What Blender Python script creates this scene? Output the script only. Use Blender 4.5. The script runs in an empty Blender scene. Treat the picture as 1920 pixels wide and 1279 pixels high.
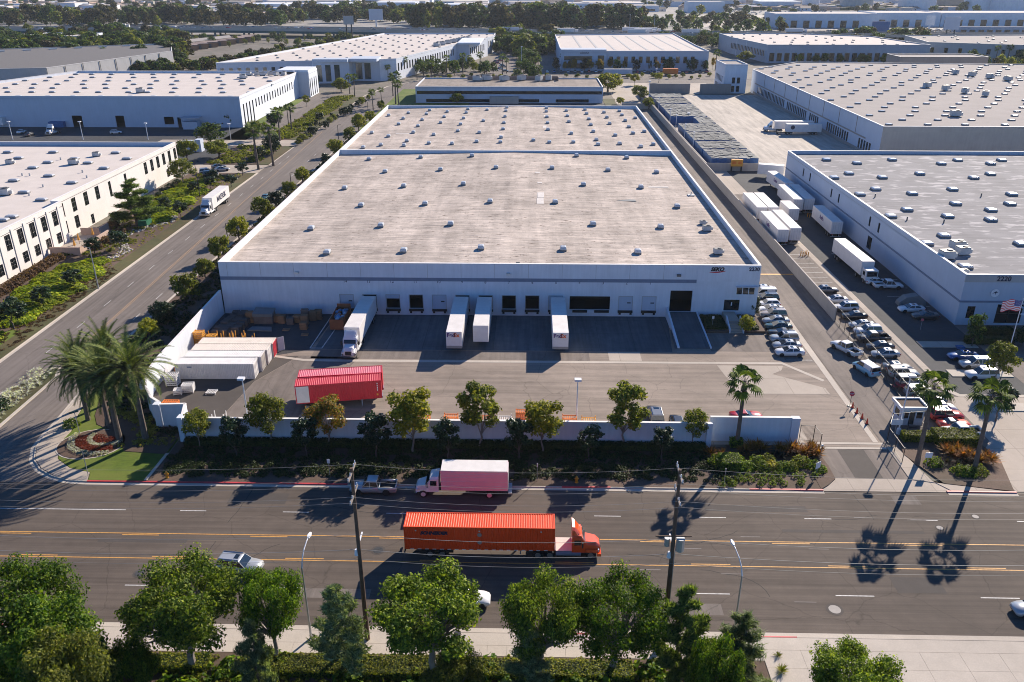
import bpy, bmesh, math, random
from mathutils import Vector, Matrix
from math import radians as RAD, sin, cos, pi
random.seed(7)
sc = bpy.context.scene
COL = sc.collection
# ---------------- camera ----------------
CAMH = 57.94
def cam_axes():
    pi_, ya, ro = RAD(24.26), RAD(1.30), RAD(-.045)
    fw = Vector((-sin(ya)*cos(pi_), cos(ya)*cos(pi_), -sin(pi_)))
    r = Vector((cos(ya), sin(ya), 0)); u = r.cross(fw)
    return r*cos(ro)+u*sin(ro), -r*sin(ro)+u*cos(ro), fw
CR, CU, CF = cam_axes()
cd = bpy.data.cameras.new('camera'); cd.sensor_width = 36; cd.lens = 36*1534/1920
cd.clip_start = 1; cd.clip_end = 20000
cam = bpy.data.objects.new('camera', cd); COL.objects.link(cam)
M3 = Matrix((CR, CU, -CF)).transposed()
cam.matrix_world = Matrix.Translation((0, 0, CAMH)) @ M3.to_4x4()
sc.camera = cam
# ---------------- light ----------------
SUNV = Vector((10.6, 16.0, 10.0)).normalized()      # towards the sun
SUN_EL = math.asin(SUNV.z); SUN_AZ = math.atan2(SUNV.x, SUNV.y)
world = bpy.data.worlds.new('World'); sc.world = world; world.use_nodes = True
wn = world.node_tree; bg = wn.nodes['Background']
sky = wn.nodes.new('ShaderNodeTexSky'); sky.sky_type = 'NISHITA'; sky.sun_disc = False
sky.sun_elevation = SUN_EL; sky.sun_rotation = SUN_AZ
sky.air_density = 1.0; sky.dust_density = .3; sky.ozone_density = 3.0
tint_ = wn.nodes.new('ShaderNodeMix'); tint_.data_type = 'RGBA'; tint_.blend_type = 'MULTIPLY'; tint_.inputs[0].default_value = 1; tint_.inputs[7].default_value = (.52, 1.0, 1.6, 1)
wn.links.new(sky.outputs[0], tint_.inputs[6]); wn.links.new(tint_.outputs[2], bg.inputs[0]); bg.inputs[1].default_value = .05
sl = bpy.data.lights.new('sun', 'SUN'); sl.energy = 5.0; sl.angle = RAD(.5); sl.color = (1, .885, .755)
sun = bpy.data.objects.new('sun', sl); COL.objects.link(sun); sun.location = (200, 300, 200)
sun.rotation_euler = SUNV.to_track_quat('Z', 'Y').to_euler()
vs = sc.view_settings; vs.view_transform = 'Standard'; vs.look = 'None'; vs.exposure = .82; vs.gamma = 1
vs.use_curve_mapping = False
sc.cycles.filter_width = 1.0

# where the sight line through a photo point meets the level z (metres)
def G(px, py, z=0.):
    d = CF*1534+CR*(px-960)+CU*(639.5-py); t = (z-CAMH)/d.z
    return (d.x*t, d.y*t)
def ZAT(px, py, y): return CAMH*(1-y/G(px, py)[1])
def XAT(px, py, z): return G(px, py, z)[0]

# ---------------- materials ----------------
MATS = {}
def newmat(name):
    m = bpy.data.materials.new(name); m.use_nodes = True
    b = m.node_tree.nodes['Principled BSDF']; MATS[name] = m
    return m, m.node_tree, b
def N(t, typ, **kw):
    n = t.nodes.new(typ)
    for k, v in kw.items():
        if k in n.inputs: n.inputs[k].default_value = v
        else: setattr(n, k, v)
    return n
def noise(t, scale, detail=4, rough=.55, stretch=None, off=(0, 0, 0), dist=0):
    tc = N(t, 'ShaderNodeTexCoord'); mp = N(t, 'ShaderNodeMapping')
    mp.inputs['Location'].default_value = off
    if stretch: mp.inputs['Scale'].default_value = stretch
    t.links.new(tc.outputs['Object'], mp.inputs[0])
    n = N(t, 'ShaderNodeTexNoise', Scale=scale, Detail=detail, Roughness=rough, Distortion=dist)
    t.links.new(mp.outputs[0], n.inputs[0])
    return n.outputs[0]
def ramp(t, src, stops):
    r = N(t, 'ShaderNodeValToRGB'); e = r.color_ramp.elements
    while len(e) < len(stops): e.new(.5)
    for i, (p, c) in enumerate(stops):
        e[i].position = p; e[i].color = (c, c, c, 1) if isinstance(c, (int, float)) else (*c, 1)
    t.links.new(src, r.inputs[0]); return r.outputs[0]
def mix(t, mode, fac, a, b):
    m = N(t, 'ShaderNodeMix'); m.data_type = 'RGBA'; m.blend_type = mode
    for sock, v in ((m.inputs[0], fac), (m.inputs[6], a), (m.inputs[7], b)):
        if hasattr(v, 'links') or hasattr(v, 'is_linked'): t.links.new(v, sock)
        elif isinstance(v, tuple): sock.default_value = (*v, 1)
        else: sock.default_value = v
    return m.outputs[2]
def bump(t, b, src, dist, strength=1):
    n = N(t, 'ShaderNodeBump', Strength=strength, Distance=dist)
    t.links.new(src, n.inputs['Height']); t.links.new(n.outputs[0], b.inputs['Normal'])
def plain(name, col, rough=.6, metal=0., var=.12, scale=.8, spec=.5, coat=0.):
    m, t, b = newmat(name)
    b.inputs['Roughness'].default_value = rough; b.inputs['Metallic'].default_value = metal
    b.inputs['Specular IOR Level'].default_value = spec
    if coat: b.inputs['Coat Weight'].default_value = coat
    if var:
        n = noise(t, scale, 5, .6)
        f = ramp(t, n, [(.3, 1-var), (.7, 1+var*.6)])
        c = mix(t, 'MULTIPLY', 1., col, f)
        t.links.new(c, b.inputs['Base Color'])
    else: b.inputs['Base Color'].default_value = (*col, 1)
    return m
ORD = 'first second third fourth fifth sixth seventh eighth ninth tenth eleventh twelfth thirteenth fourteenth fifteenth sixteenth seventeenth eighteenth nineteenth twentieth'.split()
def ground_mat(name, col, big=.25, fine=.15, streak=None, rough=.9, crack=False, tint=None, joints=None, tyre=None):
    m, t, b = newmat(name); b.inputs['Roughness'].default_value = rough
    b.inputs['Specular IOR Level'].default_value = .3
    n1 = ramp(t, noise(t, .05, 6, .6, off=(3, 1, 0)), [(.32, 1-big), (.7, 1+big*.5)])
    n2 = ramp(t, noise(t, .6, 5, .65, off=(9, 4, 0)), [(.3, 1-big*.5), (.7, 1+big*.3)])
    n3 = ramp(t, noise(t, 9, 3, .8), [(.3, 1-fine), (.7, 1+fine)])
    c = mix(t, 'MULTIPLY', 1., col, n1); c = mix(t, 'MULTIPLY', 1., c, n2); c = mix(t, 'MULTIPLY', 1., c, n3)
    if streak:
        s = ramp(t, noise(t, 1., 4, .6, stretch=streak, off=(5, 5, 5)), [(.35, .82), (.62, 1.12)])
        c = mix(t, 'MULTIPLY', 1., c, s)
    if tint:
        f = ramp(t, noise(t, .11, 4, .6, off=(31, 17, 0)), [(.45, 0.), (.65, .7)])
        c = mix(t, 'MIX', f, c, tint)
    if tyre:
        f = ramp(t, noise(t, .35, 4, .7, stretch=tyre, off=(1, 8, 0)), [(.55, 1.), (.72, .72)])
        c = mix(t, 'MULTIPLY', 1., c, f)
    if crack:
        tc = N(t, 'ShaderNodeTexCoord')
        ns = N(t, 'ShaderNodeTexNoise', Scale=.5, Detail=3.)
        t.links.new(tc.outputs['Object'], ns.inputs[0])
        ad = mix(t, 'ADD', .35*4, tc.outputs['Object'], ns.outputs[1])
        v = N(t, 'ShaderNodeTexVoronoi', Scale=.11); v.feature = 'DISTANCE_TO_EDGE'
        t.links.new(ad, v.inputs[0])
        f = ramp(t, v.outputs[0], [(0., .62), (.006, 1.)])
        c = mix(t, 'MULTIPLY', .8, c, f)
    if joints:
        tc = N(t, 'ShaderNodeTexCoord'); br = N(t, 'ShaderNodeTexBrick', Scale=1.)
        br.offset = 0; br.inputs['Mortar Size'].default_value = .05
        br.inputs['Brick Width'].default_value = joints; br.inputs['Row Height'].default_value = joints
        br.inputs['Color1'].default_value = (1, 1, 1, 1); br.inputs['Color2'].default_value = (.93, .93, .93, 1); br.inputs['Mortar'].default_value = (.7, .7, .7, 1)
        t.links.new(tc.outputs['Object'], br.inputs[0]); c = mix(t, 'MULTIPLY', 1., c, br.outputs[0])
    t.links.new(c, b.inputs['Base Color']); return m
def foliage(name, c1, c2, c3=None, rough=.6, trans=.42):
    m, t, b = newmat(name); b.inputs['Roughness'].default_value = rough; b.inputs['Specular IOR Level'].default_value = .2
    g = N(t, 'ShaderNodeNewGeometry'); st = [(0., c1), (.55, c2), (1., c3 or c2)]
    c = ramp(t, g.outputs['Random Per Island'], st)
    n = ramp(t, noise(t, .8, 3), [(.3, .7), (.7, 1.25)])
    c = mix(t, 'MULTIPLY', 1., c, n)
    oi = N(t, 'ShaderNodeObjectInfo'); o = ramp(t, oi.outputs['Random'], [(0., .82), (1., 1.15)])
    c = mix(t, 'MULTIPLY', 1., c, o)
    t.links.new(c, b.inputs['Base Color'])
    tr = N(t, 'ShaderNodeBsdfTranslucent'); t.links.new(mix(t, 'MULTIPLY', 1., c, (1.3, 1.35, .5)), tr.inputs[0])
    ms = N(t, 'ShaderNodeMixShader'); ms.inputs[0].default_value = trans
    out = t.nodes['Material Output']
    t.links.new(b.outputs[0], ms.inputs[1]); t.links.new(tr.outputs[0], ms.inputs[2]); t.links.new(ms.outputs[0], out.inputs[0])
    return m
def wall_mat(name, col, grime=.1):
    m, t, b = newmat(name); b.inputs['Roughness'].default_value = .8; b.inputs['Specular IOR Level'].default_value = .25
    n = ramp(t, noise(t, .25, 5, .6), [(.3, 1-grime), (.7, 1+grime*.3)])
    s = ramp(t, noise(t, 1.6, 5, .7, stretch=(1, 1, .08)), [(.35, 1-grime*.8), (.6, 1.)])
    c = mix(t, 'MULTIPLY', 1., col, n); c = mix(t, 'MULTIPLY', 1., c, s)
    t.links.new(c, b.inputs['Base Color']); return m

# grounds
ground_mat('earth', (.2, .17, .14), .3, .2, tint=(.12, .12, .08))
ground_mat('city_ground', (.34, .31, .29), .35, .2, tint=(.16, .17, .12))
ground_mat('asphalt_road', (.116, .092, .074), .22, .1, streak=(.025, 1.6, 1), crack=True, tyre=(.05, 1.2, 1))
ground_mat('asphalt_side', (.18, .152, .132), .16, .1, streak=(1.6, .04, 1), crack=True, tyre=(1.2, .05, 1))
ground_mat('asphalt_yard', (.28, .227, .184), .22, .12, streak=(.05, .9, 1), crack=True, tyre=(.06, .8, 1))
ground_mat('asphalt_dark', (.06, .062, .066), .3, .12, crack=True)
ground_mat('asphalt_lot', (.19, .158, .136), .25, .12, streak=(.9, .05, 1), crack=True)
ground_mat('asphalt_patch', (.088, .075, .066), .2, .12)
ground_mat('concrete', (.44, .375, .31), .14, .08, joints=5.)
ground_mat('concrete_pad', (.115, .13, .14), .3, .12, streak=(1.2, .07, 1), joints=6.)  # deep shade put into the base colour: darker and bluer
ground_mat('concrete_bright', (.5, .44, .37), .14, .06, streak=(.6, .06, 1), joints=6., tyre=(.5, .08, 1))
ground_mat('kerb_stone', (.5, .44, .37), .15, .1)
ground_mat('mulch', (.115, .075, .055), .35, .4)
ground_mat('mulch_red', (.13, .085, .062), .35, .45, tint=(.07, .055, .035))
ground_mat('lawn', (.1, .15, .014), .35, .4, tint=(.15, .17, .03), streak=(1, 6, 1))
ground_mat('dry_grass', (.085, .085, .03), .4, .35, tint=(.12, .075, .035))
ground_mat('stones_white', (.5, .45, .4), .2, .5)
# roof of the main warehouse: sun-bleached felt with ripples, seams and scuffs
def roof_mat(name, col, dirt, seam=(1, .04), amp=1.):
    m, t, b = newmat(name); b.inputs['Roughness'].default_value = .9; b.inputs['Specular IOR Level'].default_value = .2
    n1 = ramp(t, noise(t, .07, 6, .65, off=(2, 7, 0)), [(.35, .76), (.65, 1.1)])
    n2 = ramp(t, noise(t, .9, 5, .65, stretch=(.14, 1, 1), dist=.6), [(.38, 1-.17*amp), (.6, 1+.09*amp)])
    n3 = ramp(t, noise(t, .28, 8, .8, off=(40, 3, 0)), [(.36, .62), (.43, .9), (.55, 1.), (.64, 1.13)])
    n4 = ramp(t, noise(t, 3., 3, .7), [(.3, .93), (.7, 1.06)])
    n5 = ramp(t, noise(t, .35, 4, .6, stretch=(1, .1, 1), off=(7, 0, 0)), [(.4, .86), (.6, 1.04)])
    c = col
    for k in (n1, n2, n3, n4, n5): c = mix(t, 'MULTIPLY', 1., c, k)
    tc = N(t, 'ShaderNodeTexCoord'); br = N(t, 'ShaderNodeTexBrick', Scale=1.)
    br.inputs['Mortar Size'].default_value = .05; br.inputs['Brick Width'].default_value = 11.; br.inputs['Row Height'].default_value = 1.9
    br.inputs['Color1'].default_value = (1, 1, 1, 1); br.inputs['Color2'].default_value = (.95, .95, .95, 1); br.inputs['Mortar'].default_value = (.76, .76, .76, 1)
    wb = N(t, 'ShaderNodeTexNoise', Scale=.35); t.links.new(tc.outputs['Object'], wb.inputs[0])
    ad = mix(t, 'ADD', .5, tc.outputs['Object'], wb.outputs[1]); t.links.new(ad, br.inputs[0])
    c = mix(t, 'MULTIPLY', .8, c, br.outputs[0])
    f = ramp(t, noise(t, 1.1, 6, .75, stretch=(.5, 1, 1), off=(11, 60, 0)), [(.585, 0.), (.64, .85)])
    c = mix(t, 'MIX', f, c, dirt)
    t.links.new(c, b.inputs['Base Color'])
    bump(t, b, noise(t, 1.1, 4, .6, stretch=(.12, 1, 1), dist=.6), .35, .6)
    return m
roof_mat('roof_felt', (.56, .475, .405), (.12, .085, .065))
roof_mat('roof_office', (.36, .3, .25), (.12, .09, .07))
m, t, b = newmat('roof_grey')
c = mix(t, 'MULTIPLY', 1., (.25, .24, .24), ramp(t, noise(t, .12, 5), [(.3, .85), (.7, 1.12)]))
c = mix(t, 'MULTIPLY', 1., c, ramp(t, noise(t, .8, 4, .6, stretch=(.1, 1, 1)), [(.35, .9), (.65, 1.08)]))
f = ramp(t, noise(t, .55, 3, .5, stretch=(.45, 1, 1)), [(.56, 0.), (.66, .8)])
c = mix(t, 'MIX', f, c, (.5, .47, .46)); t.links.new(c, b.inputs['Base Color']); b.inputs['Roughness'].default_value = .9; b.inputs['Specular IOR Level'].default_value = .15
m, t, b = newmat('roof_white')
c = mix(t, 'MULTIPLY', 1., (.64, .57, .51), ramp(t, noise(t, .2, 6, .7), [(.3, .88), (.65, 1.)])); t.links.new(c, b.inputs['Base Color']); b.inputs['Roughness'].default_value = .95; b.inputs['Specular IOR Level'].default_value = .15
m, t, b = newmat('roof_warm_grey')
c = mix(t, 'MULTIPLY', 1., (.34, .305, .28), ramp(t, noise(t, .1, 6, .7), [(.3, .9), (.65, 1.06)])); t.links.new(c, b.inputs['Base Color']); b.inputs['Roughness'].default_value = .95; b.inputs['Specular IOR Level'].default_value = .15
plain('roof_dark', (.15, .135, .12), .8)
plain('roof_tile', (.26, .19, .16), .8, var=.3)
# walls
wall_mat('wall_white', (.7, .73, .78)); wall_mat('wall_bluewhite', (.5, .55, .63), .06)
wall_mat('wall_cream', (.74, .69, .64), .06); wall_mat('wall_grey', (.46, .45, .44)); wall_mat('wall_bluegrey', (.4, .44, .5))
wall_mat('wall_tan', (.42, .38, .34)); wall_mat('wall_taupe', (.33, .29, .26)); wall_mat('wall_terra', (.5, .36, .29)); wall_mat('wall_orange', (.42, .23, .12))
plain('stripe_blue', (.17, .21, .29), .7); plain('coping', (.78, .75, .72), .7)
plain('red_paint', (.5, .045, .05), .6, var=.3); plain('yellow_line', (.62, .31, .07), .7, var=.35, scale=3)
plain('yellow_faint', (.34, .215, .12), .8, var=.3, scale=1.5); plain('white_line', (.6, .58, .55), .7, var=.35, scale=3); plain('worn_line', (.2, .175, .16), .8, var=.3)
# things
plain('glass_dark', (.012, .016, .02), .08, spec=.8, var=0); plain('glass_teal', (.02, .05, .06), .1, spec=.8, var=0)
plain('car_glass', (.012, .017, .022), .06, spec=.9, var=0)
plain('rubber', (.016, .016, .017), .85); plain('rim', (.4, .4, .41), .35, .8); plain('dark_metal', (.03, .03, .032), .5, .3)
plain('black', (.012, .012, .014), .6); plain('chrome', (.6, .6, .62), .2, 1., var=0)
plain('galv', (.42, .43, .44), .45, .5); plain('white_metal', (.75, .75, .76), .5); plain('lamp_glass', (.6, .6, .58), .3)
plain('trailer_white', (.74, .71, .69), .45, var=.08); plain('trailer_roof', (.7, .66, .62), .6, var=.1); plain('trailer_grey', (.3, .29, .28), .6)
plain('container_white', (.66, .63, .61), .6, var=.12); plain('container_cream', (.66, .58, .5), .7, var=.12)
plain('container_red', (.5, .012, .03), .5, var=.12); plain('container_pink', (.62, .12, .17), .55, var=.15)
plain('container_orange', (.82, .075, .008), .45, var=.08); plain('cab_orange', (.75, .085, .015), .22, coat=.6, var=.03)
plain('box_pink', (.68, .4, .47), .5, var=.06); plain('rail_white', (.6, .6, .6), .5)
plain('head_lamp', (.6, .62, .65), .15); plain('tail_lamp', (.4, .01, .01), .25); plain('plate', (.6, .6, .6), .5, var=0)
plain('wood', (.3, .175, .095), .85, var=.3); plain('wood_grey', (.17, .135, .115), .9, var=.3); plain('pole_wood', (.12, .075, .05), .9, var=.35)
plain('bark', (.13, .1, .08), .95, var=.3); plain('palm_bark', (.15, .115, .09), .95, var=.35, scale=3); plain('pale_bark', (.26, .22, .19), .9)
plain('rack_orange', (.68, .18, .02), .55); plain('rack_yellow', (.7, .33, .04), .55); plain('rack_white', (.66, .64, .62), .5)
plain('dumpster_brown', (.34, .11, .04), .7, var=.3); plain('bag_blue', (.16, .3, .48), .5, var=.5, scale=3); plain('wrap_white', (.6, .6, .65), .4, var=.3, scale=3)
plain('crate_blue', (.03, .12, .3), .6, var=.3, scale=2); plain('crate_dark', (.13, .11, .1), .7, var=.3)
plain('hydrant_yellow', (.65, .3, .02), .5); plain('cone_red', (.65, .05, .02), .5); plain('sign_red', (.55, .03, .04), .45); plain('sign_white', (.75, .75, .77), .5)
plain('purple', (.07, .015, .16), .5, var=0); plain('logo_orange', (.75, .12, .01), .5, var=0); plain('navy', (.015, .02, .06), .5, var=0)
plain('flag_red', (.6, .03, .05), .7, var=0); plain('flag_blue', (.04, .06, .25), .7, var=0); plain('flag_white', (.8, .8, .8), .7, var=0)
plain('hvac', (.5, .5, .49), .6, var=.15); plain('hvac_dark', (.12, .12, .12), .6); plain('brick_red', (.32, .13, .1), .8)
plain('skylight_grey', (.3, .3, .3), .5, var=.2); plain('skylight', (.52, .53, .54), .25, var=.15, scale=2); plain('skylight_side', (.2, .19, .18), .6); plain('patch_white', (.62, .57, .52), .8)
plain('tarp', (.17, .18, .18), .7); plain('green_box', (.01, .12, .06), .6); plain('green_steel', (.03, .11, .11), .6)
plain('wire_grey', (.22, .21, .2), .6); plain('manhole_light', (.33, .3, .27), .8)
plain('skin_rock', (.3, .24, .2), .9, var=.3)
for n_, c_ in dict(white=(.72, .71, .7), silver=(.42, .43, .44), grey=(.2, .2, .205), dark=(.045, .047, .052), black=(.015, .015, .018), beige=(.35, .29, .23),
                   red=(.42, .012, .012), orange_red=(.6, .06, .03), blue=(.03, .1, .3), light_blue=(.25, .5, .62), navy=(.02, .035, .09), green=(.03, .07, .06), teal=(.12, .25, .27)).items():
    plain('paint_'+n_, c_, .3, coat=.7, var=.03, metal=.3 if n_ in ('silver', 'grey') else 0)
# foliage
foliage('leaf_green', (.035, .078, .008), (.125, .185, .018), (.33, .38, .045)); foliage('leaf_deep', (.025, .068, .006), (.08, .15, .01), (.21, .28, .02))
foliage('leaf_dark', (.01, .024, .008), (.025, .05, .014), (.06, .085, .03), rough=.35, trans=.1)
foliage('leaf_olive', (.06, .085, .012), (.17, .2, .025), (.32, .28, .04))
foliage('leaf_red', (.1, .12, .015), (.26, .22, .03), (.45, .17, .05))
foliage('leaf_yellow', (.1, .13, .012), (.28, .29, .025), (.48, .4, .04))
foliage('needle', (.05, .09, .02), (.13, .19, .04), (.28, .33, .09))
foliage('needle_grey', (.07, .11, .05), (.19, .24, .11), (.38, .44, .23))
foliage('palm_leaf', (.03, .055, .01), (.09, .13, .018), (.2, .24, .035), rough=.8, trans=.25)
foliage('date_leaf', (.035, .058, .015), (.1, .135, .035), (.24, .26, .07), rough=.8, trans=.25)
foliage('juniper', (.09, .15, .008), (.26, .33, .012), (.45, .44, .02))
foliage('hedge', (.014, .028, .007), (.032, .052, .011), (.06, .08, .016), trans=.12); foliage('hedge_red', (.06, .035, .02), (.13, .07, .04), (.2, .12, .06))
foliage('hedge_olive', (.07, .085, .012), (.19, .22, .02), (.32, .3, .03)); foliage('leaf_shade', (.05, .068, .012), (.13, .15, .024), (.25, .24, .04)); foliage('agave', (.18, .08, .015), (.34, .17, .025), (.42, .14, .04)); foliage('agave_low', (.03, .03, .03), (.06, .07, .04), (.12, .05, .05))
foliage('far_leaf', (.02, .045, .014), (.055, .095, .024), (.13, .17, .04)); foliage('far_leaf_brown', (.03, .034, .018), (.06, .055, .026), (.11, .08, .04))
foliage('yellow_flower', (.3, .25, .03), (.45, .38, .06), (.55, .5, .2)); foliage('red_flower', (.13, .022, .015), (.2, .035, .02), (.28, .06, .03)); foliage('white_flower', (.4, .4, .38), (.6, .6, .56), (.7, .7, .66))

# ---------------- mesh building ----------------
class MB:
    def __init__(s): s.v = []; s.f = []; s.m = []
    def add(s, vs, fs, m=0):
        o = len(s.v); s.v += [tuple(v) for v in vs]
        s.f += [tuple(i+o for i in f) for f in fs]; s.m += [m]*len(fs); return s
    def box(s, x0, x1, y0, y1, z0, z1, m=0):
        return s.add([(x0, y0, z0), (x1, y0, z0), (x1, y1, z0), (x0, y1, z0), (x0, y0, z1), (x1, y0, z1), (x1, y1, z1), (x0, y1, z1)],
                     [(0, 3, 2, 1), (4, 5, 6, 7), (0, 1, 5, 4), (1, 2, 6, 5), (2, 3, 7, 6), (3, 0, 4, 7)], m)
    def hexa(s, p, m=0):
        return s.add(p, [(0, 3, 2, 1), (4, 5, 6, 7), (0, 1, 5, 4), (1, 2, 6, 5), (2, 3, 7, 6), (3, 0, 4, 7)], m)
    def poly(s, pts, z0, z1=None, m=0):
        n = len(pts)
        a = sum(pts[i][0]*pts[(i+1) % n][1]-pts[(i+1) % n][0]*pts[i][1] for i in range(n))
        if a < 0: pts = pts[::-1]
        if z1 is None: return s.add([(x, y, z0) for x, y in pts], [tuple(range(n))], m)
        s.add([(x, y, z0) for x, y in pts]+[(x, y, z1) for x, y in pts],
              [tuple(range(n, 2*n))]+[(i, (i+1) % n, n+(i+1) % n, n+i) for i in range(n)], m); return s
    def tube(s, p0, p1, r0, r1=None, n=8, m=0, caps=True):
        r1 = r0 if r1 is None else r1; p0 = Vector(p0); p1 = Vector(p1); d = (p1-p0).normalized()
        a = d.orthogonal().normalized(); b_ = d.cross(a)
        vs_ = [p0+(a*cos(2*pi*i/n)+b_*sin(2*pi*i/n))*r0 for i in range(n)]+[p1+(a*cos(2*pi*i/n)+b_*sin(2*pi*i/n))*r1 for i in range(n)]
        fs = [(i, (i+1) % n, n+(i+1) % n, n+i) for i in range(n)]
        if caps: fs += [tuple(range(n-1, -1, -1)), tuple(range(n, 2*n))]
        return s.add(vs_, fs, m)
    def path(s, pts, r, n=6, m=0):
        for i in range(len(pts)-1): s.tube(pts[i], pts[i+1], r[i] if isinstance(r, list) else r, r[i+1] if isinstance(r, list) else r, n, m)
        return s
    def loft(s, rings, m=0, close=True, caps=True):
        n = len(rings[0]); o = []
        for r in rings: o += list(r)
        fs = []
        for k in range(len(rings)-1):
            for i in range(n if close else n-1):
                j = (i+1) % n; fs.append((k*n+i, k*n+j, (k+1)*n+j, (k+1)*n+i))
        if caps: fs += [tuple(range(n-1, -1, -1)), tuple(range((len(rings)-1)*n, len(rings)*n))]
        return s.add(o, fs, m)
    def mesh(s, name, mats, smooth=False):
        me = bpy.data.meshes.new(name); me.from_pydata(s.v, [], s.f)
        for k in mats: me.materials.append(MATS[k])
        if len(mats) > 1: me.polygons.foreach_set('material_index', s.m)
        if smooth: me.polygons.foreach_set('use_smooth', [True]*len(s.f))
        me.update(); return me
    def build(s, name, mats, parent=None, smooth=False, loc=(0, 0, 0), rz=0):
        if isinstance(mats, str): mats = [mats]
        return put(name, s.mesh(name, mats, smooth), parent, loc, rz)
def put(name, me, parent=None, loc=(0, 0, 0), rz=0, sc_=1.):
    o = bpy.data.objects.new(name, me); COL.objects.link(o); o.location = loc; o.rotation_euler = (0, 0, rz)
    if sc_ != 1.: o.scale = (sc_, sc_, sc_) if isinstance(sc_, (int, float)) else sc_
    if parent: o.parent = parent
    return o
def tag(o, label, cat, group=None, kind=None):
    o['label'] = label; o['category'] = cat
    if group: o['group'] = group
    if kind: o['kind'] = kind
    return o
def struct(o): o['kind'] = 'structure'; return o
def thing(name, label, cat, loc=(0, 0, 0), rz=0, group=None, sc_=1.):
    return tag(put(name, None, None, loc, rz, sc_), label, cat, group)
# templates: a kind is a list of (part name, mesh, index of its parent part or -1)
TPL = {}
def spawn(kind, name, label, cat, loc, rz=0, group=None, sc_=1., paint=None, stuff=None):
    parts = TPL[kind]
    r = thing(name, label, cat, loc, rz, group, sc_); objs = []
    for pn, me, pi_ in parts:
        o = put(pn, me, r if pi_ < 0 else objs[pi_])
        if paint:
            for sl_ in o.material_slots:
                k = sl_.material.name
                if k in paint: sl_.link = 'OBJECT'; sl_.material = MATS[paint[k]]
        objs.append(o)
    return r
def text_mesh(s, size, mat, shear=0, ext=.02, bold=0.):
    cu = bpy.data.curves.new('t', 'FONT'); cu.body = s; cu.size = size; cu.extrude = ext; cu.align_x = 'CENTER'; cu.align_y = 'CENTER'; cu.shear = shear; cu.offset = bold
    o = bpy.data.objects.new('t', cu); COL.objects.link(o)
    dg = bpy.context.evaluated_depsgraph_get(); me = bpy.data.meshes.new_from_object(o.evaluated_get(dg))
    bpy.data.objects.remove(o); me.materials.clear(); me.materials.append(MATS[mat]); me.name = 'lettering'
    return me
def text(s, size, mat, loc, rz=0, parent=None, name='lettering', shear=0, bold=0.):
    o = put(name, text_mesh(s, size, mat, shear, bold=bold), parent); o.location = loc; o.rotation_euler = (pi/2, 0, rz); return o
# ================= GROUND =================
def sheet(name, pts, z, mat, parent=None):
    o = MB().poly(pts, z).build(name, mat, parent); return struct(o) if not parent else o
def rect(x0, x1, y0, y1): return [(x0, y0), (x1, y0), (x1, y1), (x0, y1)]
def slab(name, pts, z0, z1, mat, parent=None):
    o = MB().poly(pts, z0, z1).build(name, mat, parent); return struct(o) if not parent else o
sheet('ground', rect(-6000, 6000, -400, 9000), -.03, 'city_ground')
sheet('ground', rect(-320, 320, 20, 900), -.015, 'earth')
road = sheet('road', rect(-700, 700, 60.2, 84.5), .01, 'asphalt_road')
side = sheet('side_street', [(-86.5, 84.4), (-69.6, 84.4), (-69.6, 330), (-70, 430), (-63, 462), (-45, 482), (-10, 490), (320, 492), (320, 508), (-20, 508), (-66, 500), (-80, 472), (-86, 430)], .014, 'asphalt_side')
sheet('intersection', [(-96, 84.45), (-86.5, 92), (-86.5, 100), (-66.4, 108), (-66.4, 96), (-64.6, 89.6), (-60, 85.7), (-55, 84.45)], .018, 'asphalt_side')
# kerbs with gutter
def kerb(name, pts, w=.16, h=.14, mat='kerb_stone', parent=None, side_=1, gut=.55):
    b = MB()
    for i in range(len(pts)-1):
        a = Vector(pts[i]); c = Vector(pts[i+1]); d = (c-a).normalized(); n_ = Vector((-d.y, d.x))*side_
        q = [a, c, c+n_*w, a+n_*w]
        b.poly([tuple(v) for v in q], -.01, h, 0)
        if gut:
            q = [a, c, c-n_*gut, a-n_*gut]; b.poly([tuple(v) for v in q], .026, None, 1)
    o = b.build(name, [mat, 'kerb_stone'], parent); return struct(o) if not parent else o
cc = [(-69.6, 330), (-69.6, 118), (-68.6, 113), (-67.5, 108), (-66.6, 100), (-66.4, 96), (-65.9, 92.5), (-64.4, 89.4), (-62.4, 87.2), (-60, 85.7), (-57.5, 84.8), (-55, 84.6)]
kerb('kerb', cc, side_=-1*-1)
kerb('kerb', [(-22.3, 84.6), (4.2, 84.6)], side_=1)
kerb('kerb', [(10.2, 84.6), (27.2, 84.6)], side_=1)
kerb('kerb', [(-86.5, 100), (-86.5, 256)], side_=1); kerb('kerb', [(-86.5, 268), (-86.5, 300)], side_=1); kerb('kerb', [(-86.5, 312), (-86.2, 430), (-80, 472), (-66, 500), (-20, 508), (200, 508)], side_=1)
kerb('kerb', [(400, 60.2), (25.8, 60.2)], side_=1); kerb('kerb', [(21.6, 60.2), (12.4, 60.2)], side_=1); kerb('kerb', [(3.8, 60.2), (-43, 60.2)], side_=1)
for a, b_ in ((-55, -22.3), (4.2, 10.2), (27.2, 36.2)): kerb('red_kerb', [(a, 84.6), (b_, 84.6)], mat='red_paint', side_=1, gut=.55, w=.26)
kerb('red_kerb', [(51.2, 84.6), (59.6, 84.6)], mat='red_paint', side_=1, w=.26)
kerb('red_kerb', [(25.8, 60.2), (21.6, 60.2)], mat='red_paint', side_=1); kerb('red_kerb', [(12.4, 60.2), (3.8, 60.2)], mat='red_paint', side_=1); kerb('red_kerb', [(-43, 60.2), (-60, 60.2)], mat='red_paint', side_=1)
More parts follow.
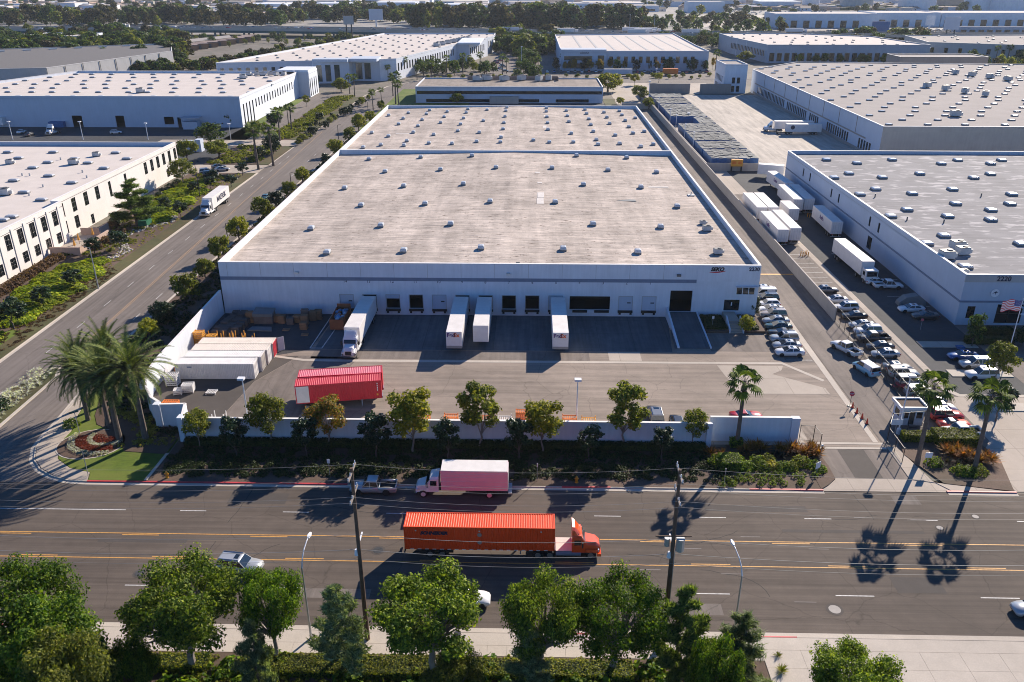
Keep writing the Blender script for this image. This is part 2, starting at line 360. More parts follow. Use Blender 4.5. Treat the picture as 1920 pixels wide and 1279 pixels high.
# road paint
yl = MB()
for y in (70.3, 74.55):
    yl.poly(rect(-400, 400, y, y+.13), .02)
for k in range(-12, 14):
    x = k*14.6+3
    yl.poly(rect(x, x+4.2, 70.58, 70.71), .02); yl.poly(rect(x-5, x-.8, 74.27, 74.40), .02)
tag_ = yl.build('yellow_line', 'yellow_line', road)
for k in range(-9, 9):
    for y, x in ((66.0, k*14.63+2.2), (78.9, k*12.2-4.4)):
        o = MB().poly(rect(x, x+(3.1 if y > 70 else 3.9), y, y+.12), .02).build('lane_dash', 'white_line', road)
MB().poly(rect(-78, -47.5, 78.9, 79.03), .0215).build('lane_line', 'white_line', road)
for x, y in ((17, 73.2), (24, 75.4), (31, 73.4), (38, 79.2), (44, 78.9), (35, 70), (12, 69.6), (27, 65), (20.5, 69.1)):
    MB().poly(rect(x, x+2.2, y, y+.1), .0205).build('worn_line', 'worn_line', road)
for x, y, w, h, m_ in ((-36, 80.5, 7, 2.2, 'asphalt_patch'), (10.5, 63, 9, 1.6, 'asphalt_side'), (21, 80.2, 12, 1.2, 'asphalt_patch'), (38, 66.6, 5, 2.4, 'asphalt_patch'), (-24, 64.6, 8, 1.4, 'asphalt_side'), (29, 76.4, 16, .5, 'asphalt_patch'), (-48, 73, 10, .6, 'asphalt_patch'), (44, 82, 3, 1.8, 'asphalt_side')):
    MB().poly(rect(x, x+w, y, y+h), .0155).build('road_patch', m_, road)
rs = random.Random(14)
for k in range(16):     # wandering crack sealant
    b = MB(); x = rs.uniform(-44, 44); y = rs.uniform(62, 83); a = rs.choice((0, 0, 1.57))+rs.uniform(-.2, .2); pp = [(x, y)]
    for q in range(rs.randrange(5, 14)): a += rs.uniform(-.3, .3); pp.append((pp[-1][0]+cos(a)*.9, min(83.8, max(61, pp[-1][1]+sin(a)*.9))))
    for (xa, ya), (xb, yb_) in zip(pp, pp[1:]):
        d = Vector((xb-xa, yb_-ya)); n_ = Vector((-d.y, d.x)).normalized()*.03 if d.length > .01 else Vector((0, .03)); b.poly([(xa-n_.x, ya-n_.y), (xb-n_.x, yb_-n_.y), (xb+n_.x, yb_+n_.y), (xa+n_.x, ya+n_.y)], .0175)
    b.build('crack_seal', 'rubber', road)
for px, py in ((709, 1032), (262, 1075), (1829, 969), (1762, 990), (1430, 1228), (1565, 1143)):
    x, y = G(px, py); r = {709: .55, 262: .5, 1565: .6}.get(px, .36)
    m_ = MB().poly([(x+r*1.45*cos(a*pi/8), y+r*1.45*sin(a*pi/8)) for a in range(16)], .022).build('manhole_collar', 'asphalt_patch', road)
    m_ = MB().poly([(x+r*cos(a*pi/8), y+r*sin(a*pi/8)) for a in range(16)], .023, .035).build('manhole_cover', 'manhole_light' if px in (1565, 1762, 1829) else 'asphalt_dark', road)
sy = MB()
sy.poly([(-76.0, 117), (-75.8, 117), (-79.0, 212), (-83.0, 330), (-83.2, 330), (-79.2, 212)], .024)
sy.build('yellow_line', 'yellow_faint', side)
sy = MB(); sy.poly([(-75.6, 117), (-75.45, 117), (-78.6, 212), (-78.75, 212)], .024); sy.build('yellow_line', 'yellow_faint', side)
for k in range(16):
    y = 122+k*10.5; x = -80.6-(y-117)*.018
    MB().poly([(x, y), (x+.12, y), (x+.06, y+3), (x-.06, y+3)], .024).build('lane_dash', 'white_line', side)
    MB().poly([(x+8.4, y+4), (x+8.52, y+4), (x+8.46, y+7), (x+8.34, y+7)], .024).build('lane_dash', 'white_line', side)
# median
slab('median', [(-75.6, 117.6), (-73.9, 113.5), (-73.7, 97), (-76.5, 93), (-81, 93.5), (-80.3, 106)], 0, .15, 'kerb_stone')
slab('median_planting', [(-75.8, 116.4), (-74.3, 113), (-74.2, 97.5), (-76.8, 93.8), (-80.5, 94.2), (-79.8, 106)], .15, .19, 'dry_grass')
# west verge
slab('verge_mulch', rect(-107.6, -86.66, 96, 256), 0, .13, 'mulch_red')
slab('verge_grass', [(-89.9, 96), (-86.7, 96), (-86.7, 255.8), (-89.9, 255.8)], .13, .16, 'dry_grass')
slab('front_lawn', [(-97, 96), (-89.9, 96), (-89.9, 131), (-92, 131), (-96, 120)], .13, .165, 'lawn')
slab('verge_mulch', rect(-108, -86.4, 268, 300), 0, .13, 'mulch_red'); slab('verge_grass', rect(-90, -86.5, 268, 299.8), .131, .16, 'dry_grass')
slab('verge_mulch', rect(-101, -86.2, 312, 430), 0, .13, 'mulch_red'); slab('verge_grass', rect(-91, -86.3, 312, 429), .131, .16, 'dry_grass')
slab('entry_drive', rect(-140, -86.4, 256, 268), 0, .03, 'concrete'); slab('entry_drive', rect(-140, -86.4, 300, 312), 0, .03, 'concrete')
sheet('car_park', rect(-300, -108, 255, 339), .012, 'asphalt_dark'); sheet('car_park', rect(-117.5, -101, 312, 440), .012, 'asphalt_side')
sheet('car_park', rect(-140, -87, 268, 300), .008, 'asphalt_side')
slab('wall_lawn', rect(-117.4, -113, 345, 420), 0, .1, 'lawn')
slab('east_verge', rect(-69.45, -57.6, 112, 332), 0, .13, 'mulch'); slab('east_verge', rect(-69.5, -57, 334, 460), 0, .13, 'lawn')
# corner island
slab('corner_pavement', [(-69.4, 118), (-68.4, 113), (-67.3, 108), (-66.4, 100), (-66.2, 96), (-65.7, 92.6), (-64.2, 89.5), (-62.2, 87.4), (-59.8, 85.9), (-57.3, 85.0), (-55, 84.8), (-55.6, 86.6), (-58.6, 87.5), (-61.3, 89.6), (-63.2, 93.2), (-63.3, 97), (-64.6, 101.2), (-66, 108), (-68.2, 117)], 0, .14, 'concrete')
slab('corner_lawn', [(-47.6, 84.85), (-54.9, 84.85), (-55.5, 86.6), (-58.5, 87.5), (-61.2, 89.6), (-63.1, 93.2), (-63.1, 96.8), (-64.5, 101.2), (-65.8, 108), (-68, 117), (-69.4, 119.5), (-57.5, 119.5), (-57, 106), (-52, 99), (-47.6, 95)], 0, .15, 'lawn')
slab('planting_bed', [(-62, 101), (-60.5, 98.5), (-57, 96.5), (-54.5, 93.4), (-53.5, 91.6), (-47.7, 91), (-47.7, 97), (-52, 99.5), (-57.2, 106.5), (-57.5, 119), (-66, 119), (-65, 110)], .15, .2, 'mulch')
slab('bed_edging', [(-47.72, 91.2), (-47.9, 84.9), (-47.5, 84.9), (-47.3, 91.2)], .15, .22, 'kerb_stone')
slab('street_bed', rect(-47.4, 36, 84.8, 87.6), 0, .12, 'mulch_red')
slab('street_bed', rect(-47.3, 26.5, 87.6, 94.4), 0, .14, 'mulch')
slab('entrance_bed', [(26.5, 87.6), (36, 87.6), (36, 84.85), (37.2, 85.8), (38.5, 87.2), (38.6, 90), (38.2, 95), (26.5, 95)], 0, .15, 'mulch_red')
# south side
pv = slab('pavement', rect(-400, 400, 58.45, 60.0), 0, .135, 'kerb_stone')
for k in range(-34, 48):
    x = k*1.83
    if x > 21:
        if k % 2 == 0: MB().poly(rect(x+.01, x+3.65, 56.25, 58.42), 0, .14).build('paving_slab', 'kerb_stone', pv); MB().poly(rect(x+.01, x+3.65, 52.6, 56.23), 0, .14).build('paving_slab', 'kerb_stone', pv); MB().poly(rect(x+6.01, x+9.65, 47, 52.58), 0, .14).build('paving_slab', 'kerb_stone', pv)
    else: MB().poly(rect(x+.01, x+1.82, 57.1, 58.42), 0, .138).build('paving_slab', 'kerb_stone', pv)
slab('south_bed', rect(-400, 21.9, 30, 57.05), 0, .12, 'mulch_red')
slab('south_bed', rect(21.9, 26.9, 30, 53.5), 0, .12, 'mulch_red')
# yard
sheet('yard', [(-57, 139.9), (-57, 106), (-52, 98), (-46, 95), (38.2, 95), (47.6, 95), (47.8, 139.9)], .012, 'asphalt_yard')
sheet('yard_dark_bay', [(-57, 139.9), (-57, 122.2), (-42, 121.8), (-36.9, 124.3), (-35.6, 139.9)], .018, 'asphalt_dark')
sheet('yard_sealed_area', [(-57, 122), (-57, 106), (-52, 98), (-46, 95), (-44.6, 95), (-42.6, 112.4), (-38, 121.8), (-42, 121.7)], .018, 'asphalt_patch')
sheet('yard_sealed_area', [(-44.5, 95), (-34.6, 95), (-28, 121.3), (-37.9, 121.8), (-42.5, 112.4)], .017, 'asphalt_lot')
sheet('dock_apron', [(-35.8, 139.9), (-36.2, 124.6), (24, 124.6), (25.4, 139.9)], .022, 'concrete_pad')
sheet('yard_strip', rect(-36, 10, 120.9, 124.4), .017, 'asphalt_lot')
sheet('yard_strip', rect(13.2, 18.5, 121, 124.4), .018, 'concrete')
sheet('yard_strip', rect(-14, 38, 95.2, 99.8), .02, 'concrete')
sheet('valley_gutter', [(-42, 121.2), (-37, 119.9), (-33, 119.7), (41, 120.2), (45.6, 114.2), (46.1, 114.7), (41.3, 120.9), (-33, 120.5), (-37, 120.6), (-42, 121.9)], .03, 'kerb_stone')
sheet('valley_gutter', [(47.8, 139), (47.3, 96.2), (46.6, 96.2), (46.6, 139)], .031, 'kerb_stone')
sheet('concrete_patch', [(30.4, 119.6), (31.8, 109.7), (45.4, 109.9), (45.3, 112), (38.5, 116.6), (40.3, 118), (41, 119.6)], .026, 'concrete')
sheet('parking_strip', [(30.6, 125), (41, 125), (41.8, 132), (42, 121), (46.6, 121), (46.6, 158), (41.8, 158), (41.8, 132.4), (30.6, 132.4)], .02, 'asphalt_lot')
sheet('driveway_drain', rect(38.6, 47.8, 95.6, 96.1), .034, 'kerb_stone'); sheet('driveway_drain', rect(38.6, 47.8, 94.4, 94.9), .034, 'kerb_stone')
sheet('driveway', [(38.6, 87.4), (38.4, 94.3), (47.8, 94.3), (47.8, 87.4)], .03, 'asphalt_lot')
sheet('driveway_patch', [(41.1, 87.5), (41.1, 94.2), (44.6, 94.2), (44.6, 87.5)], .036, 'asphalt_patch')
sheet('driveway_apron', [(35.6, 84.6), (52, 84.6), (50.2, 87.3), (38.6, 87.4), (36.6, 86)], .04, 'concrete')
sheet('aisle', rect(47.8, 55.4, 96, 392), .016, 'asphalt_lot')
sheet('aisle', rect(41.6, 47.8, 158, 392), .0165, 'asphalt_lot')
MB().poly(rect(42, 55.3, 163.4, 164.1), .024).build('orange_line', 'yellow_line', sheet('aisle_band', rect(42, 55.3, 163, 164.5), .02, 'asphalt_lot'))
sheet('east_lot', rect(55.5, 140, 96, 262), .014, 'asphalt_lot')
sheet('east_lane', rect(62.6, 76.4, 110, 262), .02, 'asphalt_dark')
sheet('lane_gutter', [(62.3, 200), (63.6, 200), (64.2, 112), (63.0, 112)], .028, 'concrete')
sheet('lane_gutter', [(64.3, 109.6), (140, 109.6), (140, 110.4), (64.3, 110.4)], .028, 'kerb_stone'); sheet('lane_gutter', [(62.9, 112), (64.3, 109.6), (64.9, 110.4), (64.1, 112)], .029, 'kerb_stone')
sheet('east_drive', [(59.6, 84.9), (120, 84.9), (120, 109.5), (62.5, 109.5), (62.5, 97), (60.3, 94)], .022, 'concrete')
slab('east_bed', [(51.6, 86.4), (59.4, 84.9), (61.4, 92), (60.5, 97.6), (50.4, 98), (49.4, 93)], 0, .15, 'mulch_red')
slab('east_pavement', [(47.8, 87.3), (51.5, 86.4), (58.5, 84.9), (52, 84.7), (50.4, 87), (49.2, 95), (47.9, 95)], 0, .1, 'concrete')
mark = MB()
for k in range(9): mark.poly(rect(57, 62, 153+k*3, 153.12+k*3), .034)
for k in range(6): mark.poly(rect(58.3, 61.8, 113+k*6.3, 113.12+k*6.3), .034)
for k in range(4): mark.poly(rect(70, 76, 146+k*5, 146.12+k*5), .034)
struct(mark.build('bay_lines', 'white_line'))
mark = MB()
for k in range(12): mark.poly(rect(42.2, 46.4, 121.8+k*2.75, 121.92+k*2.75), .026)
mark.poly([(-36.6, 139.5), (-36.4, 139.5), (-36.9, 124.8), (-37.1, 124.8)], .03); mark.poly([(-34.2, 139.5), (-34, 139.5), (-34.9, 124.8), (-35.1, 124.8)], .03); mark.poly([(-37.1, 124.8), (-34.9, 124.8), (-34.9, 125), (-37.1, 125)], .031)
struct(mark.build('bay_lines', 'white_line'))
sheet('concrete_yard', rect(74.2, 116, 245, 440), .02, 'concrete_bright'); sheet('concrete_yard', rect(55.5, 74.2, 232, 440), .016, 'concrete')
sheet('car_park', rect(36, 100, 445, 490), .012, 'concrete'); sheet('car_park', rect(-60, 118, 509, 552), .012, 'asphalt_side')
sheet('car_park', rect(-28, 18, 552, 820), .012, 'asphalt_lot')
slab('rear_lawn', rect(-57, -30, 396, 409), 0, .12, 'lawn'); slab('rear_lawn', [(35.5, 396), (40, 396), (42, 425), (35.5, 425)], 0, .12, 'dry_grass')
sheet('rear_yard', rect(-57, 41.5, 333, 409), .013, 'asphalt_dark'); sheet('rear_drive', rect(41.5, 56, 392, 492), .013, 'concrete')

# ================= BUILDINGS =================
WT = {}
def window_mesh(w, h, nx, nz, frame, glass, fd=.06):
    k = (round(w, 2), round(h, 2), nx, nz, frame, glass)
    if k in WT: return WT[k]
    f = MB(); f.box(0, w, .16, .18, 0, h, 1)
    for i in range(nx+1):
        x = i*w/nx; f.box(max(0, x-fd/2), min(w, x+fd/2), .06, .155, 0, h, 0)
    for i in range(nz+1):
        z = i*h/nz; f.box(fd/2, w-fd/2, .07, .145, max(0, z-fd/2), min(h, z+fd/2), 0)
    WT[k] = f.mesh('window', [frame, glass]); return WT[k]
def facade(root, p0, ang, L, z0, z1, holes, thick, mat, name='wall', windows=None):
    """wall from p0 running along angle ang (outward side is to the right of travel); holes (u0,u1,za,zb)"""
    b = MB(); us = sorted({.003, L-.003, *[h[0] for h in holes], *[h[1] for h in holes]})
    for a, c in zip(us, us[1:]):
        if c-a < 1e-4: continue
        hs = sorted([(h[2], h[3]) for h in holes if h[0] < (a+c)/2 < h[1]]); z = z0
        for za, zb in hs:
            if za > z+1e-4: b.box(a, c, 0, thick, z, za)
            z = zb
        if z < z1: b.box(a, c, 0, thick, z, z1)
    w = b.build(name, mat, root, loc=(p0[0], p0[1], 0), rz=ang)
    if windows:
        for h in (holes if windows.get('only') is None else holes[:windows['only']]):
            nx = windows.get('nx', 2); nz = windows.get('nz', 3)
            if callable(nz): nz = nz(h)
            me = window_mesh(h[1]-h[0], h[3]-h[2], nx, nz, windows.get('frame', 'dark_metal'), windows.get('glass', 'glass_dark'), windows.get('fd', .06))
            put('window', me, root, (p0[0]+cos(ang)*h[0], p0[1]+sin(ang)*h[0], h[2]), ang)
    return w
def skylight_mesh(w, d, h, dome=True):
    b = MB(); b.box(-w/2, w/2, -d/2, d/2, 0, .35, 1); R_ = []
    for s_, z in ((1.0, .35), (.97, .35+h*.45), (.8, .35+h*.85), (.45, .35+h)):
        R_.append([(-w/2*s_*.98, -d/2*s_*.98, z), (w/2*s_*.98, -d/2*s_*.98, z), (w/2*s_*.98, d/2*s_*.98, z), (-w/2*s_*.98, d/2*s_*.98, z)])
    b.loft(R_, 0); return b.mesh('skylight', ['skylight', 'skylight_side'], False)
def ring(root, pts, z0, z1, th, mat, name='parapet', cope=True):
    """closed parapet; pts counter-clockwise"""
    n = len(pts); b = MB()
    for i in range(n):
        a = Vector(pts[i]); c = Vector(pts[(i+1) % n]); d = (c-a).normalized(); nn = Vector((-d.y, d.x))
        q = [a+d*th, c, c+nn*th, a+d*th+nn*th]
        b.poly([tuple(v) for v in q], z0, z1)
    o = b.build(name, mat, root)
    if cope:
        b = MB()
        for i in range(n):
            a = Vector(pts[i]); c = Vector(pts[(i+1) % n]); d = (c-a).normalized(); nn = Vector((-d.y, d.x))
            q = [a+d*(th+.06)-nn*.05, c+d*.05-nn*.05, c+d*.05+nn*(th+.06), a+d*(th+.06)+nn*(th+.06)]
            b.poly([tuple(v) for v in q], z1+.002, z1+.09)
        b.build('coping', 'coping', root)
    return o
SKW = skylight_mesh(1.25, 1.5, .55); SKB = skylight_mesh(1.3, 2.5, .35); SKG = skylight_mesh(2.1, 2.1, .35); SKF = skylight_mesh(2.2, 1.2, .2); SKD = skylight_mesh(1.7, 1.7, .3); SKD.materials[0] = MATS['skylight_grey']; SKE = SKB.copy(); SKE.materials[0] = MATS['skylight_grey']
SKH = skylight_mesh(2.5, 1.4, .3)
HV = MB().box(-1, 1, -.8, .8, .25, 1.35).box(-.95, .95, -.75, .75, 1.35, 1.45, 1).box(-1.1, 1.1, -.1, .1, 0, .25, 1)
HV.tube((.4, 0, 1.45), (.4, 0, 1.6), .45, .45, 10, 1); HV.box(1.0, 1.6, -.4, .4, .3, 1.0); HVM = HV.mesh('rooftop_unit', ['hvac', 'hvac_dark'])

# --- main warehouse ---
W = thing('warehouse', 'long two-section warehouse with sun-bleached felt roof and white loading dock wall', 'warehouse', (0, 0, 0))
X0, X1, Y0, YM, Y1 = -56.6, 41.5, 140., 242.4, 332.2
ztop_door = ZAT(953, 554.6, 140); SILL = 1.25
DP = 4.273; D12 = -25.1
def dx(n): return D12+(12-n)*DP
holes = []; dw = 1.22
for n_ in range(1, 15):
    if n_ in (3, 4): continue
    holes.append((dx(n_)-dw-X0, dx(n_)+dw-X0, SILL, ztop_door))
holes.append((7.4-X0, 14.8-X0, SILL, ztop_door))
rz_top = ZAT(1268, 545, 140)
holes.append((25.7-X0, 29.7-X0, 1.0, rz_top))
ox0 = XAT(1337.5, 572, 1.5)*140/G(1337.5, 572, 1.5)[1]; zo = ZAT(1350, 562, 140)
holes.append((35.6-X0, 38.4-X0, 1.3, zo))
wz0, wz1 = ZAT(1394, 553, 140), ZAT(1394, 538.5, 140)
holes.append((37.6-X0, 40.9-X0, wz0, wz1))
facade(W, (X0, Y0), 0, X1-X0, 0, 10, holes, .35, 'wall_white', 'front_wall')
f = MB()
f.box(X0, X0+.35, Y0+.352, Y1, 0, 10); f.build('side_wall', 'wall_white', W)
MB().box(X1-.35, X1, Y0+.352, Y1, 0, 10).build('side_wall', 'wall_white', W)
MB().box(X0+.352, X1-.352, Y1-.35, Y1, 0, 10).build('rear_wall', 'wall_white', W)
MB().box(X0+.352, X1-.352, YM-.3, YM+.3, 0, 10.15).build('fire_wall', 'wall_white', W)
for a in ((X0, X1, Y0-.05, Y0+.42), (X0+.352, X1-.352, YM-.36, YM+.36)): MB().box(a[0]+.01, a[1]-.01, a[2], a[3], 10.003 if a[2] < 200 else 10.153, 10.09 if a[2] < 200 else 10.24).build('coping', 'coping', W)
for a in ((X0-.05, X0+.42), (X1-.42, X1+.05)): MB().box(a[0], a[1], Y0+.43, Y1+.05, 10.003, 10.09).build('coping', 'coping', W)
MB().box(X0+.43, X1-.43, Y1-.42, Y1+.05, 10.003, 10.09).build('coping', 'coping', W)
RX = -5.0
def rooft(y0, y1, ze, zr):
    b = MB(); b.add([(X0+.3, y0, ze), (RX, y0, zr), (RX, y1, zr), (X0+.3, y1, ze)], [(0, 1, 2, 3)]); b.add([(RX, y0, zr), (X1-.3, y0, ze), (X1-.3, y1, ze), (RX, y1, zr)], [(0, 1, 2, 3)])
    return b.build('roof', 'roof_felt', W)
rooft(Y0+.3, YM-.25, 8.85, 9.75); rooft(YM+.25, Y1-.3, 8.85, 9.85)
def zroof(x): return 8.85+.9*(1-abs(x-RX)/(46.5 if x > RX else 51.3))
sk1 = [(613, 470), (757, 469), (902, 466), (583, 424), (714, 421), (845, 420), (677, 382), (797, 381), (919, 379), (646, 349), (757, 347), (869, 345), (722, 319), (826, 317), (930, 315), (692, 295), (789, 293), (885, 292), (1056, 467), (1196, 470), (1112, 419), (1239, 422), (1041, 379), (1270, 383), (1094, 345), (1202, 348), (1035, 315), (1140, 317), (1231, 319), (1081, 291), (1175, 293)]
sk2 = [(995, 133), (1143, 117), (1303, 100), (1435, 113), (1590, 97), (1733, 105), (1882, 90), (1105, 158), (1278, 128), (1247, 170), (1412, 152), (1577, 123), (1557, 165), (1875, 115), (1868, 158), (1070, 200), (1215, 217), (1385, 195), (1535, 210), (1705, 187), (1860, 205), (868, 262), (993, 290), (1180, 265), (1333, 285), (1515, 260), (1675, 275), (1853, 252), (803, 372), (937, 355), (1110, 362), (1132, 328), (1297, 348), (1470, 355), (1655, 343), (1833, 350), (1838, 315)]
sk3 = [(257, 92), (257, 117), (407, 108), (547, 97), (560, 127), (690, 115), (805, 102), (825, 132), (925, 152), (262, 158), (415, 147), (577, 167), (712, 152), (850, 173), (267, 203), (427, 190), (592, 210), (733, 198), (877, 220), (270, 253), (445, 278), (610, 260), (775, 285), (908, 267), (993, 252), (160, 335), (280, 348), (460, 343), (633, 322), (645, 357), (808, 348), (967, 367), (1060, 347)]
for px, py in sk1+[(480+a/4, 180+b_/4) for a, b_ in sk2]+[(960+a/4, 180+b_/4) for a, b_ in sk3]:
    x, y = G(px, py, 9.8); put('skylight', SKW, W, (x, y, zroof(x)-.02), random.uniform(-.04, .04))
for px, py, s in ((1325, 427, .8), (1318, 415, .6), (1346, 470, .75)):
    x, y = G(px, py, 9.6); put('rooftop_unit', HVM, W, (x, y, zroof(x)), .1, s)
x, y = G(1296, 362, 9.5); MB().tube((x, y, 8.9), (x, y, 9.8), .12).box(x-.8, x+.8, y-.8, y+.8, 9.0, 9.12).build('vent_pipe', 'hvac', W)
for px, py, w, h in ((1014, 366, 1.6, 5), (1013, 377, 1.6, 5.5), (1016, 238, 3, 4), (1018, 217, 4, 2.5), (1008, 324, 1.2, 1.3), (1235, 347, 5, 1.1), (756, 248, 5, .8), (900, 263, 6, .9), (1012, 343, 1.2, 1.)):
    x, y = G(px, py, 9.6); MB().poly(rect(x-w/2, x+w/2, y-h/2, y+h/2), zroof(x)+.05, zroof(x)+.07).build('roof_patch', 'patch_white', W)
x, y = G(1180, 376, 9.3); MB().poly([(x-3, y), (x+1.6, y-.8), (x+1.4, y+.9), (x, y+1.1)], zroof(x)+.05, zroof(x)+.09).build('dark_patch', 'tarp', W)  # irregular dark grey patch just above the roof felt
x = XAT(971, 491, 10); MB().box(x-.35, x+.35, Y0+.5, Y0+1.1, 9.6, 10.1).build('scupper', 'black', W); MB().box(x-.06, x+.06, Y0-.14, Y0-.02, 7.5, 9.9).build('downpipe', 'wall_white', W)
zs = ZAT(860, 524.5, 140)
MB().box(X0+.02, 30.2, Y0-.05, Y0-.002, zs-.32, zs+.32).build('wall_stripe', 'stripe_blue', W)
MB().box(30.21, X1, Y0-.09, Y0-.002, 7.0, 9.99).build('wall_band', 'wall_white', W)
for k in range(16):   # tilt-up panel joints
    x = X0+1.5+k*6.1
    if x < 30: MB().box(x-.03, x+.03, Y0-.012, Y0+.0, zs+.34, 9.98).build('panel_joint', 'wall_grey', W)
for n_ in range(1, 15):
    x = dx(n_); zz = ztop_door+2.6
    text(str(n_), .75, 'navy', (x, Y0-.03, zz), 0, W, 'door_number')
    if n_ in (3, 4): continue
    if n_ in (1, 2, 10, 14, 5):
        d_ = MB().box(x-dw, x+dw, Y0+.12, Y0+.2, SILL, ztop_door).build('dock_door', 'wall_bluewhite', W)
        if n_ != 5: MB().box(x+.3, x+.95, Y0+.08, Y0+.118, 2.55, 2.75).build('door_window', 'black', d_)
    elif n_ in (12,): MB().box(x-dw, x+dw, Y0+.12, Y0+.2, ztop_door-.75, ztop_door).build('dock_door', 'wall_bluewhite', W)
    f = MB(); f.box(x-dw-.1, x-dw, Y0-.06, Y0-.002, SILL, ztop_door+.1).box(x+dw, x+dw+.1, Y0-.06, Y0-.002, SILL, ztop_door+.1).box(x-dw, x+dw, Y0-.06, Y0-.002, ztop_door, ztop_door+.1)
    f.build('door_frame', 'wall_grey', W)
    MB().box(x-1.35, x+1.35, Y0-.35, Y0-.01, SILL-.42, SILL-.02).box(x-1.2, x-.8, Y0-.42, Y0-.352, .5, SILL).box(x+.8, x+1.2, Y0-.42, Y0-.352, .5, SILL).build('dock_bumper', 'black', W)
for x in (9.3, 13.3): MB().box(x-1.35, x+1.35, Y0-.35, Y0-.01, SILL-.42, SILL-.02).build('dock_bumper', 'black', W)
text('2230', .95, 'navy', (40.3, Y0-.12, 9.35), 0, W, 'address_number', bold=.03)
text('SEKO', .95, 'black', (33.7, Y0-.12, 9.3), 0, W, 'sign_letters', shear=.25, bold=.05)
b = MB(); pts = []
for i in range(13):
    u = i/12; pts.append((32.3+u*3.0, 8.75-.22*sin(pi*u)+.25*u))
for i in range(12, -1, -1):
    u = i/12; pts.append((32.3+u*3.0, 8.82-.05*sin(pi*u)+.25*u))
b.add([(x, Y0-.12, z) for x, z in pts], [tuple(range(len(pts)))]); b.build('sign_swoosh', 'sign_red', W)
put('window', window_mesh(3.3, wz1-wz0, 3, 1, 'white_metal', 'glass_dark', .12), W, (37.6, Y0, wz0))
MB().box(37.4, 41.2, Y0-.4, Y0-.002, wz1+.05, wz1+.25).build('awning', 'wall_bluewhite', W)
MB().box(35.6, 38.4, Y0+.2, Y0+.25, 1.3, zo).build('entrance_door', 'glass_dark', W)
MB().box(36.9, 37.1, Y0+.12, Y0+.19, 2.2, 2.9).build('notice', 'sign_white', W)
for px, py in ((556, 514), (953, 517), (1271, 514)):
    x = XAT(px, py, 8); MB().box(x-.35, x+.35, Y0-.5, Y0-.06, 8, 8.35).build('wall_light', 'lamp_glass' if px < 1200 else 'hvac_dark', W)
MB().box(X0+.4, X1-.4, Y0+6, Y0+6.1, 0, 8.5).build('dark_backing', 'black', W)  # black panel added inside so the dock openings read dark
MB().box(X0+.4, X1-.4, Y0+.36, Y0+5.99, .9, .95).build('dock_floor', 'rubber', W)  # floor coloured near black, standing in for the unlit interior
# ramp and office steps
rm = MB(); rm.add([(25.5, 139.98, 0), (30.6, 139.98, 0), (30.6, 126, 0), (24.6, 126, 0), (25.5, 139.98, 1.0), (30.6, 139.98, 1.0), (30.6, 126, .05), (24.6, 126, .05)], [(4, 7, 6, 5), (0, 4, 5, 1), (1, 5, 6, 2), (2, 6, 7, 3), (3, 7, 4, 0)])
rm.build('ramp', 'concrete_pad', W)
MB().hexa([(25.1, 126, 0), (25.45, 126, 0), (25.45, 139.95, 0), (25.1, 139.95, 0), (25.1, 126, .3), (25.45, 126, .3), (25.45, 139.95, 2.0), (25.1, 139.95, 2.0)]).build('ramp_wall', 'wall_white', W)
MB().hexa([(30.62, 126, 0), (30.85, 126, 0), (30.85, 139.95, 0), (30.62, 139.95, 0), (30.62, 126, .25), (30.85, 126, .25), (30.85, 139.95, 1.2), (30.62, 139.95, 1.2)]).build('ramp_wall', 'wall_white', W)
slab('office_bed', [(31, 132.6), (35.2, 132.6), (35.2, 139.9), (31, 139.9)], 0, .45, 'mulch'); slab('office_bed', [(37.8, 132.6), (41.5, 132.6), (41.5, 139.9), (37.8, 139.9)], 0, .45, 'mulch')
for k in range(8): MB().box(35.4, 37.6, 132.8+k*.36, 133.16+k*.36+(4.2 if k == 7 else 0), 0, .15*(k+1)).build('step', 'concrete', W)
for x in (35.2, 37.6): MB().hexa([(x, 132.6, 0), (x+.2, 132.6, 0), (x+.2, 136, 0), (x, 136, 0), (x, 132.6, .8), (x+.2, 132.6, .8), (x+.2, 136, 2), (x, 136, 2)]).build('stair_wall', 'wall_white', W)

# --- generic flat-roofed building ---
def building(label, pts, h, wmat, rmat, par=1.0, th=.35, cat='warehouse', name='warehouse', walls=None, group=None, band=None):
    """pts counter-clockwise; walls: {edge index: dict(holes, windows)}"""
    r = thing(name, label, cat, (0, 0, 0), group=group); n = len(pts)
    for i in range(n):
        a = Vector(pts[i]); c = Vector(pts[(i+1) % n]); L = (c-a).length; ang = math.atan2(c.y-a.y, c.x-a.x)
        w = (walls or {}).get(i, {})
        facade(r, (a.x, a.y), ang, L, 0, h, w.get('holes', []), th, w.get('mat', wmat), 'wall', w.get('windows'))
    MB().poly(pts, h-par-.1, h-par).build('roof', rmat, r)
    b = MB()
    for i in range(n):
        a = Vector(pts[i]); c = Vector(pts[(i+1) % n]); d = (c-a).normalized(); nn = Vector((-d.y, d.x))
        b.poly([tuple(v) for v in (a-nn*.05, c-nn*.05, c+nn*(th+.05), a+nn*(th+.05))], h+.003*(i+1), h+.09+.003*(i+1))
    b.build('coping', 'coping', r)
    return r
def sky_grid(r, pts, me, x0, x1, y0, y1, nx, ny, z, stag=True, jit=.5):
    from mathutils.geometry import intersect_point_line
    for j in range(ny):
        for i in range(nx):
            x = x0+(x1-x0)*(i+(.5*(j % 2) if stag else 0))/max(1, nx-1); y = y0+(y1-y0)*j/max(1, ny-1)
            x += random.uniform(-jit, jit)
            ins = False; n = len(pts)
            for k in range(n):
                a, c = pts[k], pts[(k+1) % n]
                if (a[1] > y) != (c[1] > y) and x < (c[0]-a[0])*(y-a[1])/(c[1]-a[1])+a[0]: ins = not ins
            if ins: put('skylight', me, r, (x, y, z))
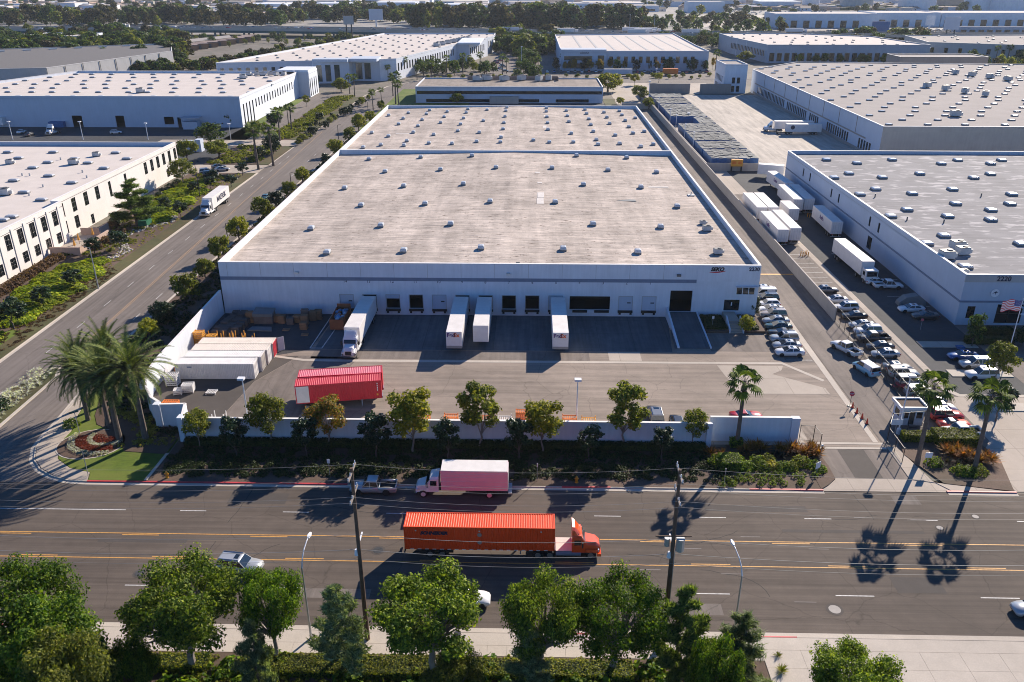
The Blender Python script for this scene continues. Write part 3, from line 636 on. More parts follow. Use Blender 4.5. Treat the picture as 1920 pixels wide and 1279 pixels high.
# A: cream office building at the left
pa = [(-107.9, 120), (-107.9, 182.5), (-110.1, 182.5), (-110.1, 254), (-300, 254), (-300, 120)]
def wins(us, w, za, zb): return [(u, u+w, za, zb) for u in us]
hA0 = wins([3+k*4.55 for k in range(13)], 2.0, 1.2, 3.6)+wins([3+k*4.55 for k in range(13)], 2.0, 5.3, 8.6)
hA1 = wins([2.2, 7.6], 2.0, 1.2, 4.2)+wins([2.2, 7.8, 13.6, 19.4], 2.0, 5.2, 8.5)+wins([48+k*4.2 for k in range(6)], 1.9, 5.2, 8.5)+wins([62, 67], 1.9, 1.2, 3.6)+wins([26.5, 35.5], 1.3, 4.2, 8.2)+wins([15, ], 1.5, .2, 2.6)
A = building('cream two-storey office building with tall windows above the yellow-green junipers', pa, 10., 'wall_cream', 'roof_white', 1.1, cat='office building', name='office_building',
             walls={0: dict(holes=hA0, windows=dict(nx=2, nz=3)), 2: dict(holes=hA1, windows=dict(nx=2, nz=3)), 1: {}, 3: dict(mat='wall_bluewhite')})
for k in range(13): MB().box(-107.88, -107.75, 120+3+2.45+k*4.55, 120+3+3.4+k*4.55, .2, 9.4).build('pilaster', 'wall_cream', A)
for px, py in ((15, 285), (100, 285), (35, 296), (90, 304), (62, 303+11), (140, 297), (92, 329), (26, 338), (135, 342), (217, 286), (238, 297), (165, 305), (195, 315), (45, 360), (78, 374), (5, 412), (22, 412-6)):
    x, y = G(px, py, 9.2); put('skylight', SKB, A, (x, y, 8.88), 1.57)
for px, py, s in ((180, 290, .9), (18, 304, .9), (137, 305, 1.1), (8, 362, 1.2)):
    x, y = G(px, py, 9.4); put('rooftop_unit', HVM, A, (x, y, 8.88), .2, s)
for px, py in ((42, 329), (56, 329), (155, 323), (163, 333), (81, 350), (55, 366), (114, 299)):
    x, y = G(px, py, 9.); MB().tube((x, y, 8.88), (x, y, 9.6), .22).build('vent_pipe', 'hvac', A)
# terrace
t_ = thing('terrace', 'walled dining terrace with yellow parasols beside the cream office building', 'terrace', (0, 0, 0))
MB().box(-107.6, -101, 173.5, 189, .13, .6).build('terrace_floor', 'concrete', t_)
MB().box(-107.6, -101, 173.2, 173.5, 0, 1.9).box(-101, -100.7, 173.2, 187, 0, 1.9).box(-107.6, -103.4, 187.2, 187.5, 0, 2.2).box(-103.4, -103.1, 187.2, 192, 0, 2.2).build('terrace_wall', 'wall_terra', t_)
for x, y in ((-103.3, 176), (-104.4, 180), (-103.3, 184.5)):
    thing_ = thing('parasol', 'folded yellow parasol on the terrace of the cream office, '+{176: 'nearest the street corner', 180: 'middle of three', 184.5: 'farthest of three'}[y], 'parasol', (x, y, .6), group='parasols on the terrace')
    MB().tube((0, 0, 0), (0, 0, 2.6), .05).build('pole', 'wood', thing_); MB().tube((0, 0, .9), (0, 0, 2.6), .32, .05, 8).build('canopy', 'rack_yellow', thing_)
# B
pb = [(-280, 339), (-117.8, 339), (-117.8, 428), (-112, 428), (-112, 446), (-128, 446), (-128, 432), (-231, 432), (-247, 385), (-280, 385)]
hB = [(u, u+1.5, .1, 8.8) for u in (3, 7, 11, 15)]+wins([19.5+k*4.1 for k in range(15)], 1.5, 5.4, 8.8)
hBf = [(280-188+0, 280-188+4.2, 0, 4.6), (280-170, 280-170+3.6, 0, 4.6), (280-150, 280-150+4, 1.2, 4.2), (280-144.5, 280-143, 0, 4)]+[(280-137+k*5.2, 280-136.2+k*5.2, 1.4, 1.9) for k in range(3)]
B = building('white-roofed warehouse with blue-white dock wall and slim windows facing the side street', pb, 12.3, 'wall_white', 'roof_white', 1.0,
             walls={0: dict(mat='wall_bluewhite', holes=hBf), 1: dict(holes=hB, windows=dict(nx=2, nz=3)), 2: dict(mat='wall_bluewhite'), 3: dict(holes=wins([1, 5, 9.5, 13.6], 1.6, .5, 9), windows=dict(nx=2, nz=4)), 5: dict(mat='wall_bluewhite')})
MB().box(-127.8, -112.3, 428.4, 445.6, 12.3, 13.2).build('parapet', 'wall_white', B)
sky_grid(B, pb, SKH, -262, -124, 344, 424, 14, 7, 11.3, jit=2.2)
for k in range(6): put('rooftop_unit', HVM, B, (-140+k*3.4, 421+(k % 2)*2, 11.3), .3*k, 1.2)
for px, py in ((262, 171), (455, 145)): x, y = G(px, py, 12); put('rooftop_unit', HVM, B, (x, y, 11.3), .3, 1.4)
# C far left long shed
pc = [(-330, 455), (-268, 468), (-241, 575), (-268, 640), (-420, 560), (-420, 430)]
Cb = building('long low shed with dark roof and grey panelled wall behind the white-roofed warehouse', pc, 10, 'wall_grey', 'roof_dark', .3, cat='shed', name='shed')
for k in range(8):
    u = k/8; MB().box(-.1, .1, -.3, .0, 0, 9.8).build('panel_joint', 'hvac_dark', Cb, loc=(-268+27*u+.15, 468+107*u, 0), rz=1.32)
for k in range(11): MB().box(-2.6, 2.6, -.7, .7, 9.7, 10.4).build('skylight', 'skylight', Cb, loc=(-395+k*13, 545+k*9, 0), rz=.6)
# D long white with pyramidal skylights
pd_ = [(-176, 476), (-124, 490), (-124, 484), (-104, 488), (-104, 497), (-88, 497), (-79.1, 502.5), (-53, 611), (-44, 611), (-33, 655), (-38, 655), (-30, 690), (-30, 724), (-122, 722)]
def along(L, w, gap, za, zb, s=2.): return [(s+k*gap, s+k*gap+w, za, zb) for k in range(int((L-s-w)/gap))]
D = building('long white warehouse with rows of dark skylights beyond the palm-lined bend', pd_, 12, 'wall_white', 'roof_white', .9,
             walls={0: dict(mat='wall_bluewhite', holes=along(53, 2, 4.6, 6, 9), windows=dict(nx=2, nz=1)), 2: dict(mat='wall_bluewhite', holes=along(20, 3, 5, 1, 10), windows=dict(nx=2, nz=4, glass='glass_teal')), 4: dict(mat='wall_bluewhite', holes=along(16, 3.6, 5, 1, 10), windows=dict(nx=2, nz=4, glass='glass_teal')),
                    6: dict(holes=along(111, 2.2, 4.6, 4.8, 9.2), windows=dict(nx=2, nz=2)), 8: dict(holes=along(45, 2.2, 4.6, 4.8, 9.2), windows=dict(nx=2, nz=2)), 10: dict(holes=along(36, 2.2, 4.6, 4.8, 9.2), windows=dict(nx=2, nz=2)), 7: dict(mat='wall_bluewhite')})
sky_grid(D, pd_, SKD, -172, -36, 498, 716, 11, 15, 11.1, jit=1.2)
for a in ((-124, -104, 484.5, 494), (-104, -88, 488, 503)): MB().box(a[0], a[1], a[2], a[3], 11.6, 13.2).build('parapet', 'wall_bluewhite', D)
MB().box(-52, -36, 608, 654, 11.8, 13).build('parapet', 'wall_white', D)
for k in range(7): put('rooftop_unit', HVM, D, (-66+k*3, 600+k*11, 11.1), .2*k, 1.8)
# E office behind the warehouse
pe = [(-56, 410), (34.7, 410), (34.7, 446), (-56, 446)]
E_ = building('low two-storey office with ribbon windows and rooftop units behind the main warehouse', pe, 7.6, 'wall_bluewhite', 'roof_office', .5, cat='office building', name='office_building',
              walls={0: dict(holes=[(.6, 90.2, 4.1, 5.6), (5, 60, .3, 1.8), (68, 84, .3, 1.8)])})
MB().box(-55.4, 34.2, 410.25, 410.3, 4.1, 5.6).build('window_band', 'glass_dark', E_); MB().box(-51, 29, 410.25, 410.3, .3, 1.8).build('window_band', 'glass_dark', E_)
MB().box(-20, -6, 407.5, 409.98, 0, 3.3).build('loading_wall', 'wall_tan', E_)
for k, x in enumerate((-28, -23, -14, -5, 4, 9)):
    o = put('rooftop_unit', HVM, E_, (x, 437+(k % 2)*2, 7.1), .3*k, 1.9)
MB().box(-33, 14, 442, 442.3, 7.1, 9.0).build('roof_screen', 'roof_tile', E_); MB().box(13.7, 14, 437, 442, 7.1, 9.0).build('roof_screen', 'roof_tile', E_)
# F white roof with grey strips
pf = [(19, 553), (48, 553), (48, 555), (113.5, 555), (113.5, 600), (117, 722), (19, 705)]
Fb = building('white-roofed warehouse with grey skylight strips and trees along its front', pf, 12, 'wall_bluewhite', 'roof_white', .7,
              walls={0: dict(holes=[(2, 20, 1.5, 4.6), (2, 20, 6.4, 9), (23.5, 27.6, 1, 9.4)], windows=dict(nx=8, nz=2, glass='glass_teal')), 2: dict(holes=along(65, 2.4, 4.75, 4.6, 8.6), windows=dict(nx=2, nz=2))})
MB().box(18.9, 47.9, 552.9, 566, 11.9, 13).build('parapet', 'wall_bluewhite', Fb)
for k in range(8): 
    x = 33+k*10.6
    MB().poly([(x, 570), (x+1.5, 570), (x+1.0, 702), (x-.5, 702)], 11.31, 11.42).build('skylight_strip', 'wall_grey', Fb)
text('ADUSA', 1.8, 'navy', (34, 552.8, 10.9), 0, Fb, 'sign_letters')
# G big warehouse at the right
pg = [(116, 277), (300, 277), (290, 478), (150, 490), (116, 452)]
dh = []
for g0, n_ in ((452-438, 9), (452-418, 12), (452-385, 12), (452-352, 5), (452-330, 10), (452-296, 5)):
    for k in range(n_): dh.append((g0+k*2.45, g0+k*2.45+1.7, 1.3, 4.6))
Gb = building('huge warm-grey warehouse with a field of small skylights and a row of dock doors', pg, 11.6, 'wall_tan', 'roof_warm_grey', .35,
              walls={4: dict(holes=dh, mat='wall_bluewhite', windows=dict(nx=1, nz=1, fd=.02)), 0: {}})
MB().box(115.9, 115.998, 290, 444, 5.2, 5.7).build('wall_band', 'wall_taupe', Gb); MB().box(115.88, 115.996, 290, 446, 0, 1.25).build('wall_band', 'wall_taupe', Gb)
for y in (300, 318, 336, 354, 372, 390, 408, 426): MB().box(115.85, 115.99, y-.1, y+.1, 5.8, 11.5).build('panel_joint', 'wall_taupe', Gb)
for y in (140,): pass
MB().box(116.4, 160, 276.9, 276.99, 9.8, 11.5).build('wall_band', 'wall_tan', Gb)
sky_grid(Gb, pg, SKF, 121, 286, 282, 474, 14, 21, 11.25, jit=1.6)
for k in range(12): put('rooftop_unit', HVM, Gb, (150+(k*37) % 115, 300+(k*53) % 150, 11.25), k, 1.5)
tw = [(100.5, 446.5), (112, 446.5), (112, 470), (100.5, 470)]
Tw = building('white three-storey corner office block beside the dock row of the warm-grey warehouse', tw, 14.5, 'wall_white', 'roof_warm_grey', .6, cat='office block', name='office_block',
              walls={0: dict(holes=[(4, 5.6, 5, 8), (6.6, 8.2, 5, 8), (4, 5.6, .8, 3.8), (6.6, 8.2, .8, 3.8)], windows=dict(nx=2, nz=2)), 3: dict(holes=along(23, 1.5, 3, 1, 4)+along(23, 1.5, 3, 5.2, 8.2), windows=dict(nx=2, nz=2))})
# 2220 building
pr = [(76.6, 137.3), (260, 137.3), (260, 247), (76.6, 247)]
hR = [(247-y, 247-y+1.0, 5.6, 7.8) for y in (231, 225, 207.5, 202, 181.5, 176.3)]+[(247-180.5, 247-178, .8, 3.6)]
Rb = building('blue-grey warehouse numbered 2220 with domed skylights beside the trailer lane', pr, 9.5, 'wall_bluewhite', 'roof_grey', .9, th=.4,
              walls={0: dict(holes=[(1.6, 3.0, 1.3, 3.6)]+[(6.8, 11.4, .4, 4)], windows=dict(nx=2, nz=2)), 3: dict(holes=hR, windows=dict(nx=1, nz=1))})
def strip(z0, z1, off, mat, nm):
    MB().box(76.6-off, 76.59-.0, 137.4, 246.9, z0, z1).build(nm, mat, Rb); MB().box(76.6-off, 250, 137.3-off, 137.29, z0, z1).build(nm, mat, Rb)
strip(4.35, 4.7, .1, 'stripe_blue', 'wall_stripe')
MB().box(76.5, 200, 137.18, 137.28, 8.2, 9.45).build('wall_band', 'wall_grey', Rb)
text('2220', 1.25, 'navy', (83.2, 137.1, 8.85), 0, Rb, 'address_number', bold=.02)
b = MB(); b.poly([(cos(k*pi/10)*.75, sin(k*pi/10)*.75) for k in range(20)], 0, .06)
o = b.build('round_logo', 'sign_white', Rb, loc=(82.3, 137.2, 6.2)); o.rotation_euler = (pi/2, 0, 0)
b = MB(); b.poly([(-.5, -.1), (.1, .35), (.5, .1), (.2, .1), (.1, -.3), (0, .05)], .061, .08); b.build('round_logo_mark', 'navy', o)
MB().box(79, 79.2, 136.9, 137.28, 1, 1.1).build('ledge', 'wall_grey', Rb)
sk = [(548, 165), (757, 188), (998, 165), (1335, 192), (1448, 168), (1673, 192), (1748, 168), (703, 258), (600, 287), (931, 285), (1188, 260), (1557, 288), (1672, 262), (886, 365), (778, 400), (1136, 395), (1412, 366), (1818, 400), (1434, 464), (1806, 465), (1101, 505), (1675, 507), (989, 549), (1380, 549), (1675, 573), (1354, 682), (1236, 735), (1880, 738), (1500, 892)]
for a, b_ in sk:
    x, y = G(1400+a*.2737, 250+b_*.2737+2, 9.2); put('skylight', SKG, Rb, (x, y, 8.6), 0)
for k in range(10):
    for j in range(6): put('skylight', SKG, Rb, (150+k*11+(j % 2)*5, 148+j*17, 8.6))
for px, py, s in ((1795, 460, 1.2), (1805, 470, 1.1), (1775, 478, 1.2), (1808, 508-3, .6)): x, y = G(px, py, 9.4); put('rooftop_unit', HVM, Rb, (x, y, 8.6), .15, s)
for px, py in ((1641, 367), (1840, 366), (1701, 410), (1770, 415)): x, y = G(px, py, 9); MB().tube((x, y, 8.6), (x, y, 9.5), .15).build('vent_pipe', 'hvac_dark', Rb)
# entrance canopy of 2220
cp = thing('entrance_canopy', 'stepped entrance canopy with pergola beams at the 2220 building', 'canopy', (0, 0, 0))
MB().poly([(88.5, 137.1), (96.5, 130.5), (96.5, 127.5), (120, 127.5), (120, 137.1)], 4.3, 5.3).build('canopy_roof', 'wall_bluewhite', cp)
MB().poly([(95.8, 133), (98, 130.8), (120, 130.8), (120, 135)], 5.3, 6.2).build('canopy_upstand', 'wall_cream', cp)
for k in range(6): MB().box(86.6+k*1.6, 86.8+k*1.6, 132.2-k*1.2, 136.9-k*.95, 4.0, 4.25).build('pergola_beam', 'wall_bluewhite', cp)
MB().hexa([(85.2, 133.2, 3.7), (85.6, 133.4, 3.7), (94.4, 126, 3.7), (94, 125.8, 3.7), (85.2, 133.2, 4), (85.6, 133.4, 4), (94.4, 126, 4), (94, 125.8, 4)]).build('pergola_rail', 'wall_white', cp)
for x, y in ((94.2, 126.2), (106, 127.9)): MB().box(x-.35, x+.35, y-.3, y+.4, 0, 3.69 if y < 127 else 4.3).build('column', 'wall_white', cp)
# H, I distant right
ph = [(164, 606), (276, 606), (268, 690), (215, 724), (155, 724), (155, 680)]
Hb = building('pale blue-grey warehouse with a cream roof behind the warm-grey warehouse', ph, 12, 'wall_bluegrey', 'roof_white', .6,
              walls={0: dict(holes=along(112, 3.4, 5.2, 1, 6.5), windows=dict(nx=2, nz=1)), 5: dict(holes=along(74, 1.7, 3, 4, 8), windows=dict(nx=1, nz=1))})
sky_grid(Hb, ph, SKE, 162, 260, 614, 712, 7, 6, 11.4, jit=7)
pi2 = [(352, 572), (520, 560), (520, 720), (297, 668), (285, 631), (310, 580)]
Ib = building('tan-grey warehouse with dark entrance bays at the right edge of the frame', [(285.4, 631), (352, 600), (560, 600), (560, 720), (297, 700)], 12, 'wall_grey', 'roof_warm_grey', .5,
              walls={0: dict(holes=along(72, 2.4, 9, 5, 8.5), windows=dict(nx=1, nz=1)), 1: dict(holes=along(208, 5, 8, .5, 6.5), windows=dict(nx=2, nz=1, glass='glass_teal'))})
sky_grid(Ib, [(285.4, 631), (352, 600), (560, 600), (560, 720), (297, 700)], SKE, 300, 540, 610, 696, 10, 6, 11.5, jit=9)
building('small plain grey block with a gabled screen behind the warm-grey warehouse roof', [(212, 500), (262, 500), (262, 520), (212, 520)], 13.5, 'wall_taupe', 'roof_warm_grey', .4, cat='building', name='plant_building')
# ================= TEMPLATES: vehicles =================
def wheel_mesh(r, w, dual=False):
    b = MB(); b.tube((0, -w/2, 0), (0, w/2, 0), r, r, 14, 0); t_ = b.mesh('tyre', ['rubber'])
    b = MB(); b.tube((0, -w/2-.012, 0), (0, w/2+.012, 0), r*.62, r*.62, 10, 0); rm_ = b.mesh('rim', ['rim']); return t_, rm_
def ringy(x, hw, zb, zm, zt, wt):   # body cross-section
    return [(x, -hw*.92, zb), (x, -hw, zm*.55+zb*.45), (x, -hw, zm), (x, -hw*wt, zt), (x, 0, zt+.03), (x, hw*wt, zt), (x, hw, zm), (x, hw, zm*.55+zb*.45), (x, hw*.92, zb)]
def make_car(kind):
    K = dict(sedan=(4.75, 1.84, 1.45, [(-2.36, .7, .42, .62), (-2.25, .84, .3, .98), (-1.7, .9, .22, 1.04), (-.9, .92, .2, .98), (.4, .92, .2, .95), (1.0, .92, .2, .93), (1.7, .89, .22, .86), (2.2, .8, .28, .72), (2.36, .66, .4, .52)], (-1.85, -1.0, .28, 1.12), .66, .68),
             hatch=(4.3, 1.8, 1.52, [(-2.12, .7, .42, .7), (-2.05, .84, .3, 1.02), (-1.6, .9, .22, 1.05), (-.9, .91, .2, 1.0), (.4, .91, .2, .98), (1.0, .91, .2, .96), (1.6, .87, .22, .88), (2.0, .78, .28, .74), (2.14, .64, .4, .55)], (-2.0, -1.6, .3, 1.05), .68, .66),
             suv=(4.85, 1.95, 1.78, [(-2.4, .8, .5, .8), (-2.33, .9, .36, 1.1), (-1.7, .96, .3, 1.14), (-.9, .97, .28, 1.1), (.4, .97, .28, 1.08), (1.0, .97, .28, 1.07), (1.7, .95, .3, 1.0), (2.25, .88, .34, .9), (2.4, .74, .46, .62)], (-2.3, -2.05, .32, 1.0), .74, .72),
             pickup=(5.7, 2.0, 1.85, [(-2.85, .9, .5, .6), (-2.8, .95, .5, .62), (-2.0, .98, .45, .62), (-.75, .98, .4, .62), (-.7, .98, .4, 1.12), (.5, .98, .36, 1.12), (1.25, .98, .36, 1.1), (2.2, .96, .38, 1.04), (2.7, .9, .42, .95), (2.85, .78, .5, .7)], (-.75, -.55, .72, 1.3), .76, .8),
             van=(4.7, 1.9, 1.86, [(-2.35, .88, .4, .8), (-2.32, .92, .3, 1.12), (-1.2, .95, .24, 1.16), (-.2, .95, .24, 1.14), (.8, .95, .24, 1.12), (1.3, .95, .24, 1.08), (1.8, .92, .26, .98), (2.25, .84, .3, .84), (2.36, .7, .4, .6)], (-2.3, -2.2, .7, 1.45), .8, .74),
             coupe=(4.7, 1.9, 1.3, [(-2.34, .72, .4, .62), (-2.2, .86, .28, .92), (-1.5, .93, .2, .96), (-.8, .92, .18, .9), (.2, .92, .18, .88), (.9, .93, .18, .88), (1.7, .92, .2, .82), (2.2, .82, .25, .66), (2.38, .6, .36, .46)], (-1.6, -.9, -.1, .85), .62, .62))
    L, Wd, H, st, gh, tw_, bl = K[kind]
    parts = []
    b = MB(); b.loft([ringy(x, hw, zb, zt*.86, zt, .93) for x, hw, zb, zt in st])
    if kind == 'pickup':
        for s_ in (-1, 1): b.box(-2.8, -.7, s_*.97 if s_ < 0 else .87, -.87 if s_ < 0 else .97, .6, 1.14)
        b.box(-2.84, -2.74, -.96, .96, .6, 1.12)
    body = b.mesh('body', ['paint_white'], True)
    parts.append(('body', body, -1))
    zb_ = [z for x, _, _, z in st if x > 0][0]-.03
    x0, x1, x2, x3 = gh; wb = Wd/2*.9; wt = Wd/2*tw_
    def gring(o, z): 
        t_ = (z-zb_)/(H-.06-zb_); a = x0+(x1-x0)*t_; c = x3+(x2-x3)*t_; w = wb+(wt-wb)*t_
        return [(a-o, -w-o, z), (c+o, -w-o, z), (c+o, w+o, z), (a-o, w+o, z)]
    b = MB(); b.loft([gring(0, zb_), gring(0, H-.06)]); parts.append(('window_glass', b.mesh('window_glass', ['car_glass']), 0))
    b = MB(); g1 = gring(.02, H-.08); g2 = gring(.02, H-.03); g3 = [(x*1.0+(.12 if x < (x1+x2)/2 else -.12), y*.86, H+.02) for x, y, z in gring(0, H-.06)]
    b.loft([g1, g2, g3])
    lo = gring(.012, zb_); hi = gring(.012, H-.06)
    for i in range(4):    # pillars
        a = Vector(lo[i]); c = Vector(hi[i]); sx = .09 if i in (0, 3) else -.09; sy_ = .0
        b.hexa([a+Vector((0, -.0, 0)), a+Vector((sx, 0, 0)), a+Vector((sx, -a.y*.03, 0)), a+Vector((0, -a.y*.03, 0)), c, c+Vector((sx, 0, 0)), c+Vector((sx, -c.y*.03, 0)), c+Vector((0, -c.y*.03, 0))])
    for s_ in (-1, 1):
        xm = (x0+x3)/2+.05
        b.hexa([(xm-.05, s_*(wb+.012), zb_), (xm+.05, s_*(wb+.012), zb_), (xm+.05, s_*(wb-.03), zb_), (xm-.05, s_*(wb-.03), zb_), (xm-.05, s_*(wt+.014), H-.06), (xm+.05, s_*(wt+.014), H-.06), (xm+.05, s_*(wt-.03), H-.06), (xm-.05, s_*(wt-.03), H-.06)])
    if kind == 'van': 
        for s_ in (-1, 1): b.hexa([(x0+.3, s_*(wb+.014), zb_+.02), (xm-.1, s_*(wb+.014), zb_+.02), (xm-.1, s_*(wb-.02), zb_), (x0+.3, s_*(wb-.02), zb_), (x1+.3, s_*(wt+.016), H-.08), (xm-.1, s_*(wt+.016), H-.08), (xm-.1, s_*(wt-.02), H-.08), (x1+.3, s_*(wt-.02), H-.08)])
    parts.append(('roof', b.mesh('roof', ['paint_white']), 0))
    if kind in ('sedan', 'suv'): parts.append(('sunroof', MB().box(x2-.75, x2-.25, -.36, .36, H+.021, H+.03).mesh('sunroof', ['car_glass']), 0))
    if kind == 'suv': 
        [parts.append(('roof_rail', MB().box(x1+.1, x2-.1, s_*.62-.02, s_*.62+.02, H+.03, H+.08).mesh('roof_rail', ['chrome']), 0)) for s_ in (-1, 1)]
    if kind == 'pickup': parts.append(('truck_bed', MB().box(-2.73, -.76, -.86, .86, .64, .66).mesh('truck_bed', ['black']), 0))
    xf = st[-2][0]; zf = st[-2][3]
    for s_ in (-1, 1): parts.append(('headlight', MB().hexa([(xf-.12, s_*.5, zf*.8), (xf+.04, s_*.5, zf*.76), (xf-.12, s_*.84, zf*.76), (xf-.25, s_*.84, zf*.8), (xf-.12, s_*.5, zf*.98), (xf+.02, s_*.5, zf*.94), (xf-.14, s_*.82, zf*.94), (xf-.25, s_*.82, zf*.97)] if s_ > 0 else [(xf-.25, s_*.84, zf*.8), (xf-.12, s_*.84, zf*.76), (xf+.04, s_*.5, zf*.76), (xf-.12, s_*.5, zf*.8), (xf-.25, s_*.82, zf*.97), (xf-.14, s_*.82, zf*.94), (xf+.02, s_*.5, zf*.94), (xf-.12, s_*.5, zf*.98)]).mesh('headlight', ['head_lamp']), 0))
    xr = st[1][0]
    for s_ in (-1, 1): parts.append(('taillight', MB().box(xr-.06, xr+.1, min(s_*.5, s_*.86), max(s_*.5, s_*.86), st[1][3]*.74, st[1][3]*.9).mesh('taillight', ['tail_lamp']), 0))
    b = MB(); b.box(xf-.1, xf+.13, -.45, .45, .3, zf*.62); parts.append(('grille', b.mesh('grille', ['black']), 0))
    r = .33 if kind not in ('suv', 'pickup') else .4; ty, ri = wheel_mesh(r, .24)
    ax = (-L*.29, L*.31)
    for x in ax:
        for s_ in (-1, 1):
            for me, nm in ((ty, 'wheel'), (ri, 'rim')):
                m2 = me.copy(); m2.transform(Matrix.Translation((x, s_*(Wd/2-.13), r)))
                parts.append((nm, m2, -1 if nm == 'wheel' else len(parts)-1))
            m3 = MB().tube((x, s_*(Wd/2-.32), r+.03), (x, s_*(Wd/2+.005), r+.03), r*1.13, None, 12).mesh('wheel_arch', ['black']); parts.append(('wheel_arch', m3, 0))
    TPL[kind] = parts
for k in ('sedan', 'hatch', 'suv', 'pickup', 'van', 'coupe'): make_car(k)
def car(kind, color, label, x, y, rz, group=None, cat=None, roof=None, s=1.):
    nm = {'sedan': 'parked_car', 'hatch': 'parked_car', 'suv': 'parked_car', 'pickup': 'pickup_truck', 'van': 'van', 'coupe': 'parked_car'}[kind]
    r = spawn(kind, nm, label, cat or {'pickup': 'pickup truck', 'van': 'van'}.get(kind, 'car'), (x, y, .03), rz, group, s, {'paint_white': 'paint_'+color})
    if roof:
        for o in r.children_recursive:
            if o.name.startswith('roof'):
                for q in o.material_slots: q.link = 'OBJECT'; q.material = MATS['paint_'+roof]
    return r
def wheels(root, xs, W2, r=.5, w=.3, dual=False, rim='rim', parent=None):
    ty, ri = wheel_mesh(r, w)
    for x in xs:
        for s_ in (-1, 1):
            o = put('wheel', ty, parent or root); o.location = (x, s_*(W2-w/2), r)
            o2 = put('rim', ri, o)
            if rim != 'rim': o2.material_slots[0].link = 'OBJECT'; o2.material_slots[0].material = MATS[rim]
def corr_box(L, W_, H, m='container_white', ribs=None, roofm=None, depth=.032, top=True):
    """corrugated container body, x from 0 to L, resting at z 0"""
    ribs = ribs or int(L/.28); b = MB(); st = L/ribs
    pr_ = []
    for i in range(ribs):
        x = i*st; pr_ += [(x, 0), (x+st*.35, 0), (x+st*.5, depth), (x+st*.85, depth)]
    pr_.append((L, 0))
    for s_ in (-1, 1):
        vs_ = [(x, s_*(W_/2-d), 0.12) for x, d in pr_]+[(x, s_*(W_/2-d), H-.1) for x, d in pr_]; n = len(pr_)
        fs = [(i, i+1, n+i+1, n+i) if s_ < 0 else (i, n+i, n+i+1, i+1) for i in range(n-1)]; b.add(vs_, fs, 0)
    vs_ = [(x, -W_/2+.05, H-.02-d) for x, d in pr_]+[(x, W_/2-.05, H-.02-d) for x, d in pr_]; n = len(pr_)
    b.add(vs_, [(i, i+1, n+i+1, n+i) for i in range(n-1)], 1)
    for x in (-.0, L-.1):
        b.box(x-.01, x+.11, -W_/2-.01, W_/2+.01, 0, H+.003, 0)
    for s_ in (-1, 1):
        y = s_*(W_/2-.05); b.box(.1, L-.1, y-.055, y+.055, 0, .13, 0); b.box(.1, L-.1, y-.055, y+.055, H-.12, H, 0)
    return b.mesh('container_body', [m, roofm or m])
def trailer_body(L, W_=2.6, z0=1.15, z1=4.1, m='trailer_white'):
    b = MB(); b.box(0, L, -W_/2, W_/2, z0, z1-.03, 0); b.box(.04, L-.04, -W_/2+.04, W_/2-.04, z1-.03, z1, 1)
    return b.mesh('trailer_body', [m, 'trailer_roof'])
def trailer(label, x, y, rz, L=16.15, group=None, logo=None, body='trailer_white', doors=True, legs=True, name='trailer', rear_logo=None, root=None):
    """rear doors at local x=0, nose at x=L; origin under the rear doors"""
    r = root or thing(name, label, 'trailer', (x, y, .02), rz, group)
    bd = put('trailer_body', trailer_body(L, m=body), r)
    MB().box(.3, L-.3, -.5, .5, .95, 1.15).box(1.4, 4.6, -1.0, 1.0, .55, .95).build('chassis', 'dark_metal', r)
    wheels(r, (2.0, 3.3), 1.27)
    MB().box(-.1, 0, -1.2, 1.2, .45, .6).box(-.08, .1, -.8, -.7, .6, 1.15).box(-.08, .1, .7, .8, .6, 1.15).build('rear_bumper', 'galv', r)
    d = MB(); d.box(-.05, -.002, -1.22, -.03, 1.25, 3.95); d.box(-.05, -.002, .03, 1.22, 1.25, 3.95); dd = d.build('rear_door', body, r)
    b = MB(); 
    for yy in (-.85, -.35, .35, .85): b.tube((-.08, yy, 1.3), (-.08, yy, 3.9), .02, None, 5)
    b.build('lock_rod', 'galv', dd)
    for s_ in (-1, 1): MB().box(-.09, -.06, s_*.9-.18, s_*.9+.18, 1.0, 1.12).build('taillight', 'tail_lamp', r)
    if legs:
        b = MB()
        for s_ in (-1, 1): b.box(L-3.1, L-2.95, s_*.9-.08, s_*.9+.08, .05, 1.15)
        b.box(L-3.2, L-2.85, -1.05, -.75, 0, .05).box(L-3.2, L-2.85, .75, 1.05, 0, .05); b.build('landing_gear', 'dark_metal', r)
    return r
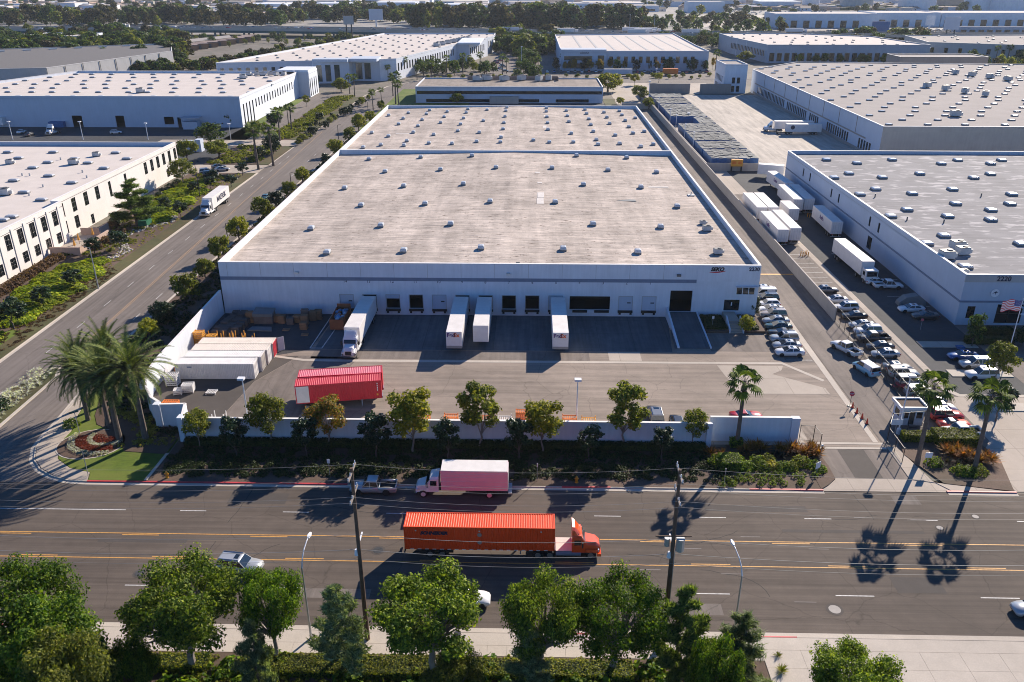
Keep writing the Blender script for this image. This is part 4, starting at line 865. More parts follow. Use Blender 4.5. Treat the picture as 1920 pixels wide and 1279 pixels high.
def tractor(root, x0, paint='paint_white', roofp=None, cl=1.0, low=False):
    """conventional tractor, rear axle area at local x0, nose forward (+x)"""
    P = paint; fr = x0
    MB().box(fr-1.2, fr+6.0, -.45, .45, .6, .95).build('frame', 'dark_metal', root)
    MB().box(fr+1.2, fr+2.95, -1.0, 1.0, .96, 1.02).build('deck_plate', 'galv', root)
    cx = fr+3.0
    b = MB()
    rings = [[(cx, -1.2, .9), (cx, 1.2, .9), (cx, 1.2, 3.0), (cx, 1.1, 3.15), (cx, -1.1, 3.15), (cx, -1.2, 3.0)],
             [(cx+cl, -1.2, .9), (cx+cl, 1.2, .9), (cx+cl, 1.2, 2.7), (cx+cl, 1.05, 2.95), (cx+cl, -1.05, 2.95), (cx+cl, -1.2, 2.7)],
             [(cx+cl+.45, -1.18, .9), (cx+cl+.45, 1.18, .9), (cx+cl+.45, 1.12, 2.1), (cx+cl+.35, 1.0, 2.3), (cx+cl+.35, -1.0, 2.3), (cx+cl+.45, -1.12, 2.1)]]
    b.loft(rings); cab = b.build('cab', P, root)
    b = MB()   # fairing
    fz = 4.0 if not low else 3.35
    b.loft([[(cx, -1.15, 3.0), (cx, 1.15, 3.0), (cx, 1.1, fz-.25), (cx, .85, fz), (cx, -.85, fz), (cx, -1.1, fz-.25)],
            [(cx+.3*cl, -1.12, 3.0), (cx+.3*cl, 1.12, 3.0), (cx+.3*cl, 1.0, fz-.45), (cx+.3*cl, .7, fz-.15), (cx+.3*cl, -.7, fz-.15), (cx+.3*cl, -1.0, fz-.45)],
            [(cx+.65*cl, -1.1, 2.95), (cx+.65*cl, 1.1, 2.95), (cx+.65*cl, .85, 3.25), (cx+.65*cl, .6, 3.45), (cx+.65*cl, -.6, 3.45), (cx+.65*cl, -.85, 3.25)],
            [(cx+cl-.05, -1.0, 2.8), (cx+cl-.05, 1.0, 2.8), (cx+cl-.05, .8, 2.9), (cx+cl-.05, .5, 3.0), (cx+cl-.05, -.5, 3.0), (cx+cl-.05, -.8, 2.9)]])
    b.build('roof_fairing', roofp or P, cab, smooth=False)
    MB().hexa([(cx+cl+.02, -1.0, 2.78), (cx+cl+.42, -1.02, 2.12), (cx+cl+.42, 1.02, 2.12), (cx+cl+.02, 1.0, 2.78), (cx+cl+.06, -1.0, 2.82), (cx+cl+.48, -1.02, 2.14), (cx+cl+.48, 1.02, 2.14), (cx+cl+.06, 1.0, 2.82)]).build('windscreen', 'car_glass', cab)
    for s_ in (-1, 1):
        MB().box(cx+.25, cx+cl-.02, s_*1.2-.012, s_*1.2+.012, 1.85, 2.5).build('side_window', 'car_glass', cab)
        MB().box(cx+cl+.05, cx+cl+.2, s_*1.45-.12, s_*1.45+.12, 1.75, 2.4).box(cx+cl+.08, cx+cl+.15, min(s_*1.15, s_*1.4), max(s_*1.15, s_*1.4), 2.0, 2.05).build('mirror', 'dark_metal', cab)
    b = MB(); hx = cx+cl+.46
    b.loft([[(hx, -1.05, .95), (hx, 1.05, .95), (hx, 1.0, 1.8), (hx, .8, 2.1), (hx, -.8, 2.1), (hx, -1.0, 1.8)],
            [(hx+1.1, -.95, .8), (hx+1.1, .95, .8), (hx+1.1, .88, 1.6), (hx+1.1, .65, 1.9), (hx+1.1, -.65, 1.9), (hx+1.1, -.88, 1.6)],
            [(hx+1.6, -.8, .75), (hx+1.6, .8, .75), (hx+1.6, .7, 1.3), (hx+1.55, .5, 1.55), (hx+1.55, -.5, 1.55), (hx+1.6, -.7, 1.3)]])
    b.build('bonnet', P, root, smooth=False)
    for s_ in (-1, 1):
        b = MB(); b.hexa([(hx-.15, min(s_*.8, s_*1.22), .95), (hx+1.35, min(s_*.8, s_*1.2), .85), (hx+1.35, max(s_*.8, s_*1.2), .85), (hx-.15, max(s_*.8, s_*1.22), .95), (hx+.1, min(s_*.8, s_*1.2), 1.3), (hx+1.2, min(s_*.8, s_*1.15), 1.2), (hx+1.2, max(s_*.8, s_*1.15), 1.2), (hx+.1, max(s_*.8, s_*1.2), 1.3)]); b.build('mudguard', P, root)
        MB().box(hx+1.36, hx+1.5, min(s_*.72, s_*1.1), max(s_*.72, s_*1.1), .98, 1.22).build('headlight', 'head_lamp', root)
        MB().tube((fr+1.3, s_*1.0, .7), (fr+3.0+cl, s_*1.0, .7), .3, None, 10).build('fuel_tank', 'galv' if P != 'cab_orange' else 'stripe_blue', root)
    MB().box(hx+1.58, hx+1.66, -.5, .5, .8, 1.4).build('grille', 'black', root); MB().box(hx+1.3, hx+1.72, -1.2, 1.2, .4, .75).build('bumper', P if P != 'paint_white' else 'chrome', root)
    wheels(root, (fr-.65, fr+.65), 1.27, .52, .55); wheels(root, (hx+.6,), 1.2, .52, .32)

# ================= TEMPLATES: plants =================
def rv(rnd): 
    while True:
        v = Vector((rnd.uniform(-1, 1), rnd.uniform(-1, 1), rnd.uniform(-1, 1)))
        if .05 < v.length < 1: return v.normalized()
def leaves(b, pts, size, rnd, m=0, up=.3, aspect=.6):
    for p, nrm in pts:
        n_ = (nrm*.8+rv(rnd)*.75+Vector((0, 0, up))).normalized(); a = n_.orthogonal().normalized()
        a = (Matrix.Rotation(rnd.uniform(0, 2*pi), 3, n_) @ a); c = n_.cross(a); s_ = size*rnd.uniform(.6, 1.3)
        a2 = a*s_; c2 = c*s_*aspect; k = n_*s_*.18
        b.add([p-a2, p-c2+k, p+a2, p+c2+k], [(0, 1, 2), (0, 2, 3)] if rnd.random() < .5 else [(0, 1, 3), (1, 2, 3)], m)
def limb(b, p0, p1, r0, r1, rnd, segs=4, sag=.12, n=6):
    pts = []; d = (Vector(p1)-Vector(p0)); L = d.length
    for i in range(segs+1):
        t_ = i/segs; pts.append(Vector(p0)+d*t_+rv(rnd)*L*.05*(0 < i < segs)+Vector((0, 0, L*sag*sin(pi*t_))))
    b.path(pts, [r0+(r1-r0)*i/segs for i in range(segs+1)], n); return pts
def tree_tpl(kind, seed, R_, H, base, nl, leaf, mat, lobes=16, lr=(.26, .42), bark='bark', squash=.75, open_=.0, multi=False, dens=1., fill=.35, thick=None):
    rnd = random.Random(seed); b = MB(); w = MB()
    cz = base+(H-base)*.5; hz = (H-base)/2; L_ = []
    for i in range(lobes):
        a = i*2.399+rnd.uniform(-.4, .4); t_ = (i+.5)/lobes; z = cz+hz*(1-2*t_)*.72; rr = R_*math.sqrt(max(.08, 1-((z-cz)/hz)**2))*rnd.uniform(.45, .8)
        if z < cz: rr *= 1.05
        r = R_*rnd.uniform(*lr)*(1-open_*.35); L_.append((Vector((cos(a)*rr, sin(a)*rr, z)), r))
    L_.append((Vector((0, 0, cz+hz*.55)), R_*lr[1]))
    tot = sum(r*r for _, r in L_); pts = []
    for c, r in L_:
        for k in range(int(nl*r*r/tot)):
            d = rv(rnd)
            if rnd.random() < .25: d.z = abs(d.z)
            rad = r*(1-fill*rnd.random()**1.5)*(1+.22*sin(d.x*7+c.x*3)*cos(d.y*6+c.y)+.12*rnd.uniform(-1, 1))
            pts.append((c+Vector((d.x*rad, d.y*rad, d.z*rad*squash)), d))
    leaves(b, pts, leaf, rnd)
    tr = thick or R_*.055+.05; fork = base*.75+.2
    trunk = limb(w, (0, 0, -.1), (rnd.uniform(-.2, .2), rnd.uniform(-.2, .2), fork), tr, tr*.75, rnd, 4, 0, 8)
    for c, r in L_[::(1 if R_ > 3 else 2)]:
        limb(w, trunk[-1]-Vector((0, 0, rnd.uniform(0, fork*.2))), c*.92+Vector((0, 0, -r*.3)), tr*.5, tr*.1, rnd, 3, .08, 5)
    TPL[kind] = [('trunk', w.mesh('trunk', [bark]), -1), ('crown', b.mesh('crown', [mat]), -1)]
def pine_tpl(kind, seed, R_, H, base, nl, mat, droop=.25, taper=1.):
    rnd = random.Random(seed); b = MB(); w = MB()
    limb(w, (0, 0, -.1), (0, 0, H*.96), R_*.07+.06, .04, rnd, 6, 0, 7); pts = []
    nb = 26
    for i in range(nb):
        t_ = i/nb; z = base+(H-base)*t_; a = i*2.4+rnd.uniform(-.4, .4); ln = R_*(1-t_**1.3*taper)*rnd.uniform(.6, 1.1)+.3
        e = Vector((cos(a)*ln, sin(a)*ln, z+ln*.18)); limb(w, (0, 0, z), e, .06, .02, rnd, 2, .05, 4)
        for k in range(max(4, int(nl/nb*(ln/R_+.15)))):
            s_ = rnd.uniform(.25, 1.05); p = Vector((0, 0, z)).lerp(e, s_)+rv(rnd)*(.14+.17*ln*(1-abs(s_-.7)))*.9; pts.append((p, rv(rnd)))
    for p, nrm in pts:
        for q in range(3):
            d = (rv(rnd)+Vector((0, 0, .5))).normalized()*rnd.uniform(.25, .5); s_ = d.orthogonal().normalized()*.045
            b.add([p-s_, p+s_, p+d], [(0, 1, 2)])
    TPL[kind] = [('trunk', w.mesh('trunk', ['bark']), -1), ('crown', b.mesh('crown', [mat]), -1)]
def fanpalm_tpl(kind, seed, H, nf=17, R_=1.9, tw_=.3):
    rnd = random.Random(seed); w = MB(); b = MB()
    pts = [Vector((sin(t_/8*1.3)*.25*(seed % 3-1), 0, H*t_/8-.1*(t_ == 0))) for t_ in range(9)]
    w.path(pts, [tw_*1.25]+[tw_*(1-.3*t_/8) for t_ in range(1, 9)], 9)
    top = pts[-1]
    for i in range(nf):
        a = i*2.4; el = 1.15-1.9*(i/nf)**1.1+rnd.uniform(-.15, .15); ln = R_*rnd.uniform(.75, 1.05)*.75
        d = Vector((cos(a)*cos(el), sin(a)*cos(el), sin(el))); hub = top+d*ln; side_ = d.cross(Vector((0, 0, 1))).normalized(); up = side_.cross(d)
        w.tube(top, hub, .03, .02, 4)
        nb = 15
        for k in range(nb):
            th = (k/(nb-1)-.5)*3.9; dd = (d*cos(th)+side_*sin(th)+up*(-.12)); ll = R_*.62*rnd.uniform(.85, 1.1)*(1-.18*abs(th)/1.9); pe = side_*cos(th)-d*sin(th)
            mid = hub+dd*ll*.6; tip = hub+dd*ll+Vector((0, 0, -.42*ll))
            s_ = pe*.13
            b.add([hub, mid-s_, mid+s_, tip], [(0, 1, 2), (1, 3, 2)])
    for k in range(70):     # dry skirt
        a = rnd.uniform(0, 2*pi); z = rnd.uniform(.2, 1.2); o = top-Vector((0, 0, z)); d = Vector((cos(a), sin(a), 0)); s_ = Vector((-sin(a), cos(a), 0))*.08
        w.add([o+d*tw_*.8-s_, o+d*tw_*.8+s_, o+d*(tw_+.25)-Vector((0, 0, .7))], [(0, 1, 2)])
    TPL[kind] = [('trunk', w.mesh('trunk', ['palm_bark']), -1), ('crown', b.mesh('crown', ['palm_leaf']), -1)]
def datepalm_tpl(kind, seed, H, nf=46, R_=4.4):
    rnd = random.Random(seed); w = MB(); b = MB()
    w.path([Vector((0, 0, H*t_/6-.1*(t_ == 0))) for t_ in range(7)], [.42, .36, .33, .32, .33, .4, .5], 10)
    top = Vector((0, 0, H))
    for i in range(nf):
        a = i*2.4+rnd.uniform(-.15, .15); el = 1.45-2.0*(i/nf)+rnd.uniform(-.1, .1); ln = R_*rnd.uniform(.85, 1.08)
        hd = Vector((cos(a), sin(a), 0)); pts = []
        for k in range(9):
            s_ = k/8; e = el-1.15*s_**1.5*(.5+.5*cos(el)); pts.append((pts[-1]+(hd*cos(e)+Vector((0, 0, sin(e))))*ln/8) if pts else top+hd*.2)
        w.path(pts[:5], [.05, .04, .03, .025, .02], 4)
        for k in range(1, 9):
            for q in range(5):
                p = pts[k-1].lerp(pts[k], q/5); dr = (pts[k]-pts[k-1]).normalized(); sd = dr.cross(Vector((0, 0, 1)))
                if sd.length < .01: sd = Vector((-hd.y, hd.x, 0))
                sd.normalize(); up = sd.cross(dr); ll = .75*sin(min(1, (k+q/5)/2.2)*pi/2)*(1-.45*(k/8)**2)
                for s_ in (-1, 1):
                    tip = p+(dr*.75+sd*s_*.8+up*.15+Vector((0, 0, -.1))).normalized()*ll*rnd.uniform(.8, 1.15); h = dr*.06
                    b.add([p-h, p+h, tip], [(0, 1, 2)])
    TPL[kind] = [('trunk', w.mesh('trunk', ['palm_bark']), -1), ('crown', b.mesh('crown', ['date_leaf']), -1)]
def bush_mesh(seed, R_, H, nl, leaf, mat, flat=False):
    rnd = random.Random(seed); b = MB(); pts = []
    for k in range(nl):
        d = rv(rnd); d.z = abs(d.z); rad = (1-.3*rnd.random()**2)*(1+.18*sin(d.x*6+seed)*cos(d.y*5)); pts.append((Vector((d.x*R_*rad, d.y*R_*rad, d.z*H*rad+.02)), d))
    leaves(b, pts, leaf, rnd); return b.mesh('bush', [mat])
def hedge_mesh(seed, L, W_, H, n, leaf, mat, core='leaf_core'):
    rnd = random.Random(seed); b = MB(); pts = []
    for k in range(n):
        f = rnd.random(); A1 = L*W_; A2 = L*H*2; A3 = W_*H*2; q = f*(A1+A2+A3)
        if q < A1: p, d = Vector((rnd.uniform(0, L), rnd.uniform(0, W_), H+rnd.uniform(-.1, .06))), Vector((0, 0, 1))
        elif q < A1+A2: s_ = rnd.choice((0, 1)); p, d = Vector((rnd.uniform(0, L), s_*W_+rnd.uniform(-.06, .06), rnd.uniform(0, H))), Vector((0, 2*s_-1, 0))
        else: s_ = rnd.choice((0, 1)); p, d = Vector((s_*L+rnd.uniform(-.06, .06), rnd.uniform(0, W_), rnd.uniform(0, H))), Vector((2*s_-1, 0, 0))
        pts.append((p, d))
    leaves(b, pts, leaf, rnd); b.box(.12, L-.12, .12, W_-.12, 0, H-.14, 1); return b.mesh('hedge', [mat, 'hedge'])
def spiky_mesh(seed, n, R_, mat, w_=.07):
    rnd = random.Random(seed); b = MB()
    for k in range(n):
        a = rnd.uniform(0, 2*pi); el = rnd.uniform(.25, 1.35); d = Vector((cos(a)*cos(el), sin(a)*cos(el), sin(el))); ln = R_*rnd.uniform(.6, 1.1); s_ = Vector((-sin(a), cos(a), 0))*w_
        mid = d*ln*.55; tip = d*ln+Vector((cos(a), sin(a), -.4))*ln*.2
        b.add([Vector((0, 0, 0)), mid-s_, mid+s_, tip], [(0, 1, 2), (1, 3, 2)])
    return b.mesh('leaves', [mat])
# near street trees
for i_, (r_, h_, b_) in enumerate(((4.6, 8.4, 3.5), (5.0, 8.8, 3.7), (4.3, 7.6, 3.3))): tree_tpl('street%d' % i_, 11+i_, r_*1.12, h_, b_, 23000, .125, ('leaf_green', 'leaf_deep', 'leaf_green')[i_], 52, (.15, .3), bark='pale_bark', squash=.62, open_=.15, fill=.75)
for i_ in range(2): tree_tpl('shade%d' % i_, 31+i_, 4.2, 7.5, 1.6, 20000, .12, 'leaf_shade' if i_ else 'leaf_deep', 40, (.17, .32), squash=.8, fill=.6)
for i_ in range(3): pine_tpl('pine%d' % i_, 41+i_, (2.0, 2.3, 1.8)[i_], (8.4, 8.8, 7.2)[i_], 1.4, 5200, ('needle_grey', 'needle', 'needle_grey')[i_])
for i_, (m_, r_, h_) in enumerate((('leaf_olive', 2.2, 6.6), ('leaf_red', 2.2, 6.2), ('leaf_yellow', 2.1, 6.2), ('leaf_olive', 1.9, 6.8))): tree_tpl('wall%d' % i_, 51+i_, r_, h_, 2.0, 3600, .15, m_, 14, bark='pale_bark', squash=.95, open_=.3, fill=.5, thick=.1)
for i_ in range(2): tree_tpl('magnolia%d' % i_, 61+i_, 1.35, 4.6, 1.5, 1500, .15, 'leaf_dark', 11, squash=1., fill=.6, thick=.07)
for i_, m_ in enumerate(('leaf_olive', 'leaf_dark', 'leaf_yellow')): tree_tpl('round%d' % i_, 71+i_, 2.6, 5.2, 1.0, 2400, .22, m_, 12, squash=.9, fill=.4)
for i_, m_ in enumerate(('far_leaf', 'far_leaf', 'far_leaf_brown', 'leaf_olive')): tree_tpl('far%d' % i_, 81+i_, 4.5, 9+i_, 1.6, 900, .5, m_, 12, squash=.95, fill=.35)
pine_tpl('farpine', 90, 3.6, 13, 2, 1100, 'needle')
fanpalm_tpl('fan0', 1, 9.6, R_=2.2); fanpalm_tpl('fan1', 2, 11.2, R_=2.3); fanpalm_tpl('fan2', 3, 10.6, R_=2.3); fanpalm_tpl('fanfar', 5, 11, nf=16, R_=2.3)
for i_ in range(2): datepalm_tpl('date%d' % i_, 7+i_, 8.8+i_, 76, 5.3)
BUSH = {k: bush_mesh(i, 1, .9, 420, .13, k) for i, k in enumerate(('leaf_green', 'leaf_dark', 'hedge_olive', 'juniper', 'hedge_red', 'yellow_flower', 'leaf_olive', 'hedge'))}
JUN = [bush_mesh(70+i, 1, .55, 1300, .1, 'juniper') for i in range(3)]
TUFT = spiky_mesh(4, 60, .6, 'dry_tuft' if 'dry_tuft' in MATS else 'leaf_olive', .03)
AGV = [spiky_mesh(5+i, 90, 1.15, 'agave', .06) for i in range(3)]; AGL = spiky_mesh(9, 70, .9, 'agave_low', .05)
# ================= OBJECTS =================
HT = {}
for k, p in TPL.items():
    HT[k] = max(v.co.z for _, me, _ in p for v in me.vertices)
def plant(kind, name, cat, label, bx, by, ty, group=None, hmin=.5, hmax=2.4, wide=None, base=None, rnd=[0]):
    x, y = base or G(bx, by); rnd[0] += 1
    h = ZAT(bx, ty, y) if ty else HT[kind]; s = max(hmin, min(hmax, h/HT[kind]))
    return spawn(kind, name, label, cat, (x, y, .1), rnd[0]*1.7, group, (s*(wide or 1), s*(wide or 1), s) if wide else s)
# --- trees in front of the yard wall ---
gw = 'tall young trees in front of the yard wall'
for k, bx, by, ty, lab in (('wall0', 375, 838, 768, 'small airy young tree at the left end of the yard wall'),
        ('wall0', 508, 834, 738, 'broad dark-green tree beside the left yard lamp, in front of the wall'),
        ('wall1', 618, 838, 745, 'tree with rust-red top in front of the wall below the red container'),
        ('wall2', 775, 850, 732, 'yellow-green tree in front of the wall, just above the box truck cab'),
        ('wall3', 900, 842, 719, 'tallest olive-green tree in front of the wall above the pink box truck'),
        ('wall2', 1017, 850, 751, 'thin bright-yellow tree in front of the wall, left of the middle yard lamp'),
        ('wall3', 1170, 840, 720, 'tall slender olive tree in front of the wall, right of the middle yard lamp'),
        ('wall0', 1297, 838, 767, 'small open-crowned tree where the yard wall steps back')):
    plant(k, 'young_tree', 'tree', lab, bx, by, ty, gw, .6, 1.8, wide=(.95 if ty > 760 else 1.05))
gm = 'dark magnolia saplings in front of the yard wall'
for i, (bx, by, ty, lab) in enumerate(((445, 858, 783, 'dark magnolia sapling, first from the left along the yard wall'), (575, 858, 781, 'dark magnolia sapling between the broad green tree and the rust-topped tree'),
        (706, 860, 775, 'dark magnolia sapling between the rust-topped and the yellow-green tree'), (840, 862, 788, 'dark magnolia sapling above the roof of the pink box truck'),
        (973, 862, 784, 'dark magnolia sapling just left of the thin yellow tree'), (1104, 862, 797, 'dark magnolia sapling left of the tall slender olive tree'), (1240, 862, 802, 'dark magnolia sapling nearest the right utility pole'))):
    plant('magnolia%d' % (i % 2), 'magnolia_sapling', 'tree', lab, bx, by, ty, gm, .7, 1.6, wide=1.15)
# --- palms ---
gp = 'fan palms by the entrance'
for k, bx, by, lab in (('fan0', 1381, 838, 'fan palm behind the low wall, the leftmost fan palm by the entrance'), ('fan1', 1719, 871, 'fan palm between the guard booth and the hedge'), ('fan2', 1826, 884, 'rightmost fan palm rising from the orange-leaved bed')):
    plant(k, 'fan_palm', 'palm tree', lab, bx, by, None, gp)
gd = 'date palms at the street corner'
for i, (bx, by, ty, lab) in enumerate(((166, 789, 716, 'front-left date palm leaning over the side street'), (205, 800, 725, 'date palm second from the left in the front row of the corner clump'), (225, 827, 728, 'date palm nearest the red and white flower bed'), (274, 826, 712, 'rightmost date palm of the corner clump, with a thick grey trunk'), (166, 762, 690, 'rear-left date palm half hidden in the corner clump'), (219, 752, 690, 'rear date palm nearest the curved wall'))):
    x, y = G(bx, by); h = ZAT(bx, ty, y); s = 1.1*min(1.4, max(.8, (h+.6)/(8.8+i % 2)))
    spawn('date%d' % (i % 2), 'date_palm', lab, 'palm tree', (x, y, .1), i*1.1, gd, s)
# --- south side trees ---
gs = 'trees along the near pavement'
for k, bx, by, ty, w_, lab in (
        ('street1', 62, 1268, 1050, .92, 'wide dark-green tree at the far left of the near pavement'),
        ('street0', 366, 1255, 1040, .96, 'big round green tree beside the silver wagon on the near pavement'),
        ('street1', 521, 1240, 1040, .56, 'narrow dark-green tree left of the near street lamp'),
        ('street2', 812, 1262, 1046, .98, 'spreading tree with forked pale trunk hiding the white car'),
        ('street0', 1012, 1275, 1050, .66, 'left half of the twin green trees near the orange truck cab'),
        ('street1', 1150, 1262, 1064, .92, 'tall full green tree left of the right utility pole'),
        ('street2', 1583, 1375, 1196, .85, 'rounded green tree by the wide pavement in the lower right')):
    plant(k, 'street_tree', 'tree', lab, bx, by, ty+34, gs, .5, 1.3, wide=w_*.93)
for k, bx, by, ty, w_, lab in (('pine0', 645, 1262, 1094, 1.05, 'grey-green pine beside the left utility pole'), ('pine1', 1268, 1290, 1092, .95, 'slender pine at the foot of the right utility pole'),
        ('pine2', 1372, 1310, 1146, 1.2, 'broad dark pine below the right near street lamp'), ('pine0', 490, 1300, 1162, 1.0, 'ragged pine at the bottom edge left of the near street lamp'),
        ('pine0', 990, 1320, 1168, .9, 'small soft grey pine at the bottom edge in the middle')):
    plant(k, 'pine_tree', 'pine tree', lab, bx, by, ty, 'pines along the near pavement', .6, 1.5, wide=w_)
for k, bx, by, ty, w_, lab in (('shade0', 112, 1325, 1140, .86, 'dense grey-green tree crowding the bottom left corner'), ('shade1', 160, 1400, 1192, .66, 'olive-yellow tree in front of the grey-green one at the bottom left'),
        ('shade1', 855, 1345, 1232, .7, 'low olive shrub-like tree at the bottom edge in the middle'), ('shade0', 1330, 1370, 1200, .5, 'low green tree at the bottom edge between the two right pines'), ('shade0', 262, 1330, 1205, .55, 'small dark tree at the bottom edge right of the olive-yellow one')):
    plant(k, 'shade_tree', 'tree', lab, bx, by, ty, 'trees at the bottom edge', .45, 1.5, wide=w_)
# near hedges
hd = [(-44, 54.6, 15, 1.6, 'hedge_olive', 'low olive hedge along the near pavement, left stretch'), (-26, 54.2, 18, 2.2, 'hedge_olive', 'low olive hedge along the near pavement between street lamp and forked tree'), (-6, 54.3, 15.6, 1.9, 'hedge_olive', 'low olive hedge along the near pavement in the middle')]
for i, (x, y, L, w_, m_, lab) in enumerate(hd):
    tag(put('hedge', hedge_mesh(i, L, w_, .8, int(L*w_*170), .1, m_), None, (x, y, .1)), lab, 'hedge', 'hedges along the near pavement')
tag(put('hedge', hedge_mesh(9, 9.5, 1.0, .9, 2600, .1, 'hedge_olive'), None, (14.6, 56.2, .1), -.62), 'clipped green hedge slanting away from the near pavement', 'hedge')
for i, (px, py, s) in enumerate(((1458, 1232, .7), (1465, 1262, 1.1), (1425, 1275, .8))):
    x, y = G(px, py); tag(put('grass_tuft', TUFT, None, (x, y, .12), i, s*1.3), ('grey-green grass tuft beside the pavement edge', 'large spiky grass clump at the bottom edge by the right pine', 'low grass tuft under the right pine')[i], 'plant')
x, y = G(1290, 1253); b = MB(); b.loft([[(cos(a*pi/4)*r, sin(a*pi/4)*r*.7, z) for a in range(8)] for r, z in ((.7, -.1), (.8, .2), (.5, .5), (.15, .6))]); tag(b.build('boulder', 'skin_rock', None, True, (x, y, .1)), 'pale boulder in the mulch between two pines', 'boulder')
# --- vehicles on the main road ---
T_ = thing('container_truck', 'orange container truck with orange aerodynamic tractor driving right along the main road', 'truck', (-13.2, 72.35, .02))
cb = put('container_body', corr_box(16.15, 2.6, 2.95, 'container_orange', 62), T_, (0, 0, 1.15))
for x in (1.2, 8.0, 14.6): MB().box(x, x+.16, -1.34, -1.3, 3.55, 3.7).build('marker_light', 'lamp_glass', cb, loc=(0, 0, -1.15))
text('SCHNEIDER', .55, 'navy', (3.2, -1.33, 2.15), 0, cb, 'lettering', shear=.25, bold=.03)
for z in (1.0, 2.0):
    o = MB().poly([(cos(k*pi/8)*.24, sin(k*pi/8)*.24) for k in range(16)], 0, .03).build('vent_plate', 'trailer_grey', cb, loc=(8.1, -1.31, z)); o.rotation_euler = (pi/2, 0, 0)
b = MB(); [b.box(.6+k*.8, 1.0+k*.8, -1.33, -1.31, 1.17, 1.24) for k in range(19)]; b.build('reflector_strip', 'sign_white', T_)
MB().box(.2, 16, -.5, .5, .85, 1.13).box(1.6, 5.2, -1.0, 1.0, .5, .9).build('chassis', 'dark_metal', T_)
MB().box(-.15, -.02, -1.2, 1.2, .45, .6).box(-.1, .05, -.9, -.75, .6, 1.15).box(-.1, .05, .75, .9, .6, 1.15).build('rear_bumper', 'dark_metal', T_)
b = MB(); [b.box(12.4, 12.55, s_*.9-.08, s_*.9+.08, .4, 1.15) for s_ in (-1, 1)]; b.build('landing_gear', 'galv', T_)
wheels(T_, (2.7, 4.0), 1.27)
tractor(T_, 15.0, 'cab_orange')
MB().box(16.3, 18.0, -1.15, 1.15, 1.03, 1.08).build('deck_plate', 'patch_white', T_)
x0_, y0_ = -14.0, 82.9
P_ = thing('box_truck', 'white box truck with pink-tinted side parked by the kerb, facing left', 'truck', (-2.4, 83.35, .02), pi)
bx_ = MB().box(0, 8.0, -1.27, 1.27, 1.15, 3.85).build('cargo_box', 'box_pink', P_)
MB().box(.03, 7.97, -1.24, 1.24, 3.851, 3.9).build('box_roof', 'trailer_roof', bx_)
b = MB(); [b.box(.05, 7.95, s_*1.28-.02, s_*1.28+.02, z, z+.035) for z in (1.8, 2.4, 3.0, 3.45) for s_ in (-1, 1)]; b.build('side_rail', 'rail_white', bx_)
MB().box(-.05, -.002, -1.15, 1.15, 1.2, 3.7).build('rear_door', 'trailer_white', bx_); MB().box(-.5, -.06, -1.1, 1.1, .6, .75).build('tail_lift', 'galv', P_)
MB().box(.2, 11, -.45, .45, .6, 1.13).build('chassis', 'dark_metal', P_)
cx = 8.3
b = MB(); b.loft([[(cx, -1.15, .8), (cx, 1.15, .8), (cx, 1.12, 2.6), (cx, .9, 2.9), (cx, -.9, 2.9), (cx, -1.12, 2.6)], [(cx+1.0, -1.15, .8), (cx+1.0, 1.15, .8), (cx+1., 1.08, 2.5), (cx+1., .85, 2.7), (cx+1., -.85, 2.7), (cx+1., -1.08, 2.5)], [(cx+1.6, -1.12, .8), (cx+1.6, 1.12, .8), (cx+1.55, 1.0, 1.75), (cx+1.5, .85, 1.85), (cx+1.5, -.85, 1.85), (cx+1.55, -1.0, 1.75)]])
cab = b.build('cab', 'paint_white', P_)
MB().hexa([(cx+1.03, -.95, 2.5), (cx+1.56, -1., 1.85), (cx+1.56, 1., 1.85), (cx+1.03, .95, 2.5), (cx+1.07, -.95, 2.54), (cx+1.6, -1., 1.88), (cx+1.6, 1., 1.88), (cx+1.07, .95, 2.54)]).build('windscreen', 'car_glass', cab)
for s_ in (-1, 1): MB().box(cx+.25, cx+1.0, s_*1.15-.012, s_*1.15+.012, 1.7, 2.35).build('side_window', 'car_glass', cab); MB().box(cx+1.3, cx+1.4, s_*1.4-.1, s_*1.4+.1, 1.6, 2.2).build('mirror', 'dark_metal', cab)
b = MB(); b.loft([[(cx+1.6, -1.05, .7), (cx+1.6, 1.05, .7), (cx+1.6, .95, 1.7), (cx+1.6, -.95, 1.7)], [(cx+2.6, -.95, .65), (cx+2.6, .95, .65), (cx+2.6, .8, 1.4), (cx+2.6, -.8, 1.4)], [(cx+2.85, -.8, .65), (cx+2.85, .8, .65), (cx+2.85, .7, 1.1), (cx+2.85, -.7, 1.1)]]); b.build('bonnet', 'paint_white', P_)
for s_ in (-1, 1): MB().box(cx+2.5, cx+2.8, min(s_*.75, s_*1.02), max(s_*.75, s_*1.02), .9, 1.15).build('headlight', 'head_lamp', P_)
MB().box(cx+2.84, cx+2.92, -.5, .5, .7, 1.1).build('grille', 'black', P_); MB().box(cx+2.7, cx+3., -1.15, 1.15, .4, .65).build('bumper', 'chrome', P_)
wheels(P_, (2.2,), 1.25, .48, .5, rim='box_pink'); wheels(P_, (cx+1.9,), 1.18, .48, .3, rim='rail_white')
car('pickup', 'light_blue' if False else 'silver', 'silver pickup with a shaded blue-looking roof parked by the kerb behind the utility pole', -18.8, 83.4, pi)
car('suv', 'silver', 'silver wagon with sunroof driving right, half behind the big round tree', -30.4, 68.6, -.12)
car('sedan', 'white', 'white car partly hidden by the spreading forked tree', -6.0, 64.2, 0)
car('sedan', 'silver', 'silver car entering at the right edge of the main road', 50.4, 63.9, pi)
